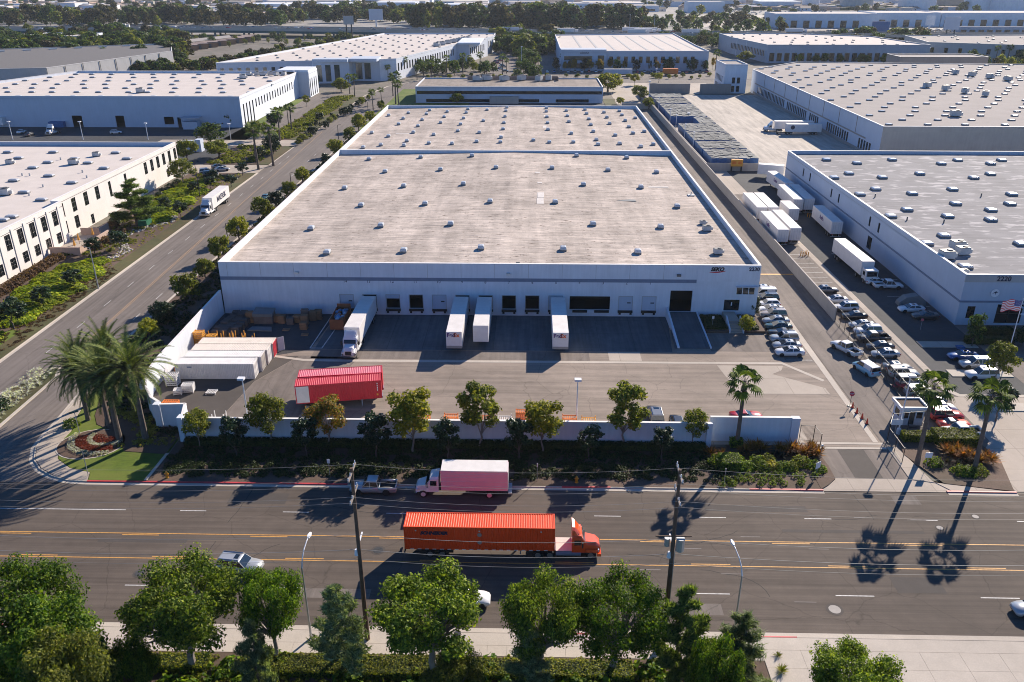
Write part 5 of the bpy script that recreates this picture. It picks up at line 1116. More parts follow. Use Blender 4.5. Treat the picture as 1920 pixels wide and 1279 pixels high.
# --- Maersk rig on side street ---
x, y = G(382, 402)
mk = thing('container_truck', 'white tractor with a white container trailer parked at the left kerb of the side street', 'truck', (-84.9, 222.5, .03), -pi/2+.02)
trailer('', 0, 0, 0, L=13.8, root=mk, legs=False)
for ch in mk.children:
    if ch.name.startswith('trailer_body'): text('MAERSK', 2.0, 'navy', (6.3, 0, 0), 0, ch, 'lettering', bold=.04)
for o in mk.children_recursive:
    if o.name.startswith('lettering'): o.location = (6.6, 1.32, 2.75); o.rotation_euler = (pi/2, 0, pi)
tractor(mk, 11.6, 'paint_white')
car('sedan', 'teal', 'teal and white car driving away on the side street beyond the street bushes', -74.0, 224, pi/2)
# --- yard vehicles ---
gt = 'trailers backed to the loading dock'
for x, y, L, lg, lab, w_ in ((-12.35, 138.9, 16.1, 1, 'white trailer with purple and orange front lettering, left of the two middle docks', 0), (-8.1, 138.9, 13.4, 0, 'beige-topped trailer without lettering at the dock, right of the lettered trailer', 0), (5.2, 138.9, 16.1, 1, 'white trailer with purple and orange front lettering, alone left of the wide opening', 0)):
    r = trailer(lab, x, y, -pi/2, L, gt)
    if lg:
        bd = [c for c in r.children if c.name.startswith('trailer_body')][0]
        o = text('Fed', .95, 'purple', (L+.03, .48, 3.55), pi/2, bd, bold=.03); o = text('Ex', .95, 'logo_orange', (L+.03, .0, 3.55), pi/2, bd, bold=.03)
        for o, yy in ((bd.children[0], -.48), (bd.children[1], .42)): o.location = (L+.03, yy, 3.5); o.rotation_euler = (pi/2, 0, pi/2)
        MB().box(L+.001, L+.03, -1.28, 1.28, 1.16, 1.6).build('nose_rail', 'trailer_grey', r)
rr = thing('trailer_truck', 'white tractor and long white trailer backed into a left dock of the warehouse', 'truck', (-29.3, 138.9, .02), -pi/2-.015)
trailer('', 0, 0, 0, L=14.6, root=rr, legs=False); tractor(rr, 12.3, 'paint_white')
bd = [c for c in rr.children if c.name.startswith('trailer_body')][0]
o = text('C', 1.0, 'navy', (0, 0, 0), 0, bd, bold=.04); o.location = (14.62, -.2, 3.3); o.rotation_euler = (pi/2, 0, pi/2)
# red containers on chassis
for i, (x, y, a, top, lab) in enumerate(((-33.6, 104.2, .18, 'container_red', 'near red shipping container on a wheeled chassis with white rear doors'), (-33.9, 107.1, .15, 'container_pink', 'far shipping container with faded pink roof behind the near red one'))):
    c_ = thing('container_trailer', lab, 'container', (x, y, .02), a, 'red containers in the yard')
    cb = put('container_body', corr_box(12.2, 2.44, 2.9, 'container_red', 46, top), c_, (0, 0, 1.2))
    d = MB().box(-.06, -.002, -1.15, -.02, .1, 2.8).box(-.06, -.002, .02, 1.15, .1, 2.8).build('rear_door', 'container_white', cb)
    MB().box(.12, 1.9, -1.235, -1.225, .15, 2.75).build('side_panel', 'container_white', cb)
    if i == 0:
        for k, z in enumerate((2.3, 1.95, 1.6, 1.25)): MB().box(11.55, 11.68, -1.235, -1.22, z, z+.22).build('code_mark', 'sign_white', cb)
        MB().box(11.45, 11.7, -1.235, -1.222, .5, .8).build('placard', 'hydrant_yellow', cb)
    MB().box(0, 12.3, -.5, .5, .85, 1.18).box(9.2, 9.35, -.95, -.8, .05, 1.1).box(9.2, 9.35, .8, .95, .05, 1.1).build('chassis', 'stripe_blue', c_); wheels(c_, (1.5, 2.8), 1.22)
# white storage containers (three side by side)
for i, (x, y, m_, lab) in enumerate(((-55.0, 114.2, 'container_white', 'nearest of the side-by-side storage containers, white with ribbed side'), (-54.6, 116.85, 'container_white', 'second storage container from the front, white roof'), (-54.4, 119.4, 'container_cream', 'third storage container from the front, cream roof'), (-54.2, 121.9, 'container_cream', 'farthest storage container, cream roof with red end door'))):
    c_ = thing('storage_container', lab, 'container', (x, y, .02), .02, 'storage containers side by side'); cb = put('container_body', corr_box(12.2, 2.44, 2.6, m_, 46), c_)
    d = MB()
    d.box(12.21, 12.26, -1.15, -.02, .12, 2.5).box(12.21, 12.26, .02, 1.15, .12, 2.5); dd = d.build('end_door', 'container_red' if i == 3 else ('container_white' if i != 1 else 'wall_tan'), cb)
    b = MB(); [b.tube((12.29, yy, .15), (12.29, yy, 2.45), .02, None, 5) for yy in (-.85, -.35, .35, .85)]; b.build('lock_rod', 'galv', dd)
    if i == 0: MB().box(1.9, 2.6, -1.24, -1.225, 1.9, 2.15).build('small_sign', 'stripe_blue', cb)
    if i == 3: MB().hexa([(12.3, 1.2, .1), (13.2, 1.9, .1), (13.2, 1.95, .1), (12.3, 1.25, .1), (12.3, 1.2, 2.5), (13.2, 1.9, 2.5), (13.2, 1.95, 2.5), (12.3, 1.25, 2.5)]).build('open_door', 'container_white', cb)
# racks
def rack(name, label, mat, x, y, rz, w=2.2, d=1.2, h=1.8, tiers=1, group=None, posts=True, cat='rack'):
    r = thing(name, label, cat, (x, y, .02), rz, group); b = MB()
    for sx in (0, w):
        for sy_ in (0, d): b.box(sx-.05, sx+.05, sy_-.05, sy_+.05, 0, h)
    if posts: b.build('post', mat, r)
    for t_ in range(tiers):
        z = .15+t_*(h/max(1, tiers)); b = MB(); b.box(0, w, -.05, .05, z, z+.12).box(0, w, d-.05, d+.05, z, z+.12).box(-.05, .05, .05, d-.05, z, z+.12).box(w-.05, w+.05, .05, d-.05, z, z+.12)
        for k in range(1, 6): b.box(k*w/6-.05, k*w/6+.05, .05, d-.05, z+.02, z+.08)
        b.build('shelf_frame', mat, r)
    return r
x, y = G(312, 775); rack('stacking_rack', 'tall bright-orange stack of racks inside the curved wall', 'rack_orange', x-.2, y-.8, 0, 2.1, 1.4, 1.9, 7, 'orange racks in the yard corner')
x, y = G(333, 708); rack('stacking_rack', 'orange stack of racks beside the nearest storage container', 'rack_orange', x-.2, y, 0, 1.9, 1.3, 1.8, 5, 'orange racks in the yard corner')
x, y = G(312, 725); rack('stacking_rack', 'white stack of racks beside the wrapped goods', 'rack_white', x, y, 0, 1.7, 1.3, 1.9, 6, 'white racks in the yard corner')
x, y = G(342, 738); rack('wire_cage', 'pile of white wire cages in the yard corner', 'rack_white', x, y, .1, 1.6, 1.2, 1.3, 5, 'white racks in the yard corner', cat='cage')
x, y = G(330, 742); rack('wire_cage', 'smaller white wire cage left of the cage pile', 'rack_white', x-.3, y, .2, 1.1, 1.0, .8, 3, 'white racks in the yard corner', cat='cage')
x, y = G(386, 740); rack('stacking_rack', 'single low white rack frame lying in the sun in front of the storage container', 'rack_white', x, y, 0, 1.4, 1.1, .35, 1, 'white racks in the yard corner')
x, y = G(425, 786); rack('post_rack', 'white post rack with tall uprights behind the yard wall', 'rack_white', x-.6, 97.4, 0, 1.6, 1.0, 2.6, 1, 'white racks in the yard corner')
for i, (px, n_, lab) in enumerate(((400, 4, 'yellow nested racks at the left end behind the storage containers'), (423, 2, 'yellow rack, second from the left behind the storage containers'), (450, 1, 'yellow rack frame with tall posts behind the storage containers'), (472, 1, 'yellow post rack nearest the open container door'), (490, 1, 'single yellow post rack at the right end behind the storage containers'))):
    x, y = G(px, 622); rack('post_rack', lab, 'rack_yellow', x-.9, 125.3, 0, 1.5, 1.1, (2.6, 2.4, 2.4, 2.5, 2.0)[i], n_*2-1, 'yellow racks behind the storage containers')
x, y = G(302, 722); b = MB()
rnd = random.Random(3)
wg = thing('wrapped_goods', 'heap of pallets wrapped in whitish plastic inside the curved wall', 'goods', (x-1.6, y-1.6, 0))
for k in range(5): xx = rnd.uniform(-.6, 1.6); yy = k*1.15; MB().loft([[(xx-.6, yy-.5, 0), (xx+.6, yy-.5, 0), (xx+.6, yy+.5, 0), (xx-.6, yy+.5, 0)], [(xx-.63, yy-.53, .8), (xx+.63, yy-.53, .8), (xx+.6, yy+.5, .9), (xx-.6, yy+.53, .9)], [(xx-.45, yy-.4, 1.6), (xx+.5, yy-.36, 1.5), (xx+.4, yy+.4, 1.7), (xx-.4, yy+.3, 1.55)]]).build('wrapped_pallet', 'wrap_white', wg)
# small racks just behind the yard wall
for i, (px, c_, n_, lab) in enumerate(((792, 'rack_orange', 1, 'orange rack top showing behind the wall right of the yellow-green tree'), (845, 'rack_orange', 2, 'orange rack behind the wall left of the tallest olive tree'), (905, 'rack_orange', 1, 'orange rack behind the wall beside the tallest olive tree'), (946, 'rack_white', 1, 'white rack top behind the wall right of the tallest olive tree'), (980, 'rack_orange', 4, 'taller orange rack stack behind the thin yellow tree'), (1068, 'rack_orange', 2, 'orange rack behind the wall beside the middle yard lamp'), (1104, 'rack_yellow', 1, 'low yellow rack behind the wall right of the middle yard lamp'))):
    x = XAT(px, 790, 3); rack('stacking_rack', lab, c_, x-.9, 95.6, 0, 1.8, 1.0, (3.6, 3.7, 3.65, 3.6, 4.4, 3.7, 3.5)[i], 4+n_*2, 'racks just behind the yard wall')
# pallets
PAL = MB()
for k in range(7): PAL.box(-.6+k*.19, -.48+k*.19, -.5, .5, .11, .13)
for k in range(3): PAL.box(-.6, .66, -.5+k*.45, -.4+k*.45, .0, .11)
PALM = PAL.mesh('pallet', ['wood_grey']); rnd = random.Random(12)
npal = 0
def stack(x, y, n_, lab, mat=None):
    r = thing('pallet_stack', lab, 'pallets', (x, y, .02), rnd.uniform(-.1, .1), 'pallet stacks against the dock wall')
    for k in range(n_):
        o = put('pallet', PALM, r, (rnd.uniform(-.05, .05), rnd.uniform(-.05, .05), k*.15), rnd.uniform(-.06, .06))
        if mat: o.material_slots[0].link = 'OBJECT'; o.material_slots[0].material = MATS[mat]
    return r
rows = ('nearest', 'second', 'third', 'fourth', 'fifth', 'sixth', 'seventh', 'farthest'); cols = ('left', 'middle', 'right')
for j in range(8):
    for i in range(3):
        s_ = stack(-54.6+i*1.45+j*.12, 129.4+j*1.22, 8+rnd.randrange(-1, 2), '%s stack in the %s column of the dark bale-like pallet block by the left wall' % (rows[j], cols[i]), 'crate_dark' if (i+j) % 3 else 'wood_grey')
for i, (px, py, n_, m_, lab) in enumerate(((470, 604, 14, 'wood', 'tall pallet stack against the dock wall, leftmost beside the tarp-covered stack'), (484, 604, 13, 'wood_grey', 'tall pallet stack second from the left against the dock wall'), (516, 603, 9, 'wood', 'pallet stack right of the tarp-covered stack'), (529, 605, 10, 'wood', 'brown pallet stack left of the leaning pallets'), (545, 607, 8, 'wood_grey', 'short grey pallet stack beside the leaning pallets'), (557, 604, 9, 'wood', 'pallet stack in the middle of the dock-wall row'), (572, 608, 12, 'wood', 'tall pallet stack left of the open bay'), (573, 600, 14, 'wood_grey', 'pallet stack behind the tall one left of the open bay'), (588, 600, 12, 'wood', 'pallet stack nearest the painted bay'), (597, 598, 12, 'wood', 'rightmost pallet stack against the dock wall'), (570, 617, 9, 'wood', 'front pallet stack before the tall stacks by the painted bay'), (571, 628, 1, 'wood', 'single pallet lying flat in front of the stacks'), (536, 619, 1, 'wood', 'single pallet lying flat below the leaning pallets'))):
    x, y = G(px, py); stack(x, y, n_, lab, m_)
x, y = G(499, 600)
MB2 = thing('covered_stack', 'long grey tarp-covered stack against the dock wall', 'stack', (x-1.6, y-2, 0)); MB().box(0, 3.4, 0, 2.2, 0, 2.0).build('stack', 'wood_grey', MB2); MB().hexa([(-.1, -.1, 1.5), (3.5, -.1, 1.5), (3.5, 2.3, 1.95), (-.1, 2.3, 1.95), (-.1, -.1, 2.05), (3.5, -.1, 2.0), (3.5, 2.3, 2.3), (-.1, 2.3, 2.4)]).build('tarp', 'tarp', MB2)
x, y = G(487, 618); tag(MB().poly([(x-2, y-.8), (x+2.4, y-.9), (x+1.9, y+.8), (x-1.6, y+.9)], .03, .22).build('flat_sheets', 'tarp'), 'flat grey sheets lying on the asphalt in front of the covered stack', 'sheets')
# dumpster
ds = thing('dumpster', 'open rust-orange roll-off dumpster full of blue bags beside the white truck', 'dumpster', (-34.0, 132.3, .02), 0)
b = MB(); b.box(-1.25, 1.25, 0, .08, .2, 2.1); b.box(-1.25, -1.15, .08, 6.4, .2, 2.1).box(1.15, 1.25, .08, 6.4, .2, 2.1).box(-1.25, 1.25, 6.4, 6.5, .2, 2.6).box(-1.15, 1.15, .08, 6.4, .2, .3); b.build('body', 'dumpster_brown', ds)
[MB().box(a_, c_, k, k+.12, .3, 2.05).build('rib', 'dumpster_brown', ds) for k in (.6, 1.6, 2.6, 3.6, 4.6, 5.6) for a_, c_ in ((-1.3, -1.251), (1.251, 1.3))]
rnd = random.Random(5)
for k in range(26):
    r = rnd.uniform(.25, .5); cx_, cy_ = rnd.uniform(-.8, .8), rnd.uniform(.6, 5.6); b = MB()
    b.loft([[(cx_+cos(a*pi/4)*q*r*rnd.uniform(.85, 1.1), cy_+sin(a*pi/4)*q*r, 1.5+z*r) for a in range(8)] for q, z in ((.6, 0), (1., .5), (.8, 1.), (.3, 1.25))]); b.build('rubbish_bag', ('bag_blue', 'bag_blue', 'wrap_white', 'dumpster_brown')[k % 4], ds, True)
# yard cars
car('suv', 'dark', 'black van-like car parked against the yard wall, nose to the wall', *G(1229, 776, .9), pi/2, s=1.05, roof='grey')
car('hatch', 'black', 'small dark car parked against the yard wall right of the black van', *G(1270, 789, .9), pi/2)
car('coupe', 'red', 'red car parked behind the low wall left of the blue one', 30.9, 102.1, .1)
car('hatch', 'light_blue', 'blue car parked behind the low wall in front of the red one', 31.8, 99.9, .05)
car('pickup', 'white', 'white pickup in the aisle next to the iron fence', 52.9, 125.2, pi*.64)
car('van', 'light_blue', 'light-blue delivery van in the aisle behind the white pickup', 53.4, 117.6, pi*.6, cat='van', roof='white')
for i, (k, c_, lab) in enumerate((('sedan', 'white', 'white sedan nearest the yard, first in the row beside the warehouse'), ('sedan', 'silver', 'silver-grey sedan with sunroof, second in the row beside the warehouse'), ('suv', 'silver', 'silver off-roader with light roof, third in the row beside the warehouse'), ('coupe', 'black', 'black coupe, fourth in the row beside the warehouse'), ('sedan', 'green', 'dark green-black sedan, fifth in the row beside the warehouse'), ('sedan', 'silver', 'pale silver sedan, sixth in the row beside the warehouse'), ('suv', 'beige', 'beige off-roader, seventh in the row beside the warehouse'), ('sedan', 'white', 'white sedan, eighth in the row beside the warehouse'), ('hatch', 'white', 'white hatchback with sunroof, ninth in the row beside the warehouse'), ('suv', 'black', 'black car tucked by the warehouse corner, tenth in the row'), ('van', 'white', 'white van by the warehouse corner, eleventh in the row'), ('sedan', 'white', 'white car farthest back in the row beside the warehouse'))):
    car(k, c_, lab, 43.2+i*.26, 123.8+i*2.68, pi+.02*(i % 3-1), 'cars parked in the row beside the warehouse', cat='car' if k != 'van' else 'van')
pk = 'cars parked along the iron fence'
tb = [('sedan', 'grey', 1550, 541, 'tan-grey sedan farthest back in the row along the boundary wall'), ('sedan', 'white', 1567, 560, 'white sedan second from the back along the boundary wall'), ('suv', 'white', 1585, 575, 'white off-roader with teal windows along the boundary wall'), ('sedan', 'black', 1602, 590, 'black sedan where the wall ends and the iron fence starts'), ('sedan', 'silver', 1616, 607, 'silver sedan just past the end of the boundary wall'), ('suv', 'white', 1627, 619, 'white off-roader just above the dark pickup by the fence'), ('pickup', 'dark', 1637, 632, 'dark pickup with black bed by the fence'), ('sedan', 'dark', 1650, 647, 'dark grey sedan below the dark pickup by the fence'), ('sedan', 'silver', 1660, 661, 'light silver sedan alone in the middle of the fence row'),
      ('sedan', 'grey', 1683, 686, 'grey sedan, first of the lower group along the fence'), ('suv', 'silver', 1694, 698, 'silver off-roader, second of the lower group along the fence'), ('suv', 'grey', 1708, 714, 'grey off-roader with red tail lamps by the fence lamp post'), ('suv', 'silver', 1727, 734, 'pale off-roader behind the guard booth'), ('suv', 'dark', 1740, 744, 'dark off-roader with roof rails behind the guard booth'), ('hatch', 'white', 1757, 752, 'white car between the dark off-roader and the red car'), ('suv', 'red', 1766, 768, 'red off-roader beside the fan palm'), ('coupe', 'orange_red', 1787, 789, 'orange-red convertible with black soft top'), ('pickup', 'white', 1803, 808, 'white pickup with empty black bed behind the hedge')]
ylast = 999
for k, c_, px, py, lab in tb:
    x, y = G(px, py, .8); y = min(y, ylast-2.3); ylast = y; car(k, c_, lab, x, y, (pi if k in ('pickup',) or py < 665 and py > 555 else 0)+.03, pk, roof='black' if k == 'coupe' else None, s=.97)
for k, c_, px, py, a, lab in (('pickup', 'white', 1665, 534, 0, 'white pickup parked against the 2220 building'), ('sedan', 'white', 1644, 526, 0, 'white sedan behind the white pickup at the 2220 building'), ('sedan', 'white', 1709, 577, pi, 'white sedan in front of the covered car at the 2220 building'), ('sedan', 'dark', 1735, 590, pi, 'dark sedan in deep shade at the 2220 building'), ('sedan', 'blue', 1806, 665, pi, 'dark blue sedan in the shade in the right car park'), ('suv', 'silver', 1829, 681, pi, 'silver off-roader right of the blue sedan'), ('suv', 'white', 1841, 701, pi, 'white off-roader nearest the fan palm crown on the right')):
    x, y = G(px, py, .8); car(k, c_, lab, x, y, a, 'cars parked by the 2220 building')
x, y = G(1709, 563, .9); b = MB(); b.loft([[(-2.6, -1, 0), (-2.6, 1, 0), (-2.5, .8, .7), (-2.5, -.8, .7)], [(-1.4, -1.1, 0), (-1.4, 1.1, 0), (-1.4, .9, 1.7), (-1.4, -.9, 1.7)], [(.8, -1.1, 0), (.8, 1.1, 0), (.8, .9, 2.1), (.8, -.9, 2.1)], [(2.4, -1, 0), (2.4, 1, 0), (2.4, .8, 1.0), (2.4, -.8, 1.0)]])
tag(b.build('covered_vehicle', 'tarp', None, False, (x, y, .03)), 'vehicle under a grey cover against the 2220 building', 'covered vehicle')
x, y = G(1800, 653); tag(MB().box(x-.6, x+.6, y-.5, y+.5, .02, .4).build('crate', 'crate_blue'), 'small blue crate on the shaded asphalt', 'crate')
# --- east lot trailers (near end position) ---
gE = 'trailers parked in the lane by the 2220 building'
for x, y, L, a, lab in ((58.3, 202.3, 15.2, pi/2, 'left of the two far white trailers along the boundary wall'), (61.2, 202.4, 15.2, pi/2, 'right of the two far white trailers along the boundary wall'), (58.2, 182.9, 16.1, pi/2, 'left of the two near white trailers along the boundary wall'), (61.4, 184.1, 16.1, pi/2, 'right of the two near white trailers, with blue-white doors'), (65.9, 201, 8.2, pi/2, 'short white trailer alone in the lane'), (69.8, 210.5, 16.4, pi/2-.03, 'left of the paired shaded trailers by the 2220 wall'), (72.9, 211.2, 16.4, pi/2-.03, 'right of the paired shaded trailers by the 2220 wall'), (72.7, 189.4, 15.3, pi/2-.02, 'single shaded trailer with purple lettering by the 2220 wall'), (72.6, 228.5, 15.6, pi/2+.06, 'trailer with purple lettering at the far end by the 2220 wall'), (77.5, 251.8, 7.5, pi-.35, 'white trailer poking out sideways beyond the far end of the 2220 wall')):
    t_ = trailer(lab, x, y, a, L, gE)
    if 'lettering' in lab or 'near' in lab and 'left' in lab:
        bd = [c for c in t_.children if c.name.startswith('trailer_body')][0]; o = text('FedEx', 1.2, 'purple', (0, 0, 0), 0, bd, bold=.02); o.location = (L*.5, 1.32, 2.9); o.rotation_euler = (pi/2, 0, pi)
tt = thing('trailer_truck', 'white cab-over truck with long white trailer parked beside the 2220 building', 'truck', (68.7, 176.3, .02), -pi/2+.03, None)
trailer('', 0, 0, 0, 15.9, root=tt, legs=False)
b = MB(); b.box(16.4, 18.4, -1.2, 1.2, .8, 3.0); cab = b.build('cab', 'paint_white', tt); MB().box(18.4, 18.43, -1.05, 1.05, 1.7, 2.7).build('windscreen', 'car_glass', cab); MB().box(18.2, 18.6, -1.2, 1.2, .4, .8).build('bumper', 'chrome', tt)
for s_ in (-1, 1): MB().box(16.8, 17.8, s_*1.2-.012, s_*1.2+.012, 1.7, 2.5).build('side_window', 'car_glass', cab); MB().box(18.43, 18.47, s_*.9-.15, s_*.9+.15, .95, 1.15).build('headlight', 'head_lamp', cab)
MB().box(12, 18, -.45, .45, .6, .9).build('frame', 'dark_metal', tt); wheels(tt, (13.6, 17.4), 1.22)
for i, (px, py) in enumerate(((1501, 480), (1505, 481), (1509, 480), (1512, 478), (1515, 481))):
    x, y = G(px, py); tag(MB().tube((x, y, 0), (x, y, 1.1), .1, None, 8).build('bollard', 'hydrant_yellow'), 'yellow bollard in the sunlit cluster by the boundary wall, %s from the left' % ('first', 'second', 'third', 'fourth', 'fifth')[i], 'bollard', 'yellow bollards in the east lot')
for i, (px, py) in enumerate(((1514, 407), (1518, 408))):
    x, y = G(px, py); tag(MB().tube((x, y, 0), (x, y, 1.1), .1, None, 8).build('bollard', 'hydrant_yellow'), 'yellow bollard in shade behind the paired trailers, %s' % ('left', 'right')[i], 'bollard', 'yellow bollards in the east lot')
# G yard trucks
for i, (x, y, lab) in enumerate(((112, 334.2, 'rear of the two white trailer trucks at the dock row of the warm-grey warehouse'), (113, 327.5, 'front of the two white trailer trucks, with a round dark mark on its side'))):
    t_ = thing('trailer_truck', lab, 'truck', (x, y, .02), pi, 'white trucks at the far dock row'); trailer('', 0, 0, 0, 15.2 if i == 0 else 13.4, root=t_, legs=False)
    if i == 0: tractor(t_, 13.2, 'paint_white')
    else:
        wheels(t_, (11.6, 12.9, 16.2), 1.2); MB().box(10.8, 16.6, -.5, .5, .7, 1.0).build('frame', 'dark_metal', t_)
        o = MB().poly([(cos(k*pi/8)*.8, sin(k*pi/8)*.8) for k in range(16)], 0, .03).build('round_mark', 'navy', t_, loc=(11.2, 1.33, 2.9)); o.rotation_euler = (-pi/2, 0, 0)
# --- blue crate rows ---
yb = [264.2, 280, 295, 313, 331, 348, 366, 385, 404, 418]; ords = ('nearest', 'second nearest', 'third nearest', 'fourth', 'fifth, the shorter', 'sixth', 'seventh', 'eighth', 'farthest')
rnd = random.Random(8); ground_mat('crate_tops', (.27, .27, .25), .4, .3)
for j in range(9):
    xl = 66.8 if j == 4 else 58; r = thing('crate_block', '%s block of blue crates with weathered grey tops behind the boundary wall' % ords[j], 'crates', (0, 0, 0), group='blue crate blocks')
    b = MB(); t_ = MB()
    nx = int((73.8-xl)/1.25)
    for i in range(nx):
        for k in range(int((yb[j+1]-yb[j]-.9)/1.3)):
            z = 3.7+rnd.uniform(-.12, .14); X_ = xl+i*1.25; Y_ = yb[j]+k*1.3
            if i in (0, nx-1) or k == 0: b.box(X_, X_+1.2, Y_, Y_+1.25, 0, z-.05)
            t_.box(X_, X_+1.22, Y_, Y_+1.27, z-.045, z)
    b.build('crate_wall', 'crate_blue', r)['kind'] = 'stuff'; t_.build('crate_top', 'crate_tops', r)['kind'] = 'stuff'
tag(MB().box(56, 75, 262.2, 262.5, 0, 2.5).box(56, 56.3, 262.5, 440, 0, 2.5).build('block_wall', 'wall_tan'), 'grey block wall around the blue crate rows', 'wall')
x = XAT(1390, 308, 3.5); y_ = 261.6
sg = thing('construction_machine', 'orange machine parked in front of the blue crate rows', 'machine', (x, y_, 0)); MB().box(-1.8, 1.8, -.5, .5, 1.7, 3.8).build('body', 'rack_yellow', sg); MB().box(-1.6, -.3, -.52, -.501, 2.4, 3.3).box(.3, 1.4, -.52, -.501, 2.4, 3.3).build('panel', 'rack_orange', sg); MB().box(-1.7, -1.4, -.4, .4, 0, 1.7).box(1.4, 1.7, -.4, .4, 0, 1.7).build('leg', 'dark_metal', sg)
# --- walls and fences ---
def wall_run(name, label, pts, h, th, mat, cap=True, cat='wall', hs=None):
    r = thing(name, label, cat); b = MB(); c = MB()
    for i in range(len(pts)-1):
        a = Vector(pts[i]); e = Vector(pts[i+1]); d = (e-a).normalized(); n_ = Vector((-d.y, d.x))*th/2
        h0, h1 = (hs[i], hs[i+1]) if hs else (h, h)
        q = [a+n_, a-n_, e-n_, e+n_]
        b.hexa([(v.x, v.y, 0) for v in q]+[(q[0].x, q[0].y, h0), (q[1].x, q[1].y, h0), (q[2].x, q[2].y, h1), (q[3].x, q[3].y, h1)])
        n2 = n_*1.25; q = [a+n2, a-n2, e-n2, e+n2]
        c.hexa([(q[0].x, q[0].y, h0+.004), (q[1].x, q[1].y, h0+.004), (q[2].x, q[2].y, h1+.004), (q[3].x, q[3].y, h1+.004), (q[0].x, q[0].y, h0+.12), (q[1].x, q[1].y, h0+.12), (q[2].x, q[2].y, h1+.12), (q[3].x, q[3].y, h1+.12)])
    b.build('wall', mat, r)
    if cap: c.build('coping', 'coping', r)
    return r
yw = wall_run('yard_wall', 'long white wall between the loading yard and the street planting', [(-46.2, 94.6), (24.2, 94.6)], 3.6, .3, 'wall_white')
MB().box(-46.9, -46.21, 94.1, 95.2, 0, 3.85).build('pier', 'wall_white', yw); MB().box(23.6, 24.3, 94.1, 94.44, 0, 3.8).build('pier', 'wall_white', yw)
yw2 = wall_run('yard_wall', 'shorter white wall set back beside the yard gate', [(24.4, 96.3), (35.2, 96.3)], 3.6, .3, 'wall_white'); MB().box(35.21, 36.3, 95.9, 96.7, 0, 3.7).build('pier', 'wall_white', yw2)
yw3 = wall_run('yard_wall', 'small white wall segment with a pier at the left end of the yard', [(-46.6, 95.4), (-47.4, 98.4), (-50.8, 98.2)], 3.6, .3, 'wall_white'); MB().box(-51.7, -50.9, 97.8, 98.7, 0, 3.8).build('pier', 'wall_white', yw3)
cv = [(-56.9, 139.8), (-57.1, 120), (-57.1, 112), (-56.8, 108.5), (-56.0, 105.6), (-54.7, 102.8), (-53.0, 100.3), (-51.3, 98.9)]
wall_run('curved_wall', 'white wall curving round the corner of the yard behind the date palms', cv, 4, .3, 'wall_white', hs=[4.6, 4.0, 3.9, 3.8, 3.7, 3.65, 3.6, 3.6])
wall_run('boundary_wall', 'long light-grey wall between the warehouse aisle and the trailer lot', [(55.6, 138.5), (55.6, 400)], 2.6, .25, 'wall_tan', cap=False)
wall_run('end_wall', 'grey wall closing the far end of the warehouse aisle', [(42, 392), (55.4, 392)], 2.6, .25, 'wall_tan', cap=False)
wall_run('screen_wall', 'grey screen wall left of the far yard gate', [(62, 446), (83, 446)], 5, .3, 'wall_taupe', cap=False); wall_run('screen_wall', 'grey screen wall between far yard gate and the office block', [(88, 445), (104, 445)], 5, .3, 'wall_taupe', cap=False)
def fence(label, pts, h=2.9, step=.15, post=2.4, name='iron_fence', rail='dark_metal'):
    r = thing(name, label, 'fence'); pk_ = MB(); rl = MB()
    for i in range(len(pts)-1):
        a = Vector((*pts[i], 0)); e = Vector((*pts[i+1], 0)); L = (e-a).length; d = (e-a)/L
        for k in range(int(L/step)+1): p = a+d*k*step; pk_.add([p+d*-.012, p+d*.012, p+d*.012+Vector((0, 0, h)), p+d*-.012+Vector((0, 0, h))], [(0, 1, 2, 3)])
        for z in (.3, h-.05): rl.tube(a+Vector((0, 0, z)), e+Vector((0, 0, z)), .035, None, 4)
        n_ = max(1, round(L/post))
        for k in range(n_+1):
            p = a+d*L*k/n_; MB().tube(p, p+Vector((0, 0, h+.08)), .05, None, 6).build('post', 'dark_metal', r)
    o = pk_.build('picket', 'dark_metal', r); o['kind'] = 'stuff'; rl.build('rail', rail, r)
fence('black iron fence running from the boundary wall end down to the guard booth', [(55.6, 138.3), (55.4, 100.4)], 3.0)
fence('black iron fence in front of the guard booth up to the driveway', [(55.3, 100.2), (50.0, 99.2), (48.5, 96.4)], 2.8)
fence('short black gate stub at the right end of the set-back wall', [(36.6, 96.2), (38.4, 96.0), (38.6, 93.8)], 2.6)
fence('black sliding gate standing open beside the driveway', [(48.4, 96.2), (48.3, 91.0)], 2.3)
# guard booth
gb = thing('guard_booth', 'small white guard booth with flat tan roof at the yard entrance', 'booth', (51.9, 100.9, 0), 0)
facade(gb, (0, 0), 0, 3.2, 0, 2.7, [(.5, 1.1, 1.1, 2.1), (1.2, 2.0, .1, 2.1), (2.2, 3.0, 1.1, 2.1)], .12, 'wall_white'); facade(gb, (3.2, 0), pi/2, 2.4, 0, 2.7, [], .12, 'wall_white'); facade(gb, (3.2, 2.4), pi, 3.2, 0, 2.7, [], .12, 'wall_white'); facade(gb, (0, 2.4), -pi/2, 2.4, 0, 2.7, [(.5, 1.9, 1.1, 2.1)], .12, 'wall_white')
MB().box(.5, 1.1, .05, .07, 1.1, 2.1).box(2.2, 3.0, .05, .07, 1.1, 2.1).box(.05, .07, .5, 1.9, 1.1, 2.1).build('window', 'glass_dark', gb); MB().box(1.2, 2.0, .06, .08, .1, 2.1).build('door', 'glass_teal', gb)
MB().box(-.15, 3.35, -.15, 2.55, 2.702, 2.8).build('roof', 'mulch_red', gb); MB().box(-.35, 3.55, -.35, -.16, 2.6, 3.05).box(-.35, 3.55, 2.56, 2.75, 2.6, 3.05).box(-.35, -.16, -.159, 2.559, 2.6, 3.05).box(3.36, 3.55, -.159, 2.559, 2.6, 3.05).build('parapet', 'white_metal', gb)
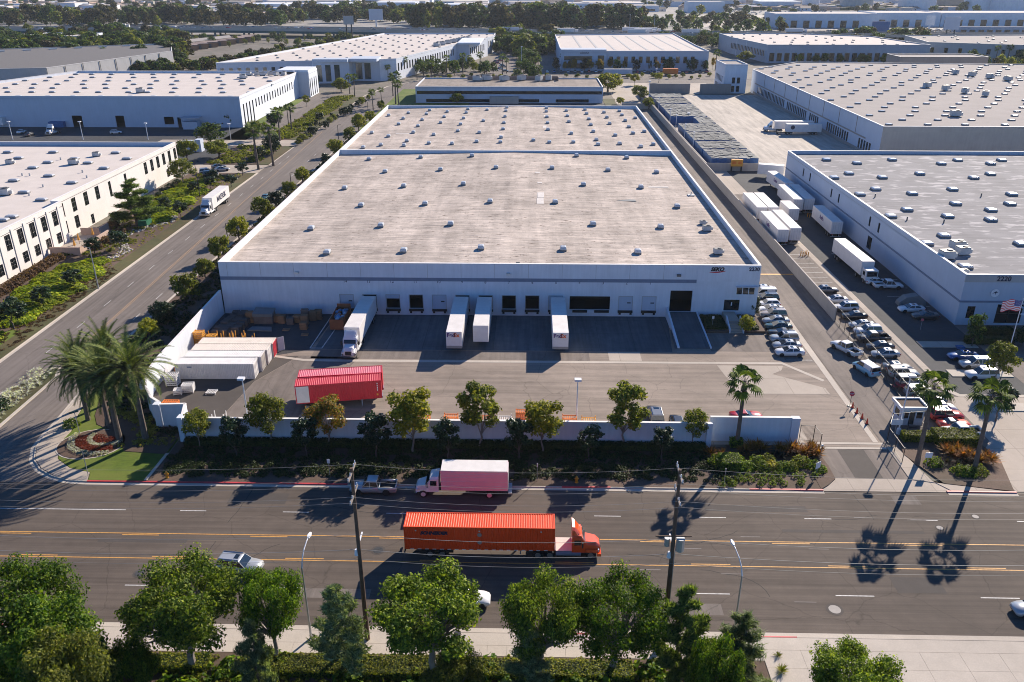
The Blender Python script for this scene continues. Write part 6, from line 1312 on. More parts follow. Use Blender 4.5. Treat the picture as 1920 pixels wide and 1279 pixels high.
x, y = G(1641, 737); tbl = thing('picnic_table', 'round red picnic table beside the iron fence', 'table', (57.0, 112.2, 0)); 
MB().tube((0, 0, .72), (0, 0, .78), 1.1, None, 12).build('table_top', 'sign_red', tbl); MB().tube((0, 0, 0), (0, 0, .72), .08).build('pedestal', 'dark_metal', tbl)
for k in range(4): MB().box(-.45, .45, 1.25, 1.5, .42, .47).box(-.05, .05, .1, 1.3, .2, .26).build('bench', 'sign_red', tbl, rz=k*pi/2)
x, y = G(1667, 757); tag(MB().tube((0, 0, 0), (0, 0, .95), .35, .38, 10).build('waste_bin', 'green_steel', None, False, (56.8, 108.4, 0)), 'dark green waste bin by the iron fence', 'bin')
# stop sign, cones
x, y = G(1593, 762); st = thing('stop_sign', 'round red sign on a short pole in a base by the row of cones', 'sign', (x, y, 0)); MB().tube((0, 0, 0), (0, 0, 2.0), .035).tube((0, 0, 0), (0, 0, .12), .4, .3, 10).build('pole', 'dark_metal', st); o = MB().poly([(cos(k*pi/4+pi/8)*.38, sin(k*pi/4+pi/8)*.38) for k in range(8)], 0, .03).build('sign_plate', 'sign_red', st, loc=(0, -.04, 2.1)); o.rotation_euler = (pi/2-.5, 0, 0)
o2 = text('STOP', .24, 'sign_white', (0, 0, .035), 0, o); o2.rotation_euler = (0, 0, 0); o2.location = (0, 0, .035)
for i, (px, py) in enumerate(((1598, 765), (1606, 775), (1616, 785), (1625, 795))):
    x, y = G(px, py); c_ = thing('traffic_cone', 'red traffic cone, %s from the stop sign' % ('first', 'second', 'third', 'fourth')[i], 'cone', (x, y, .03), group='traffic cones in a row'); MB().tube((0, 0, .04), (0, 0, .95), .2, .03, 8).build('cone_body', 'cone_red', c_); MB().box(-.25, .25, -.25, .25, 0, .04).build('cone_base', 'rubber', c_)
# --- lamps and poles ---
def yard_lamp(label, x, y, h, arm=(0, -.35), group='white lamp posts', name='yard_lamp'):
    r = thing(name, label, 'lamp', (x, y, 0), group=group); MB().tube((0, 0, 0), (0, 0, h), .11, .08, 8).tube((0, 0, 0), (0, 0, .8), .28, None, 10).build('pole', 'white_metal', r)
    MB().box(-.45+arm[0], .45+arm[0], -.35+arm[1], .35+arm[1], h-.05, h+.22).build('lamp_head', 'white_metal', r)
yard_lamp('white lamp post behind the left part of the yard wall', -38.1, 96.3, 8.8); yard_lamp('white lamp post behind the middle of the yard wall', 6.5, 96.5, 9.0); yard_lamp('white lamp post standing beside the guard booth', 50.9, 98.6, 9.0)
def street_lamp(label, x, y, h, s_=1):
    r = thing('street_lamp', label, 'street lamp', (x, y, .1), group='curved street lamps'); MB().tube((0, 0, 0), (0, 0, h-1.8), .12, .08, 8).build('pole', 'galv', r)
    b = MB(); b.path([(0, 0, h-1.8), (s_*.15, .3, h-1.0), (s_*.4, .8, h-.4), (s_*.7, 1.6, h-.05), (s_*.8, 2.1, h)], [.07, .06, .055, .05, .05], 6); b.build('arm', 'white_metal', r)
    b = MB(); b.loft([[(s_*.8-.1, 2.0, h-.05), (s_*.8+.1, 2.0, h-.05), (s_*.8+.08, 2.0, h+.08), (s_*.8-.08, 2.0, h+.08)], [(s_*.85-.2, 2.4, h-.06), (s_*.85+.2, 2.4, h-.06), (s_*.85+.14, 2.4, h+.1), (s_*.85-.14, 2.4, h+.1)], [(s_*.9-.1, 2.85, h-.03), (s_*.9+.1, 2.85, h-.03), (s_*.9+.06, 2.85, h+.05), (s_*.9-.06, 2.85, h+.05)]]); b.build('lamp_head', 'white_metal', r)
street_lamp('left curved street lamp on the near pavement', -20.5, 59.0, 10.2, .3); street_lamp('right curved street lamp on the near pavement', 19.4, 59.0, 10.0, -.6)
def utility_pole(label, x, y, h, tr=False):
    r = thing('utility_pole', label, 'utility pole', (x, y, .1), group='wooden utility poles'); MB().tube((0, 0, 0), (0, 0, h), .24, .14, 10).build('pole', 'pole_wood', r)
    for z in (h-.5, h-2.8):
        a = MB().box(-.08, .08, -1.5, 1.5, z, z+.14).build('crossarm', 'pale_bark', r)
        for yy in (-1.4, -.6, .9, 1.4): MB().tube((0, yy, z+.14), (0, yy, z+.4), .06, .04, 6).build('insulator', 'white_metal', a)
    MB().tube((0, .2, h-7.9), (0, .2, h-7.5), .08).box(-.06, .06, -.1, 1.7, h-8.1, h-7.98).build('crossarm', 'white_metal', r)
    MB().tube((-.25, 0, h*.52), (-.25, 0, h*.52+.6), .22, .14, 8).build('cable_box', 'white_metal', r)
    if tr:
        for yy in (-.1,): MB().tube((.62, yy, h-8.4), (.62, yy, h-7.1), .38, None, 12).build('transformer', 'galv', r); MB().tube((-.5, .2, h-8.1), (-.5, .2, h-7.3), .25, None, 10).build('transformer', 'galv', r)
        MB().box(-1.6, 1.6, -.05, .05, h-7.0, h-6.9).build('crossarm', 'pole_wood', r); MB().path([(.2, -.15, .5), (.2, -.15, h-9), (.3, 0, h-8)], .04, 5).build('conduit', 'galv', r)
utility_pole('left wooden utility pole with white brackets on the near pavement', -15.1, 59.0, 19.2); utility_pole('right wooden utility pole with grey transformers', 12.95, 59.2, 19.3, True)
wn_ = 0
for z, y, lab, r_ in ((18.9, 57.8, 'highest near', .012), (18.9, 60.2, 'highest far', .012), (16.6, 57.7, 'upper near', .012), (16.7, 60.2, 'upper far', .012), (16.65, 58.5, 'upper middle', .012), (11.4, 60.2, 'thick bright', .02), (10.6, 59.1, 'lower communication', .022), (9.6, 59.0, 'lowest communication', .016)):
    for a, c, w_ in ((-60, -15.1, 'left of the left pole'), (-15.1, 12.95, 'between the two poles'), (12.95, 58, 'right of the right pole')):
        b = MB(); n_ = 14; sg_ = .35+(c-a)*.012; pts = [(a+(c-a)*k/n_, y, z-sg_*4*(k/n_)*(1-k/n_)) for k in range(n_+1)]; b.path(pts, r_, 4)
        tag(b.build('overhead_wire', 'wire_grey' if a < 12 else 'hvac_dark'), '%s overhead wire %s' % (lab, w_), 'wire', 'overhead wires along the main road')
# hydrants, small signs
for i, (px, py, lab) in enumerate(((314, 897, 'yellow fire hydrant behind the left stretch of red kerb'), (1081, 906, 'yellow fire hydrant by the short red kerb right of the box truck'))):
    x, y = G(px, py); h = thing('fire_hydrant', lab, 'fire hydrant', (x, y, .12), group='yellow fire hydrants'); MB().tube((0, 0, 0), (0, 0, .75), .16, .15, 10).tube((0, 0, .75), (0, 0, .95), .17, .05, 10).tube((0, 0, 0), (0, 0, .06), .24, None, 10).build('barrel', 'hydrant_yellow', h); MB().tube((-.26, 0, .55), (.26, 0, .55), .08, None, 8).build('outlet', 'hydrant_yellow', h)
for i, (px, py, h_, w_, hh, m_, lab) in enumerate(((619, 895, 2.6, .35, .6, 'sign_white', 'small white no-parking sign on a pole left of the left utility pole'), (1007, 903, 2.6, .12, .5, 'sign_white', 'narrow sign on a pole right of the box truck'), (1357, 912, 2.5, .12, .3, 'galv', 'thin grey sign post in the entrance bed'), (1530, 893, 2.0, .9, .9, 'sign_white', 'slanted white sign at the corner of the entrance bed'), (1735, 880, 2.4, .9, .75, 'sign_white', 'square white sign facing the entrance right of the driveway'), (1676, 818, 2.6, 1.5, .9, 'sign_white', 'white rectangular sign hung on the iron fence by the booth'), (1540-3, 862, 2.2, .3, .2, 'sign_white', 'small lamp-like fixture on a post at the gate corner'), (1335, 617, 2.4, .4, .55, 'sign_white', 'small blue-white parking sign at the left office bed'), (1409, 622, 2.6, .5, .6, 'sign_white', 'blue-white parking sign at the right office bed'), (1725, 620, 2.2, .5, .4, 'container_pink', 'pink-tinted parking sign in the shaded lot by the 2220 building'))):
    x, y = G(px, py); s_ = thing('post_sign', lab, 'sign', (x, y, .1)); MB().tube((0, 0, 0), (0, 0, h_), .035, None, 6).build('post', 'galv', s_); MB().box(-w_/2, w_/2, -.06, -.03, h_-hh, h_).build('sign_plate', m_, s_, rz=.6 if px == 1530 else 0)
for i, (px, py, lab) in enumerate(((166, 893, 'green traffic post with street-name plates at the corner lawn, in front'), (150, 815, 'green traffic post at the corner lawn, behind the flower bed'))):
    x, y = G(px, py); s_ = thing('street_name_post', lab, 'sign', (x, y, .12)); MB().tube((0, 0, 0), (0, 0, 3.6), .05).build('post', 'galv', s_); MB().box(-.7, .5, -.02, .02, 3.3, 3.6).build('name_plate', 'green_steel', s_, rz=.7)
x, y = G(859, 1195); tag(MB().tube((0, 0, 0), (0, 0, .9), .3, .33, 10).build('waste_bin', 'dark_metal', None, False, (x, 59.0, .13)), 'round dark litter bin on the near pavement', 'bin')
# flag
fx, fy = 77.8, 122.0
fp = thing('flagpole', 'white flagpole with the stars and stripes in front of the 2220 building', 'flagpole', (fx, fy, 0)); MB().tube((0, 0, 0), (0, 0, 11), .09, .05, 8).build('pole', 'white_metal', fp)
hf = ZAT(1903, 567, fy); MB().tube((0, 0, 0), (0, 0, max(11, hf)), .06, .04, 8).build('pole_tip', 'white_metal', fp); hf = max(11, hf)
for k in range(13):
    z1 = hf-.1-k*.14; x1_ = 0 if k > 6 else -1.2; nseg = 8; b = MB(); vs_ = []
    for q in range(nseg+1): u = x1_+(-3.2-x1_)*q/nseg; vs_ += [(u, .22*sin(u*2.4), z1-.12*abs(u)*.8+.1*sin(u*3)), (u, .22*sin(u*2.4), z1-.14-.12*abs(u)*.8+.1*sin(u*3))]
    b.add(vs_, [(2*q, 2*q+1, 2*q+3, 2*q+2) for q in range(nseg)]); b.build('stripe', 'flag_red' if k % 2 == 0 else 'flag_white', fp)
b = MB(); vs_ = []
for q in range(5): u = -1.2*q/4; vs_ += [(u, .22*sin(u*2.4), hf-.1-.096*abs(u)+.1*sin(u*3)), (u, .22*sin(u*2.4), hf-1.08-.096*abs(u)+.1*sin(u*3))]
b.add(vs_, [(2*q, 2*q+1, 2*q+3, 2*q+2) for q in range(4)]); cn = b.build('canton', 'flag_blue', fp)
b = MB()
for i in range(9):
    for j in range(6 if i % 2 == 0 else 5):
        u = -.1-j*.19-(i % 2)*.095; b.add([(u-.03, .22*sin(u*2.4)-.01, hf-.17-i*.1-.096*abs(u)+.1*sin(u*3)), (u+.03, .22*sin(u*2.4)-.01, hf-.17-i*.1-.096*abs(u)+.1*sin(u*3)), (u, .22*sin(u*2.4)-.01, hf-.11-i*.1-.096*abs(u)+.1*sin(u*3))], [(0, 1, 2)])
b.build('star', 'flag_white', cn)
# ================= PLANTING =================
def put_stuff(name, me, label, cat, loc=(0, 0, 0)): return tag(put(name, me, None, loc), label, cat, kind='stuff')
def scatter(name, label, cat, me, spots, mat=None):
    """joins many small copies of one mesh into one object"""
    b = MB(); vs0 = [v.co.copy() for v in me.vertices]; fs0 = [tuple(p.vertices) for p in me.polygons]
    for x, y, z, s, a in spots:
        ca, sa = cos(a), sin(a); b.add([(x+(v.x*ca-v.y*sa)*s, y+(v.x*sa+v.y*ca)*s, z+v.z*s) for v in vs0], fs0)
    m2 = b.mesh(name, [mat or me.materials[0].name]); return tag(put(name, m2), label, cat, kind='stuff')
rnd = random.Random(21)
small = bush_mesh(99, 1, .6, 70, .22, 'hedge'); smallj = bush_mesh(98, 1, .5, 60, .25, 'juniper'); grassb = spiky_mesh(97, 16, .5, 'leaf_olive', .03)
# dark hedge at the foot of the yard wall and the slope below
tag(put('hedge', hedge_mesh(31, 69.5, 1.1, .85, 16000, .13, 'hedge'), None, (-46, 93.1, .12)), 'long dark hedge along the foot of the yard wall', 'hedge')
scatter('ground_cover', 'dark ground cover between the yard wall hedge and the main road kerb', 'ground cover', small, [(rnd.uniform(-47, 26), rnd.uniform(86.2, 93), .1, rnd.uniform(.35, .7), rnd.uniform(0, 6)) for _ in range(1100)], 'hedge')
scatter('ground_cover', 'olive and rusty ground cover under the trees along the near pavement', 'ground cover', small, [(rnd.uniform(-47, 21), rnd.uniform(49, 56.6), .1, rnd.uniform(.3, .8), rnd.uniform(0, 6)) for _ in range(760)], 'hedge_olive')
scatter('ground_cover', 'dark shrubs among the trees along the near pavement', 'ground cover', small, [(rnd.uniform(-47, 21), rnd.uniform(49, 55.8), .1, rnd.uniform(.6, 1.4), rnd.uniform(0, 6)) for _ in range(200)], 'leaf_deep')
# west side: bushes by the street and cream office
jx = [(-94.5, 141, 3.4), (-96, 146, 3.8), (-93.5, 151, 3.6), (-96.5, 155, 4), (-93, 160, 3.2), (-97, 163, 3.6), (-94, 136, 3.2), (-98, 150, 3.4), (-92.5, 145, 2.6), (-97.5, 138, 3.2), (-95, 168, 2.4), (-99, 158, 3), (-94, 127, 2.6), (-96, 122, 3),
      (-96, 208, 3.4), (-98, 213, 3.8), (-96.5, 219, 3.6), (-99, 224, 4), (-97.5, 230, 3.8), (-100, 236, 3.4), (-98.5, 242, 3), (-101, 217, 3), (-95, 202, 2.6), (-102, 230, 3.2), (-101.5, 240, 3)]
for i, (x, y, s) in enumerate(jx):
    tag(put('juniper', JUN[i % 3], None, (x, y, .1), i*1.3, (s*1.2, s*1.2, s*.6)), ('yellow-green juniper in the %s bed beside the cream office, %s of its patch' % (('near', ORD[i]) if i < 14 else ('far', ORD[i-14]))), 'shrub', 'sprawling yellow-green junipers')
for i in range(21):
    y = 130+i*2.1; 
    if y > 171: continue
    tag(put('bush', BUSH['hedge_red'], None, (-104.4+rnd.uniform(-.3, .3), y, .1), i, (1.7, 1.6, 1.5)), 'red-brown shrub under the cream office windows, %s from the street corner' % ORD[min(i, 19)], 'shrub', 'red-brown shrubs at the cream office')
for i, (x, y, s) in enumerate(((-99.5, 178, 1.6), (-99, 182, 1.8), (-98.6, 186, 1.6), (-99.3, 190, 1.5), (-103.8, 195, 1.7), (-105, 199, 1.6), (-106, 204, 1.5), (-105, 226, 1.4), (-106, 231, 1.4), (-106, 236, 1.5), (-106, 241, 1.5))):
    tag(put('bush', BUSH['hedge_red' if i < 5 else 'leaf_dark'], None, (x, y, .1), i, s), 'low dark shrub beside the terrace and wall of the cream office building', 'shrub', 'low shrubs around the terrace')
dk = [(140, 542, 505), (82, 578, 538), (28, 618, 562), (226, 470, 432), (178, 478, 445), (275, 418, 388), (340, 408, 378), (365, 365, 340), (400, 342, 318), (312, 398, 370), (435, 352, 330), (395, 355, 335), (455, 330, 305), (490, 300, 275)]
for i, (px, py, ty) in enumerate(dk):
    plant('magnolia%d' % (i % 2), 'small_tree', 'tree', 'dark round-leaved tree west of the side street, %s' % ('in front of the brightest juniper', 'second from the front', 'nearest the lower left corner of the planting', 'beside the white rocks', 'beside the street lamp below the terrace', 'left of the parked container truck', 'behind the cab of the parked container truck', 'beside the trailer of the parked container truck', 'behind the parked container truck', 'in front of the large pine', 'by the far end of the street planting', 'between truck and car park', 'near the first driveway', 'at the driveway island')[i], px, py, ty, 'dark small trees west of the side street', .8, 2.0, wide=1.8)
plant('pine1', 'pine_tree', 'pine tree', 'large blue-green pine against the cream office wall', 258, 422, 334, None, .3, 2, wide=2.0)
plant('wall0', 'tree', 'tree', 'grey-green tree at the far corner of the cream office building', 345, 348, 296, None, .3, 2, wide=1.5)
scatter('ornamental_grass', 'tufts of tan ornamental grass in rows along the side street', 'grass', grassb, [(rnd.uniform(-93.5, -90), rnd.uniform(131, 256), .12, rnd.uniform(.7, 1.2), rnd.uniform(0, 6)) for _ in range(480)], 'leaf_yellow')
scatter('ground_cover', 'low rusty ground cover on the verge of the side street', 'ground cover', small, [(rnd.uniform(-92, -87.4), rnd.uniform(118, 165), .12, rnd.uniform(.25, .45), rnd.uniform(0, 6)) for _ in range(260)], 'hedge_red')
rk = MB()
for _ in range(340):
    t_ = rnd.random(); x = -95+3*sin(t_*9)+rnd.uniform(-1.6, 1.6); y = 168+t_*38; s = rnd.uniform(.12, .4); rk.loft([[(x+cos(a*pi/3)*s*q, y+sin(a*pi/3)*s*q, .1+z*s) for a in range(6)] for q, z in ((1, 0), (.9, .5), (.4, .8))])
tag(rk.build('rocks', 'stones_white'), 'bed of pale rocks beside the terrace', 'rocks', kind='stuff')
tag(MB().box(-97.8, -95.6, 196, 199, .1, 1.5).build('utility_cabinet', 'green_box'), 'green utility cabinet by the junipers past the terrace', 'cabinet')
scatter('verge_planting', 'low green shrubs on the far verges of the side street', 'shrubs', small, [(rnd.uniform(-100, -91), rnd.uniform(313, 429), .1, rnd.uniform(.7, 1.8), rnd.uniform(0, 6)) for _ in range(420)]+[(rnd.uniform(-107, -91), rnd.uniform(269, 299), .1, rnd.uniform(.7, 1.6), rnd.uniform(0, 6)) for _ in range(130)]+[(rnd.uniform(-106, -93), rnd.uniform(172, 255), .1, rnd.uniform(.4, 1.1), rnd.uniform(0, 6)) for _ in range(260)], 'hedge_olive')
scatter('verge_planting', 'low dark shrubs on the verge beside the long warehouse', 'shrubs', small, [(rnd.uniform(-69, -58.5), rnd.uniform(112, 331), .1, rnd.uniform(.5, 1.3), rnd.uniform(0, 6)) for _ in range(800)], 'hedge')
# median and corner
scatter('ornamental_grass', 'pale grey-green grasses filling the street median', 'grass', grassb, [(rnd.uniform(-79, -75), rnd.uniform(97, 116), .18, rnd.uniform(.7, 1.3), rnd.uniform(0, 6)) for _ in range(260)], 'white_flower')
tag(put('bush', BUSH['leaf_dark'], None, (-77.6, 102.6, .1), 0, (2.1, 1.8, 2.0)), 'dark green bush in the street median', 'shrub')
tag(put('bush', BUSH['leaf_dark'], None, (-79.5, 101, .1), 1, (1.5, 1.5, 1.4)), 'second dark bush at the left edge of the street median', 'shrub')
# flower bed fan: centre near (-57.2, 96.4)
fb = thing('flower_bed', 'round fan-shaped bed of red and white flowers on the corner lawn', 'flower bed', (0, 0, 0))
fcx, fcy = G(172, 834)
MB().poly([(fcx+4.3*cos(a*pi/12), fcy+3.7*sin(a*pi/12)) for a in range(24)], .15, .2).build('soil', 'mulch', fb)
MB().poly([(fcx+4.5*cos(a*pi/12), fcy+3.9*sin(a*pi/12)) for a in range(24)], .14, .17).build('edging', 'kerb_stone', fb)
tiny = bush_mesh(96, .26, .3, 26, .09, 'red_flower')
def ringpts(r0, a0, a1, st): 
    n_ = int(r0*(a1-a0)/st); return [(fcx+1.5+cos(a0+(a1-a0)*k/max(1, n_))*r0, fcy+1.6+sin(a0+(a1-a0)*k/max(1, n_))*r0*.9, .18, 1., k) for k in range(n_+1)]
wh, rd = [], []
for r in (4.9, 4.4): wh += ringpts(r, pi*.95, pi*1.62, .5)
for r in (2.5, 2.15): wh += ringpts(r, pi*.9, pi*1.85, .42)
for r in (3.9, 3.55, 3.2, 2.85): rd += ringpts(r, pi*1.0, pi*1.66, .4)
for r in (1.7, 1.3, .9, .5): rd += ringpts(r, pi*.9, pi*1.9, .35)
for nm, sp, m_ in (('white_flowers', wh, 'white_flower'), ('red_flowers', rd, 'red_flower')):
    o = scatter(nm, 'x', 'x', tiny, sp, m_); o.parent = fb; del o['label']; del o['category']
yf = [(rnd.gauss(0, .9)+a, rnd.gauss(0, .7)+b_, .18, rnd.uniform(.3, .6), rnd.uniform(0, 6)) for a, b_ in ((-58.5, 102), (-56.6, 101), (-54.6, 99.6), (-53, 98), (-52.2, 96), (-52.6, 94)) for _ in range(16)]
scatter('yellow_planting', 'band of yellow-green flowering shrubs behind the red and white flower bed', 'shrubs', small, yf, 'yellow_flower')
yf = [(rnd.gauss(0, .9)+a, rnd.gauss(0, .8)+b_, .18, rnd.uniform(.3, .7), rnd.uniform(0, 6)) for a, b_ in ((-60, 106), (-58.5, 104), (-56, 104), (-53.8, 101.5), (-51, 99.5), (-49.5, 97), (-61, 109), (-59.4, 112)) for _ in range(16)]
scatter('under_planting', 'dark mixed planting under the date palms', 'shrubs', small, yf, 'leaf_dark')
scatter('yellow_flowers', 'sprinkle of yellow flowers right of the flower bed', 'flowers', tiny, [(rnd.uniform(-51, -48), rnd.uniform(93, 95.5), .2, rnd.uniform(.5, .9), 0) for _ in range(26)], 'yellow_flower')
tag(put('bush', BUSH['leaf_green'], None, (*G(134, 800), .1), 1, (1.1, 1.1, 1.2)), 'small bright green bush on the corner lawn behind the flower bed', 'shrub')
# east bed plants
for i, (px, py, s) in enumerate(((1330, 850, 1.0), (1350, 853, .9), (1392, 845, 1.), (1404, 840, 1.15), (1416, 838, 1.1), (1428, 842, 1.), (1455, 842, 1.0), (1465, 845, .9), (1480, 842, 1.2), (1490, 845, 1.1), (1508, 848, 1.1), (1520, 845, 1.2), (1528, 852, 1.2), (1500, 850, 1.), (1515, 838, 1.0))):
    x, y = G(px, py); tag(put('orange_agave', AGV[i % 3], None, (x, y-.8, .4), i*.9, s*1.1), 'orange-leaved spiky plant left of the driveway, %s from the left' % ORD[i], 'plant', 'orange spiky plants left of the driveway')
for i, (px, py) in enumerate(((1770, 850), (1780, 856), (1792, 850), (1802, 860), (1812, 856), (1822, 862), (1845, 862), (1855, 868), (1786, 846), (1835, 868))):
    x, y = G(px, py); tag(put('orange_agave', AGV[i % 3], None, (x, y-.3, .4), i*.9, 1.25), 'orange-leaved spiky plant right of the driveway, %s from the left' % ORD[i], 'plant', 'orange spiky plants right of the driveway')
for i in range(12):
    tag(put('spiky_plant', AGL, None, (27.5+i*.95, 92.0+(i % 2)*.5, .2), i, 1.2), 'dark spiky plant in the shaded entrance bed, %s from the left' % ORD[i], 'plant', 'dark spiky plants in the entrance bed')
for i in range(6): tag(put('spiky_plant', AGL, None, (53+i*1.1, 90.6+(i % 2)*.5, .2), i, 1.2), 'dark spiky plant in the right-hand entrance bed, %s from the left' % ORD[i], 'plant', 'dark spiky plants right of the driveway')
for i, (px, py, s, k) in enumerate(((1345, 872, 1.3, 'leaf_green'), (1360, 878, 1.2, 'leaf_green'), (1377, 868, 1.2, 'leaf_green'), (1386, 878, 1.3, 'leaf_green'), (1400, 880, 1.1, 'leaf_green'), (1418, 870, 1.1, 'leaf_green'), (1440, 868, 1.1, 'leaf_olive'), (1428, 880, 1.1, 'leaf_green'), (1445, 878, 1., 'yellow_flower'), (1460, 880, 1., 'leaf_green'), (1475, 880, 1., 'leaf_green'), (1500, 872, 1.2, 'leaf_olive'), (1485, 880, 1., 'leaf_olive'), (1525, 878, 1.1, 'leaf_green'), (1537, 884, .9, 'leaf_green'), (1750, 872, 1.1, 'leaf_green'), (1800, 888, 1.1, 'leaf_green'), (1815, 890, 1.1, 'leaf_green'), (1835, 888, 1.1, 'leaf_olive'))):
    x, y = G(px, py); tag(put('bush', BUSH[k], None, (x, y, .1), i, s), 'green shrub in the bed left of the driveway, %s from the left' % ORD[i] if i < 15 else 'green shrub in the bed right of the driveway, %s from the left' % ORD[i-15], 'shrub', 'green shrubs in the entrance beds' if i < 15 else 'green shrubs right of the driveway')
ball = bush_mesh(95, .42, .5, 110, .09, 'leaf_green')
for i, (px, py) in enumerate(((1354, 912), (1367, 905), (1375, 910), (1382, 902), (1393, 903), (1408, 903), (1420, 896), (1433, 895), (1445, 896), (1432, 904), (1449, 903), (1448, 910), (1426, 910), (1462, 904), (1470, 910), (1454, 892), (1466, 893), (1491, 895), (1504, 894), (1503, 904), (1500, 910), (1528, 894), (1386, 896), (1402, 896), (1360, 902), (1371, 912))):
    x, y = G(px, py); tag(put('ball_shrub', ball, None, (x, y, .12), i, 1.1), 'small round green ball shrub in the mulch near the kerb of the entrance bed', 'shrub', 'small ball shrubs in the entrance bed')
for x, y, L, w_, h, n_, m_, lab in ((50.6, 96.1, 4.4, 1.3, 1.2, 1800, 'hedge_olive', 'lower clipped hedge in front of the iron fence by the booth'), (54.7, 94.9, 5.6, 2.8, 1.5, 4200, 'hedge_olive', 'broad flat-topped clipped hedge in front of the white pickup'), (24.6, 88.6, 2.6, 2.4, 1.3, 1500, 'leaf_green', 'clipped box-shaped bush left of the entrance bed'), (27.0, 94.2, 1.6, 1.0, 1.2, 500, 'leaf_green', 'small bright bush in the shade behind the entrance bed'),
        (31.2, 133.2, 3.8, 6, .8, 2600, 'hedge', 'dark hedge in the left office bed'), (37.9, 133.2, 2.6, 6, .8, 1800, 'hedge', 'dark hedge in the right office bed'), (78.5, 132.2, 6, 1.4, 1.3, 1500, 'hedge', 'dark hedge in front of the 2220 entrance'), (66, 134.2, 9.5, 1.3, 1.2, 1800, 'hedge', 'dark hedge strip beside the shaded bays')):
    if lab.endswith('shaded bays'): x, y, L = 74.5, 128.5, 8
    tag(put('hedge', hedge_mesh(int(x*7) % 97, L, w_, h, n_, .12, m_), None, (x, y, .1)), lab, 'hedge')
plant('round1', 'tree', 'tree', 'dark purple-green tree at the warehouse corner beside the parked cars', 1410, 592, 556, None, .3, 2, wide=.7); plant('round2', 'bush', 'shrub', 'bright green bush beside the right office parking sign', 1400, 625, 592, None, .3, 2)
plant('far1', 'tree', 'tree', 'dark tree in front of the 2220 entrance', 1822, 650, 588, None, .2, 2, wide=.6); plant('wall0', 'young_tree', 'tree', 'bright-leaved tree between the flagpole and the right fan palm', 1866, 720, 640, None, .4, 2); plant('round1', 'tree', 'tree', 'dark purple tree at the right edge by the 2220 entrance', 1915, 650, 612, None, .3, 2)
x, y = G(1810, 800); plant('magnolia0', 'small_tree', 'tree', 'leaning dark-leaved sapling shading the drive between the two right palms', 1866, 790, 715, None, .5, 2, wide=1.2)
for i in range(3): slab('parking_island', rect(66.5+i*0, 76, 127.2-i*11, 129.6-i*11), 0, .14, 'kerb_stone' if i else 'concrete')
# side-street east verge trees
ev = [(300, 610, 565, 'round1'), (352, 590, 512, 'round0'), (276, 640, 598, 'round2'), (383, 525, 485, 'round0'), (409, 500, 443, 'round0'), (447, 470, 405, 'round2'), (492, 425, 370, 'round0'), (516, 395, 358, 'round1'), (566, 352, 313, 'round2'), (612, 318, 288, 'round1'), (630, 305, 260, 'round2'), (655, 280, 238, 'round0'), (672, 262, 212, 'round2'), (694, 240, 208, 'round2'), (715, 210, 188, 'round0'), (318, 600, 570, 'round1'), (540, 372, 340, 'round0')]
for i, (px, py, ty, k) in enumerate(ev):
    base = (-63.5 if i not in (0, 15) else -60.5, G(px, py)[1])
    y = G(px, (py*.45+ty*.55))[1]; hh = 4.2; y = y*(CAMH-2.2)/CAMH; x = G(px, (py*.45+ty*.55), 2.2)[0]
    x = min(x, -60.2); s = ZAT(px, ty, y)/HT[k]
    spawn(k, 'street_shrub_tree', 'rounded tree on the verge beside the long warehouse, %s from the date palms' % ORD[i], 'tree', (x, y, .1), i, 'rounded trees along the warehouse verge', max(.5, min(1.5, s)))
for i, (px, py, ty) in enumerate(((427, 448, 420), (547, 355, 325), (185, 542, 466), (635, 262, 235), (690, 206, 192), (375, 370, 305), (480, 307, 270))):
    x, y = G(px, py); h = ZAT(px, ty, y); tag(MB().tube((0, 0, 0), (0, 0, h), .14, .08, 8).tube((0, 0, h), (1.4 if i != 2 else -1.2, 0, h+.3), .05, None, 5).build('street_lamp', 'galv' if i in (2,) else 'dark_metal', None, False, (x, y, .1)), 'thin lamp post beside the side street, %s' % ('by the teal car', 'just past the middle of the long warehouse', 'at the near end by the juniper bed', 'near the fire wall of the warehouse', 'at the rear corner of the warehouse', 'beside the junipers past the parked truck', 'at the first driveway')[i], 'lamp', 'thin lamp posts along the side street')
# --- mid distance trees ---
tree_tpl('lowtree', 191, 4.5, 9, 1.0, 430, .9, 'far_leaf', 10, squash=.95, fill=.25); pine_tpl('lowpine', 192, 3.4, 13, 1.5, 170, 'needle')
def mass(kinds, name, label, cat, group, n_, x0, x1, p0, p1, h0, h1, seed, wmin=.8, wmax=1.3, curve=None, tint='far_leaf'):
    r = random.Random(seed); b = MB(); tpl = TPL['lowtree'][1][1]; vs0 = [v.co.copy() for v in tpl.vertices]; fs0 = [tuple(p.vertices) for p in tpl.polygons]
    for k in range(n_):
        px = x0+(x1-x0)*(k+r.random())/n_; py = r.uniform(p0, p1)+(curve(px) if curve else 0); x, y = G(px, py); h = r.uniform(h0, h1); s = h/HT.get('far0', 9.); w_ = s*r.uniform(wmin, wmax)*(.55 if 'farpine' in kinds and r.random() < .3 else 1.); a = r.uniform(0, 6); ca, sa = cos(a), sin(a); m_ = 1 if r.random() < (.45 if 'far2' in kinds else .12) else (2 if r.random() < .2 else 0)
        b.add([(x+(v.x*ca-v.y*sa)*w_, y+(v.x*sa+v.y*ca)*w_, v.z*s-.1) for v in vs0], fs0, m_); b.tube((x, y, 0), (x, y, h*.5), .35, .2, 5, 3)
    return tag(b.build(name, ['far_leaf', 'far_leaf_brown', 'leaf_olive', 'bark']), label, cat, kind='stuff')
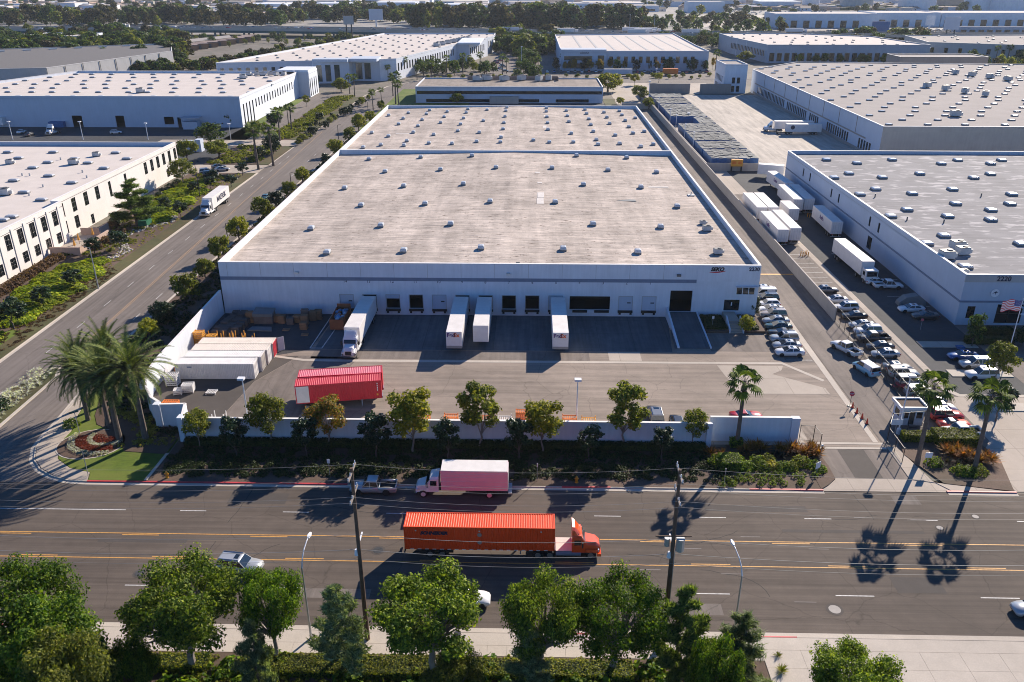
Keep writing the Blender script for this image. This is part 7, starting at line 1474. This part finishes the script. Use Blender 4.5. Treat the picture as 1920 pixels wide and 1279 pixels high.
def belt(kinds, name, label, cat, group, n_, x0, x1, p0, p1, h0, h1, seed, wmin=.8, wmax=1.3, curve=None):
    r = random.Random(seed)
    for k in range(n_):
        px = x0+(x1-x0)*(k+r.random())/n_; py = r.uniform(p0, p1)+(curve(px) if curve else 0)
        kind = r.choice(kinds); x, y = G(px, py); h = r.uniform(h0, h1); s = h/HT[kind]; w_ = s*r.uniform(wmin, wmax)
        spawn(kind, name, label, cat, (x, y, -.05), r.uniform(0, 6), group, (w_, w_, s))
mid = [(435, 236, 195, 'far1', 1.2, 'big dark tree at the corner of the blue-white dock wall'), (395, 268, 230, 'far0', 1.7, 'wide dark-green tree in front of the dock wall corner'), (410, 296, 262, 'round0', 1.6, 'bright green round tree by the first driveway'), (352, 300, 262, 'round0', 1.2, 'green tree at the left end of the driveway islands'), (480, 262, 225, 'wall0', 1.5, 'light airy tree left of the dark driveway-island tree'), (512, 290, 252, 'round1', 1.0, 'dark pointed tree on the driveway island'), (575, 200, 178, 'wall3', 1.2, 'small tree in the car park beside the slim-windowed wall'), (600, 232, 210, 'magnolia0', 1.6, 'dark tree on the verge by the side street bend'), (640, 172, 146, 'round0', 1.4, 'round green tree at the corner of the long white warehouse'), (593, 160, 147, 'round0', 1.2, 'small round tree against the blue-white entrance front'), (857, 195, 174, 'round0', 1.3, 'round green tree in front of the low office ribbon windows'), (1140, 172, 136, 'round2', 1.8, 'umbrella-shaped tree at the right end of the low office'), (1200, 188, 160, 'round0', 1.2, 'dark green tree left of the grey screen wall'), (1216, 205, 182, 'round0', 1.2, 'clipped round tree by the far end of the blue crate rows'), (1163, 196, 182, 'round2', 1.3, 'clipped yellow-green bush right of the low office'), (1190, 160, 138, 'wall2', 1.6, 'light green tree on the far street island'), (1235, 155, 136, 'wall2', 1.6, 'light green tree left of the orange trailer'), (1398, 116, 95, 'round0', 1.6, 'green tree beside the office block roof'), (515, 238, 212, 'round1', 1.3, 'dark bush on the verge in front of the driveway islands')]
for px, py, ty, k, w_, lab in mid: plant(k, 'tree', 'tree', lab, px, py, ty, None, .3, 3, wide=w_)
for i, (px, py, ty) in enumerate(((525, 264, 198), (547, 246, 192), (541, 232, 200), (485, 318, 228), (513, 311, 227), (705, 148, 118), (728, 152, 120), (742, 196, 132), (737, 180, 140), (700, 206, 166), (716, 195, 168), (656, 176, 137), (665, 180, 137), (782, 150, 120), (795, 146, 118), (810, 148, 112), (760, 145, 104), (838, 140, 102), (868, 138, 98), (900, 135, 95), (942, 140, 100), (950, 138, 108), (997, 140, 104), (1009, 142, 104), (1865, 118, 84), (1887, 118, 82), (1341, 132, 92), (1056, 132, 98), (748, 200, 148), (812, 130, 104), (775, 132, 108), (880, 128, 102))):
    x, y = G(px, py); h = ZAT(px, ty, y); s = max(.6, min(1.7, h/HT['fanfar'])); spawn('fanfar', 'fan_palm', 'tall fan palm along the far street and car parks', 'palm tree', (x, y, 0), i, 'tall fan palms in the distance', (s*1.15, s*1.15, s))
gl = 'street trees and shrubs in the middle distance'
belt(('round0', 'round1', 'magnolia0'), 'verge_tree', 'small tree or shrub on the planted verge of the far side street', 'tree', 'small trees on the far verge', 26, 560, 700, -4, 6, 2, 4.5, 1, curve=lambda px: 268-(px-560)*.62)
belt(('far0', 'far1', 'wall0'), 'tree', 'tree in the green clump before the long white warehouse', 'tree', 'trees before the long white warehouse', 26, 740, 925, 132, 142, 5, 9, 2)
belt(('far1', 'far0', 'far2', 'wall1'), 'tree', 'tree along the front of the white-roofed warehouse with grey strips', 'tree', 'trees along the white-roofed warehouse front', 26, 1040, 1345, 130, 136, 6, 9, 3, .6, .9)
belt(('round0', 'round2'), 'tree', 'clipped tree in front of the pale blue-grey warehouse', 'tree', 'clipped trees before the blue-grey warehouse', 11, 1490, 1770, 118, 120, 5.5, 7, 4, 1.0, 1.2)
belt(('far0', 'round2', 'far2'), 'tree', 'tree at the right edge behind the small grey block', 'tree', 'trees behind the warm-grey warehouse', 14, 1770, 1925, 118, 136, 6, 10, 5)
belt(('round2', 'round0'), 'shrub', 'low shrub along the far street in front of the parked trailers', 'shrub', 'low shrubs along the far street', 34, 790, 1340, 143, 149, 1.5, 3, 6, 1, 1.6)
mass(('far0', 'far1', 'far0'), 'tree_mass', 'dense clump of dark trees between the two white warehouses', 'trees', None, 60, 925, 1050, 72, 104, 7, 14, 7)
belt(('far0', 'far1'), 'tree', 'tree in the car park rows between the two white warehouses', 'tree', 'trees in the far car park', 26, 968, 1005, 90, 150, 6, 9, 77)
belt(('far0', 'far1', 'far2'), 'tree', 'dark tree in the belt behind the white-roofed warehouse', 'tree', 'dark belt left of the blue-grey warehouse', 40, 1235, 1370, 74, 92, 7, 12, 8)
mass(('far1', 'far0'), 'tree_mass', 'dark tree line behind the blue-grey warehouse roof', 'trees', None, 34, 1560, 1735, 74, 86, 8, 13, 9)
mass(('far2', 'far0', 'wall1', 'far3'), 'tree_mass', 'grey-brown scrub between the long shed and the white warehouse', 'trees', None, 110, 170, 640, -6, 6, 4, 8, 10, curve=lambda px: 133-max(0, px-380)*.20)
mass(('far0', 'far1', 'far3', 'far0'), 'tree_mass', 'thick dark growth of trees in front of the freeway', 'trees', None, 230, -20, 350, 66, 118, 7, 14, 11)
belt(('far0', 'far1', 'far3'), 'tree', 'tree below the freeway bridge', 'tree', 'trees below the freeway bridge', 36, 330, 720, 78, 92, 4, 8, 12, curve=lambda px: -(px-330)*.02)
mass(('farpine', 'far0', 'far1', 'far2'), 'tree_mass', 'tall dark tree belt beyond the freeway, left part', 'trees', None, 105, -20, 545, 38, 50, 12, 24, 13)
mass(('far0', 'far2', 'far1'), 'tree_mass', 'scattered trees among the houses beyond the freeway', 'trees', None, 60, 540, 780, 24, 44, 10, 20, 14)
mass(('far0', 'far1', 'farpine', 'far2'), 'tree_mass', 'tall dark tree belt beyond the freeway, middle part', 'trees', None, 85, 770, 1215, 46, 56, 13, 28, 15)
mass(('far2', 'far0'), 'tree_mass', 'brownish trees around the upper right car parks', 'trees', None, 60, 1190, 1470, 38, 66, 7, 14, 16)
mass(('far0', 'far2'), 'tree_mass', 'tiny distant trees in the hazy city', 'trees', None, 150, -20, 1940, 2, 30, 7, 15, 17)
# ================= MIDDLE DISTANCE THINGS =================
FC = {}
def farcar(color):
    if color not in FC:
        b = MB(); b.loft([[(-2.3, -.85, .3), (-2.3, .85, .3), (-2.2, .8, .95), (-2.2, -.8, .95)], [(2.2, -.85, .3), (2.2, .85, .3), (2.1, .75, .8), (2.1, -.75, .8)]]); b.loft([[(-1.7, -.75, .9), (1.1, -.75, .88), (1.1, .75, .88), (-1.7, .75, .9)], [(-1.2, -.62, 1.4), (.3, -.62, 1.4), (.3, .62, 1.4), (-1.2, .62, 1.4)]], 1)
        b.box(-1.2, .3, -.62, .62, 1.4, 1.45, 0); b.box(-1.7, -1.1, -.86, .86, 0, .5, 2).box(1.0, 1.6, -.86, .86, 0, .5, 2); FC[color] = b.mesh('car', ['paint_'+color, 'car_glass', 'rubber'])
    return FC[color]
cc_ = ['white', 'white', 'silver', 'grey', 'black', 'dark', 'red', 'blue', 'beige', 'white', 'silver']
rnd = random.Random(77)
def carmass(n_, fn, label):
    b = MB()
    for k in range(n_):
        x, y, z = fn(k); m_ = rnd.randrange(5); b.box(x-.9, x+.9, y-2.3, y+2.3, z+.3, z+.9, m_).box(x-.75, x+.75, y-1.4, y+1.0, z+.9, z+1.35, 5).box(x-.65, x+.65, y-1.1, y+.6, z+1.351, z+1.42, m_)
    return tag(b.build('parked_cars', ['paint_white', 'paint_silver', 'paint_dark', 'paint_grey', 'paint_white', 'car_glass']), label, 'cars', kind='stuff')
def farcars(n_, fn, label, group, rz=0):
    for k in range(n_):
        x, y, z = fn(k); tag(put('car', farcar(rnd.choice(cc_)), None, (x, y, z), rz+rnd.uniform(-.03, .03)), label, 'car', group)
# freeway
ZF = 7.0
FW = [G(-150, 56, ZF), G(0, 56, ZF), G(400, 54.5, ZF), G(860, 60, ZF), G(1080, 63, ZF), G(1420, 66, ZF), G(2100, 70, ZF)]
fwy = thing('freeway', 'elevated freeway crossing behind the warehouses', 'freeway', (0, 0, 0)); fwy['kind'] = 'structure'; del fwy['category']; del fwy['label']
b = MB(); p_ = MB(); g_ = MB(); piers = MB(); med = MB()
for i in range(len(FW)-1):
    (xa, ya), (xb, yb_) = FW[i], FW[i+1]
    b.poly([(xa, ya), (xb, yb_), (xb, yb_+38), (xa, ya+38)], ZF-.4, ZF); p_.poly([(xa, ya-.4), (xb, yb_-.4), (xb, yb_-.01), (xa, ya-.01)], ZF-1.2, ZF+1.1); p_.poly([(xa, ya+38.01), (xb, yb_+38.01), (xb, yb_+38.4), (xa, ya+38.4)], ZF-1, ZF+1.1); med.poly([(xa, ya+18.8), (xb, yb_+18.8), (xb, yb_+19.2), (xa, ya+19.2)], ZF+.01, ZF+1)
    if 1 <= i <= 2: g_.poly([(xa, ya-.2), (xb, yb_-.2), (xb, yb_+.6), (xa, ya+.6)], ZF-3.4, ZF-1.21)
    n_ = max(1, int(math.hypot(xb-xa, yb_-ya)/30))
    for k in range(n_):
        x = xa+(xb-xa)*k/n_; y = ya+(yb_-ya)*k/n_
        for o_ in (3, 18, 34): piers.box(x-.8, x+.8, y+o_-.8, y+o_+.8, 0, ZF-.41)
b.build('deck', 'asphalt_side', fwy); p_.build('barrier', 'kerb_stone', fwy); med.build('median_barrier', 'kerb_stone', fwy); g_.build('girder', 'green_steel', fwy); piers.build('pier', 'wall_tan', fwy)
def onfw(k):
    px = rnd.uniform(-20, 1500); 
    x, y = G(px, 60, ZF); x0 = x
    for i in range(len(FW)-1):
        if FW[i][0] <= x <= FW[i+1][0]: y = FW[i][1]+(FW[i+1][1]-FW[i][1])*(x-FW[i][0])/(FW[i+1][0]-FW[i][0])
    return x, y+rnd.choice((3, 7, 11, 15, 22, 26, 30, 34)), ZF+.02
farcars(110, onfw, 'tiny car driving on the distant freeway', 'cars on the freeway')
for k in range(9):
    x, y, z = onfw(0); tag(MB().box(-8, 8, -1.3, 1.3, 1, 4, 0).box(8.6, 11.5, -1.2, 1.2, .8, 3.2, 0).box(-7, 11, -1.2, 1.2, 0, .95, 1).build('far_truck', ['trailer_white', 'rubber'], None, False, (x, y, z)), 'tiny white truck driving on the distant freeway', 'truck', 'trucks on the freeway')
# second road ramp, orange sheds by the bridge
OR = thing('open_shed', 'row of orange-walled open sheds with pale roof below the freeway bridge', 'shed', (0, 0, 0))
xa, ya = G(310, 99); xb, yb_ = G(470, 74)
for k in range(9):
    t_ = k/9; x = xa+(xb-xa)*t_; y = ya+(yb_-ya)*t_; MB().box(0, 17, -4, 10, 3.8, 4.4, 0).box(1, 16, -3.9, -3.5, 0, 3.8, 1).box(2, 6, -4.8, -3.95, 0, 3.0, 2).box(9, 11, -4.8, -3.95, 0, 3.0, 2).build('shed_bay', ['roof_tile', 'wall_orange', 'hvac_dark'], OR, loc=(x, y, 0), rz=.5)
x, y = G(300, 92, 5); MB().poly([G(270, 88, 5), G(435, 70, 5), G(430, 66, 5), G(290, 80, 5)], 4.6, 5).build('pale_roof', 'roof_warm_grey', OR)
def block(label, px0, px1, py, h, depth, wm='wall_white', rm='roof_white', holes=None, cat='building', name='building', group=None, ang=0):
    x0, y0 = G(px0, py); x1, y1 = G(px1, py); L = x1-x0; r = thing(name, label, cat, (x0, y0, 0), ang, group)
    facade(r, (0, 0), 0, L, 0, h, holes(L) if holes else [], .4, wm, 'wall', dict(nx=1, nz=1))
    facade(r, (L, 0), pi/2, depth, 0, h, [], .4, wm); facade(r, (L, depth), pi, L, 0, h, [], .4, wm); facade(r, (0, depth), -pi/2, depth, 0, h, [], .4, wm)
    MB().box(.2, L-.2, .2, depth-.2, h-.9, h-.5).build('roof', rm, r); return r
hw = lambda L: [(3+k*6.5, 5.6+k*6.5, z, z+2) for z in (3, 7.5, 12) for k in range(int((L-6)/6.5))]
block('white four-storey office block rising behind the tall trees in the middle distance', 1058, 1172, 30, 17, 30, 'wall_white', 'roof_white', hw, 'office block')
block('plain white box building right of the office block', 1290, 1358, 24, 16, 40, 'wall_white', 'roof_white', None)
block('flat white-roofed building left of the plain white box', 1180, 1290, 13, 9, 60, 'wall_white', 'roof_white', None)
bh = lambda L: [(4+k*14, 11+k*14, 0, 7.5) for k in range(int((L-12)/14))]
block('long white and blue store with saw-tooth bays at the upper right, left part', 1452, 1640, 52, 15, 50, 'wall_white', 'roof_white', bh, 'store')
block('long white and blue store at the upper right, middle part', 1640, 1760, 50, 15, 60, 'wall_white', 'roof_white', bh, 'store')
block('long white and blue store at the upper right, right part', 1762, 1990, 50, 15, 60, 'wall_white', 'roof_white', bh, 'store')
block('low grey station building with a flat roof in front of the white and blue store', 1795, 1990, 62, 6, 14, 'wall_bluegrey', 'roof_white', lambda L: [(3+k*9, 9+k*9, 0, 3) for k in range(int(L/9)-1)], 'building')
for i, (a, c, py, h, m_) in enumerate(((1508, 1540, 14, 22, 'wall_white'), (1585, 1645, 18, 24, 'wall_grey'), (1698, 1765, 20, 24, 'wall_white'), (1766, 1822, 16, 22, 'wall_taupe'), (1822, 1885, 22, 24, 'wall_white'), (1885, 1990, 25, 22, 'wall_white'))):
    x0, y0 = G(a, py); x1, _ = G(c, py); r = (x1-x0)/2; o = tag(MB().tube((x0+r, y0+r, 0), (x0+r, y0+r, h), r, None, 28).build('storage_tank', m_), '%s flat storage tank on the skyline at the upper right' % ('leftmost narrow white', 'grey, second', 'white, third', 'brownish, fourth', 'white, fifth', 'rightmost white')[i], 'storage tank', 'storage tanks on the skyline')
block('white warehouse with dark shading half hidden by trees on the left', 45, 155, 88, 9, 40, 'wall_white', 'roof_white', None); block('small pale building with a sloping brown roof edge behind the long shed', 130, 192, 98, 6, 14, 'wall_tan', 'roof_tile', None)
block('white building under the freeway bridge', 262, 300, 68, 8, 20, 'wall_cream', 'roof_tile', None)
# billboards
def billboard(label, px, py, ty, w_, h_, mat, a=0, legs=2, mat2=None):
    x, y = G(px, py); H = ZAT(px, ty, y); r = thing('billboard', label, 'billboard', (x, y, 0), a); MB().box(-w_/2, w_/2, -.4, .4, H-h_, H).build('panel', mat, r)
    b = MB()
    for k in range(legs): xx = 0 if legs == 1 else (-w_/4+k*w_/2); b.tube((xx, 0, 0), (xx, 0, H-h_), .6 if legs > 1 else 1.0, None, 8)
    b.build('leg', 'dark_metal' if legs > 1 else 'white_metal', r)
    if mat2: MB().box(w_/2-.8, w_/2+.2, .4, 4, H-h_, H).build('side_panel', mat2, r)
billboard('pale billboard on two dark legs in front of the freeway', 656, 74, 30, 9.5, 7.5, 'wall_grey', .2, 2, 'black'); billboard('small white and lilac sign on a white mast beyond the freeway', 706, 50, 17, 16, 12, 'wall_bluewhite', .1, 1); billboard('white square billboard on the left behind the freeway', 163, 44, 33, 9, 8, 'sign_white', 0, 1)
billboard('large white billboard on dark legs at the upper right', 1778, 80, 32, 13, 10.5, 'wall_bluewhite', -.15, 2, 'black'); billboard('tall white pylon sign with dark emblem at the upper right', 1737, 78, 30, 8, 8, 'sign_white', 0, 1); billboard('blue billboard in front of the white and blue store', 1648, 68, 40, 17, 12, 'crate_blue', 0, 2)
# parked trailers on far street
for px0, px1, py, m_, mr, lab in ((1132, 1185, 143, 'wall_bluewhite', 'trailer_roof', 'white trailer parked on the far street right of the low office'), (1243, 1271, 142, 'rack_orange', 'rack_orange', 'orange container parked on the far street')):
    x0, y0 = G(px0, py); x1, _ = G(px1, py); t_ = thing('trailer', lab, 'trailer', (x0, y0, 0)); MB().box(0, x1-x0, 0, 2.6, 1.2, 4.1).build('trailer_body', m_, t_); MB().box(.05, x1-x0-.05, .05, 2.55, 4.101, 4.13).build('trailer_roof', mr, t_); MB().box(.5, x1-x0-.5, .6, 2.0, .7, 1.19).build('chassis', 'dark_metal', t_); wheels(t_, (1.8, 3.1), 1.2)
    for w_ in [c for c in t_.children if c.name.startswith('wheel')]: w_.location.y += 1.3
farcars(26, lambda k: (*G(rnd.choice((930, 936, 983, 990, 945))+rnd.uniform(-4, 4), rnd.uniform(100, 135)), .02), 'car parked in rows between the two white warehouses', 'cars in the far middle car park')
farcars(26, lambda k: (*G(1000+k*13, 136+rnd.uniform(-.8, .8)), .02), 'car parked in front of the white-roofed warehouse with grey strips', 'cars before the white-roofed warehouse', pi/2)
carmass(330, lambda k: (*G(rnd.uniform(1570, 1800), rnd.uniform(56, 66)), .02), 'crowded car park full of tiny cars at the upper right')
carmass(260, lambda k: (*G(rnd.uniform(1340, 1560), rnd.uniform(10, 30)), .02), 'distant car park full of tiny cars at the upper right')
carmass(60, lambda k: (*G(rnd.uniform(1440, 1600), rnd.uniform(58, 64)), .02), 'small group of tiny parked cars left of the crowded car park')
sheet('far_car_park', [G(1290, 28), G(1470, 28), G(1460, 50), G(1300, 52)], .0, 'concrete_bright'); sheet('far_car_park', [G(1440, 56), G(1830, 56), G(1830, 68), G(1440, 70)], .0, 'asphalt_lot')
sheet('far_field', [G(215, 20), G(330, 14), G(300, 8), G(200, 10)], .0, 'lawn')
# B lot vehicles
for px, py, k, c_, a, lab in ((40, 246, 'sedan', 'white', 1.6, 'white car by the dock wall at the far left'), (55, 251, 'sedan', 'dark', 1.6, 'dark car left of the white tractor in the dock lot'), (217, 247, 'hatch', 'white', .3, 'small white car alone in the dock lot'), (388, 321, 'suv', 'silver', .4, 'silver car with reflections beside the street planting'), (410, 311, 'sedan', 'grey', .4, 'grey car behind the silver one beside the street planting'), (395, 326, 'suv', 'dark', .4, 'dark car in front of the silver one beside the street planting'), (416, 316, 'sedan', 'silver', .4, 'pale sedan at the far end of the small car park by the planting')):
    x, y = G(px, py, .8); car(k, c_, lab, x, y, a)
x, y = G(80, 258); tb_ = thing('tractor_unit', 'white tractor unit standing in the dock lot by the blue-white wall', 'truck', (x, y+6, 0), -pi/2); tractor(tb_, -4, 'paint_white')
x, y = G(6, 240); trailer('white trailer at the dock on the far left edge', x-1, y+14, -pi/2, 14)
x, y = G(106, 240); tag(MB().box(x-3, x+3, y, y+2.4, .2, 2.4).build('roll_off_bin', 'crate_blue'), 'blue bin by the dock doors of the blue-white wall', 'bin')
x, y = G(362, 243); gs_ = thing('shed_tank', 'white machinery cabinet with canopy at the right end of the dock wall', 'machinery', (x-4, y, 0)); MB().box(0, 6, 0, 3, 0, 3).build('cabinet', 'wall_bluewhite', gs_); MB().box(-.5, 7, -.6, 3.6, 4.4, 4.7).box(0, .2, 0, .2, 3.0, 4.4).box(6.4, 6.6, 0, .2, 3.0, 4.4).build('canopy', 'wall_bluegrey', gs_)
x, y = G(360, 285); g2 = thing('equipment', 'white equipment building with orange machine beside it behind the cream office', 'building', (x-4, y, 0)); MB().box(0, 5, 0, 4, 0, 3.4).box(5.5, 7.5, 0, 3, 0, 4.2).build('cabinet', 'wall_bluewhite', g2); MB().box(-9, -4, 0, 2, 0, 1.5).box(-8.5, -6, .3, 1.6, 1.5, 3).build('machine', 'sign_red', g2)
for i, (px, py, ty) in enumerate(((24, 262, 229), (156, 262, 229), (278, 262, 232), (433, 262, 233), (92, 236, 187), (243, 236, 186), (392, 236, 186), (556, 184, 134))):
    x, y = G(px, py); h = ZAT(px, ty, y); tag(MB().tube((0, 0, 0), (0, 0, h), .15, .1, 8).box(-.5, .5, -.4, .4, h, h+.3).build('lamp_post', 'white_metal', None, False, (x, y, 0)), 'white lamp post in the dock lot, %s' % ('front row first from the left', 'front row second from the left', 'front row third from the left', 'front row by the green trees', 'against the wall at the left', 'against the wall in the middle', 'against the wall at the right', 'far one by the long white warehouse')[i], 'lamp', 'white lamp posts in the dock lot')
for i, (px, py, ty) in enumerate(((1216, 190, 153), (1296, 86, 62), (1180, 60, 28), (1226, 60, 30), (1290, 231, 228), (922, 190, 178), (843, 192, 176), (974, 192, 180), (978, 128, 88), (1397, 108, 78), (1379, 104, 72), (1738, 118, 90), (1230, 150, 130))):
    x, y = G(px, py); h = max(4, ZAT(px, ty, y)); tag(MB().tube((0, 0, 0), (0, 0, h), .18, .12, 6).box(-.6, .6, -.4, .4, h, h+.35).build('lamp_post', 'white_metal', None, False, (x, y, 0)), 'thin white lamp post in the distance beyond the long warehouse', 'lamp', 'distant white lamp posts')
# lamp posts along the crate rows
for i, (px, py) in enumerate(((1293, 240), (1308, 258), (1325, 275), (1270, 228), (1238, 205))):
    x, y = G(px, py, 2); tag(MB().tube((0, 0, 0), (0, 0, 7), .1, .08, 6).box(-.3, .3, -.25, .25, 7, 7.2).build('lamp_post', 'white_metal', None, False, (57.1, y, 0)), 'white lamp post rising beside the blue crate rows', 'lamp', 'lamp posts beside the crate rows')
# distant city
HS = []
for k in range(6):
    b = MB()
    w_, d_, h_ = ((14, 11, 3.2), (18, 12, 3.4), (12, 10, 6), (26, 14, 4), (34, 22, 7), (16, 16, 5))[k]
    b.box(0, w_, 0, d_, 0, h_, 0)
    if k < 4: b.add([(-.6, -.6, h_), (w_+.6, -.6, h_), (w_+.6, d_+.6, h_), (-.6, d_+.6, h_), (1, d_/2, h_+2.4), (w_-1, d_/2, h_+2.4)], [(0, 1, 5, 4), (1, 2, 5), (2, 3, 4, 5), (3, 0, 4)], 1)
    else: b.box(-.2, w_+.2, -.2, d_+.2, h_, h_+.4, 1)
    for q in range(int(w_/5)): b.box(1.5+q*5, 3.3+q*5, -.05, -.01, 1, 2.4, 2)
    HS.append((b, ('wall_white', 'wall_cream', 'wall_tan', 'wall_terra', 'wall_white', 'wall_grey')[k], ('roof_tile', 'roof_dark', 'roof_tile', 'roof_office', 'roof_white', 'roof_warm_grey')[k]))
HSM = [b.mesh('house', [w_, r_, 'glass_dark']) for b, w_, r_ in HS]+[b.mesh('house', ['wall_terra', 'roof_white', 'glass_dark']) for b, w_, r_ in HS[:3]]
for k in range(285):
    px = rnd.uniform(-60, 1980); py = rnd.uniform(1, 36) if px < 1180 else rnd.uniform(0, 22)
    if 1000 < px < 1200 and py > 20: py = rnd.uniform(1, 15)
    x, y = G(px, py); s = rnd.uniform(.9, 1.4)*(1+(y > 1600)*.4); tag(put('house', rnd.choice(HSM), None, (x, y, 0), rnd.choice((0, .1, -.1, 1.57)), s), 'tiny low house in the hazy city beyond the freeway', 'house', 'tiny houses in the hazy city')
DW = [MB().box(0, w_, 0, d_, 0, h_, 0).box(-.3, w_+.3, -.3, d_+.3, h_+.01, h_+.5, 1).box(w_*.1, w_*.9, -.1, -.01, 1, 4, 2).mesh('distant_warehouse', [m_, r_, 'glass_dark']) for w_, d_, h_, m_, r_ in ((60, 40, 9, 'wall_white', 'roof_white'), (90, 50, 10, 'wall_bluewhite', 'roof_white'), (45, 30, 8, 'wall_tan', 'roof_warm_grey'), (70, 60, 11, 'wall_white', 'wall_white'))]
for k in range(120):
    px = rnd.uniform(380, 1960); py = rnd.uniform(1, 24) if px < 1180 or px > 1420 else rnd.uniform(1, 12)
    if 1430 < px and py > 12: py = rnd.uniform(1, 12)
    x, y = G(px, py); tag(put('distant_warehouse', DW[k % 4], None, (x, y, 0), rnd.choice((0, .05, -.05))), 'pale flat-roofed warehouse far off in the hazy city', 'warehouse', 'pale warehouses in the hazy city')
b = MB()
for k in range(6500):
    if k % 2: px = rnd.uniform(-60, 1980); py = rnd.uniform(4, 36 if px < 1150 else 20); s = rnd.uniform(.6, 1.1)
    else: px = rnd.uniform(-250, 2170); py = -44+48*rnd.random()**.8; s = rnd.uniform(.8, 2.2)
    if 1000 < px < 1380 and py > 12: continue
    x, y = G(px, py)
    if y > 8500 or abs(x) > 5900: continue
    w_, d_, h_ = rnd.uniform(9, 24)*s, rnd.uniform(8, 16)*s, rnd.uniform(3, 6)
    b.box(x, x+w_, y, y+d_, 0, h_, rnd.choice((0, 1, 2, 2, 3, 4, 4)))
tag(b.build('far_city', ['wall_white', 'wall_tan', 'roof_tile', 'wall_terra', 'far_leaf']), 'mass of tiny roofs reaching to the horizon', 'city', kind='stuff')
# haze
hz = MB().box(-6050, 6050, -450, 9050, -2, 70).build('haze', 'white_line'); tag(hz, 'thin warm-blue air', 'haze', kind='stuff')
m = bpy.data.materials.new('haze'); m.use_nodes = True; t = m.node_tree; t.nodes.clear(); MATS['haze'] = m
out = t.nodes.new('ShaderNodeOutputMaterial'); pv_ = t.nodes.new('ShaderNodeVolumePrincipled'); pv_.inputs['Color'].default_value = (.85, .93, 1, 1); pv_.inputs['Density'].default_value = .00005; pv_.inputs['Anisotropy'].default_value = .2
t.links.new(pv_.outputs[0], out.inputs['Volume']); hz.data.materials.clear(); hz.data.materials.append(m)
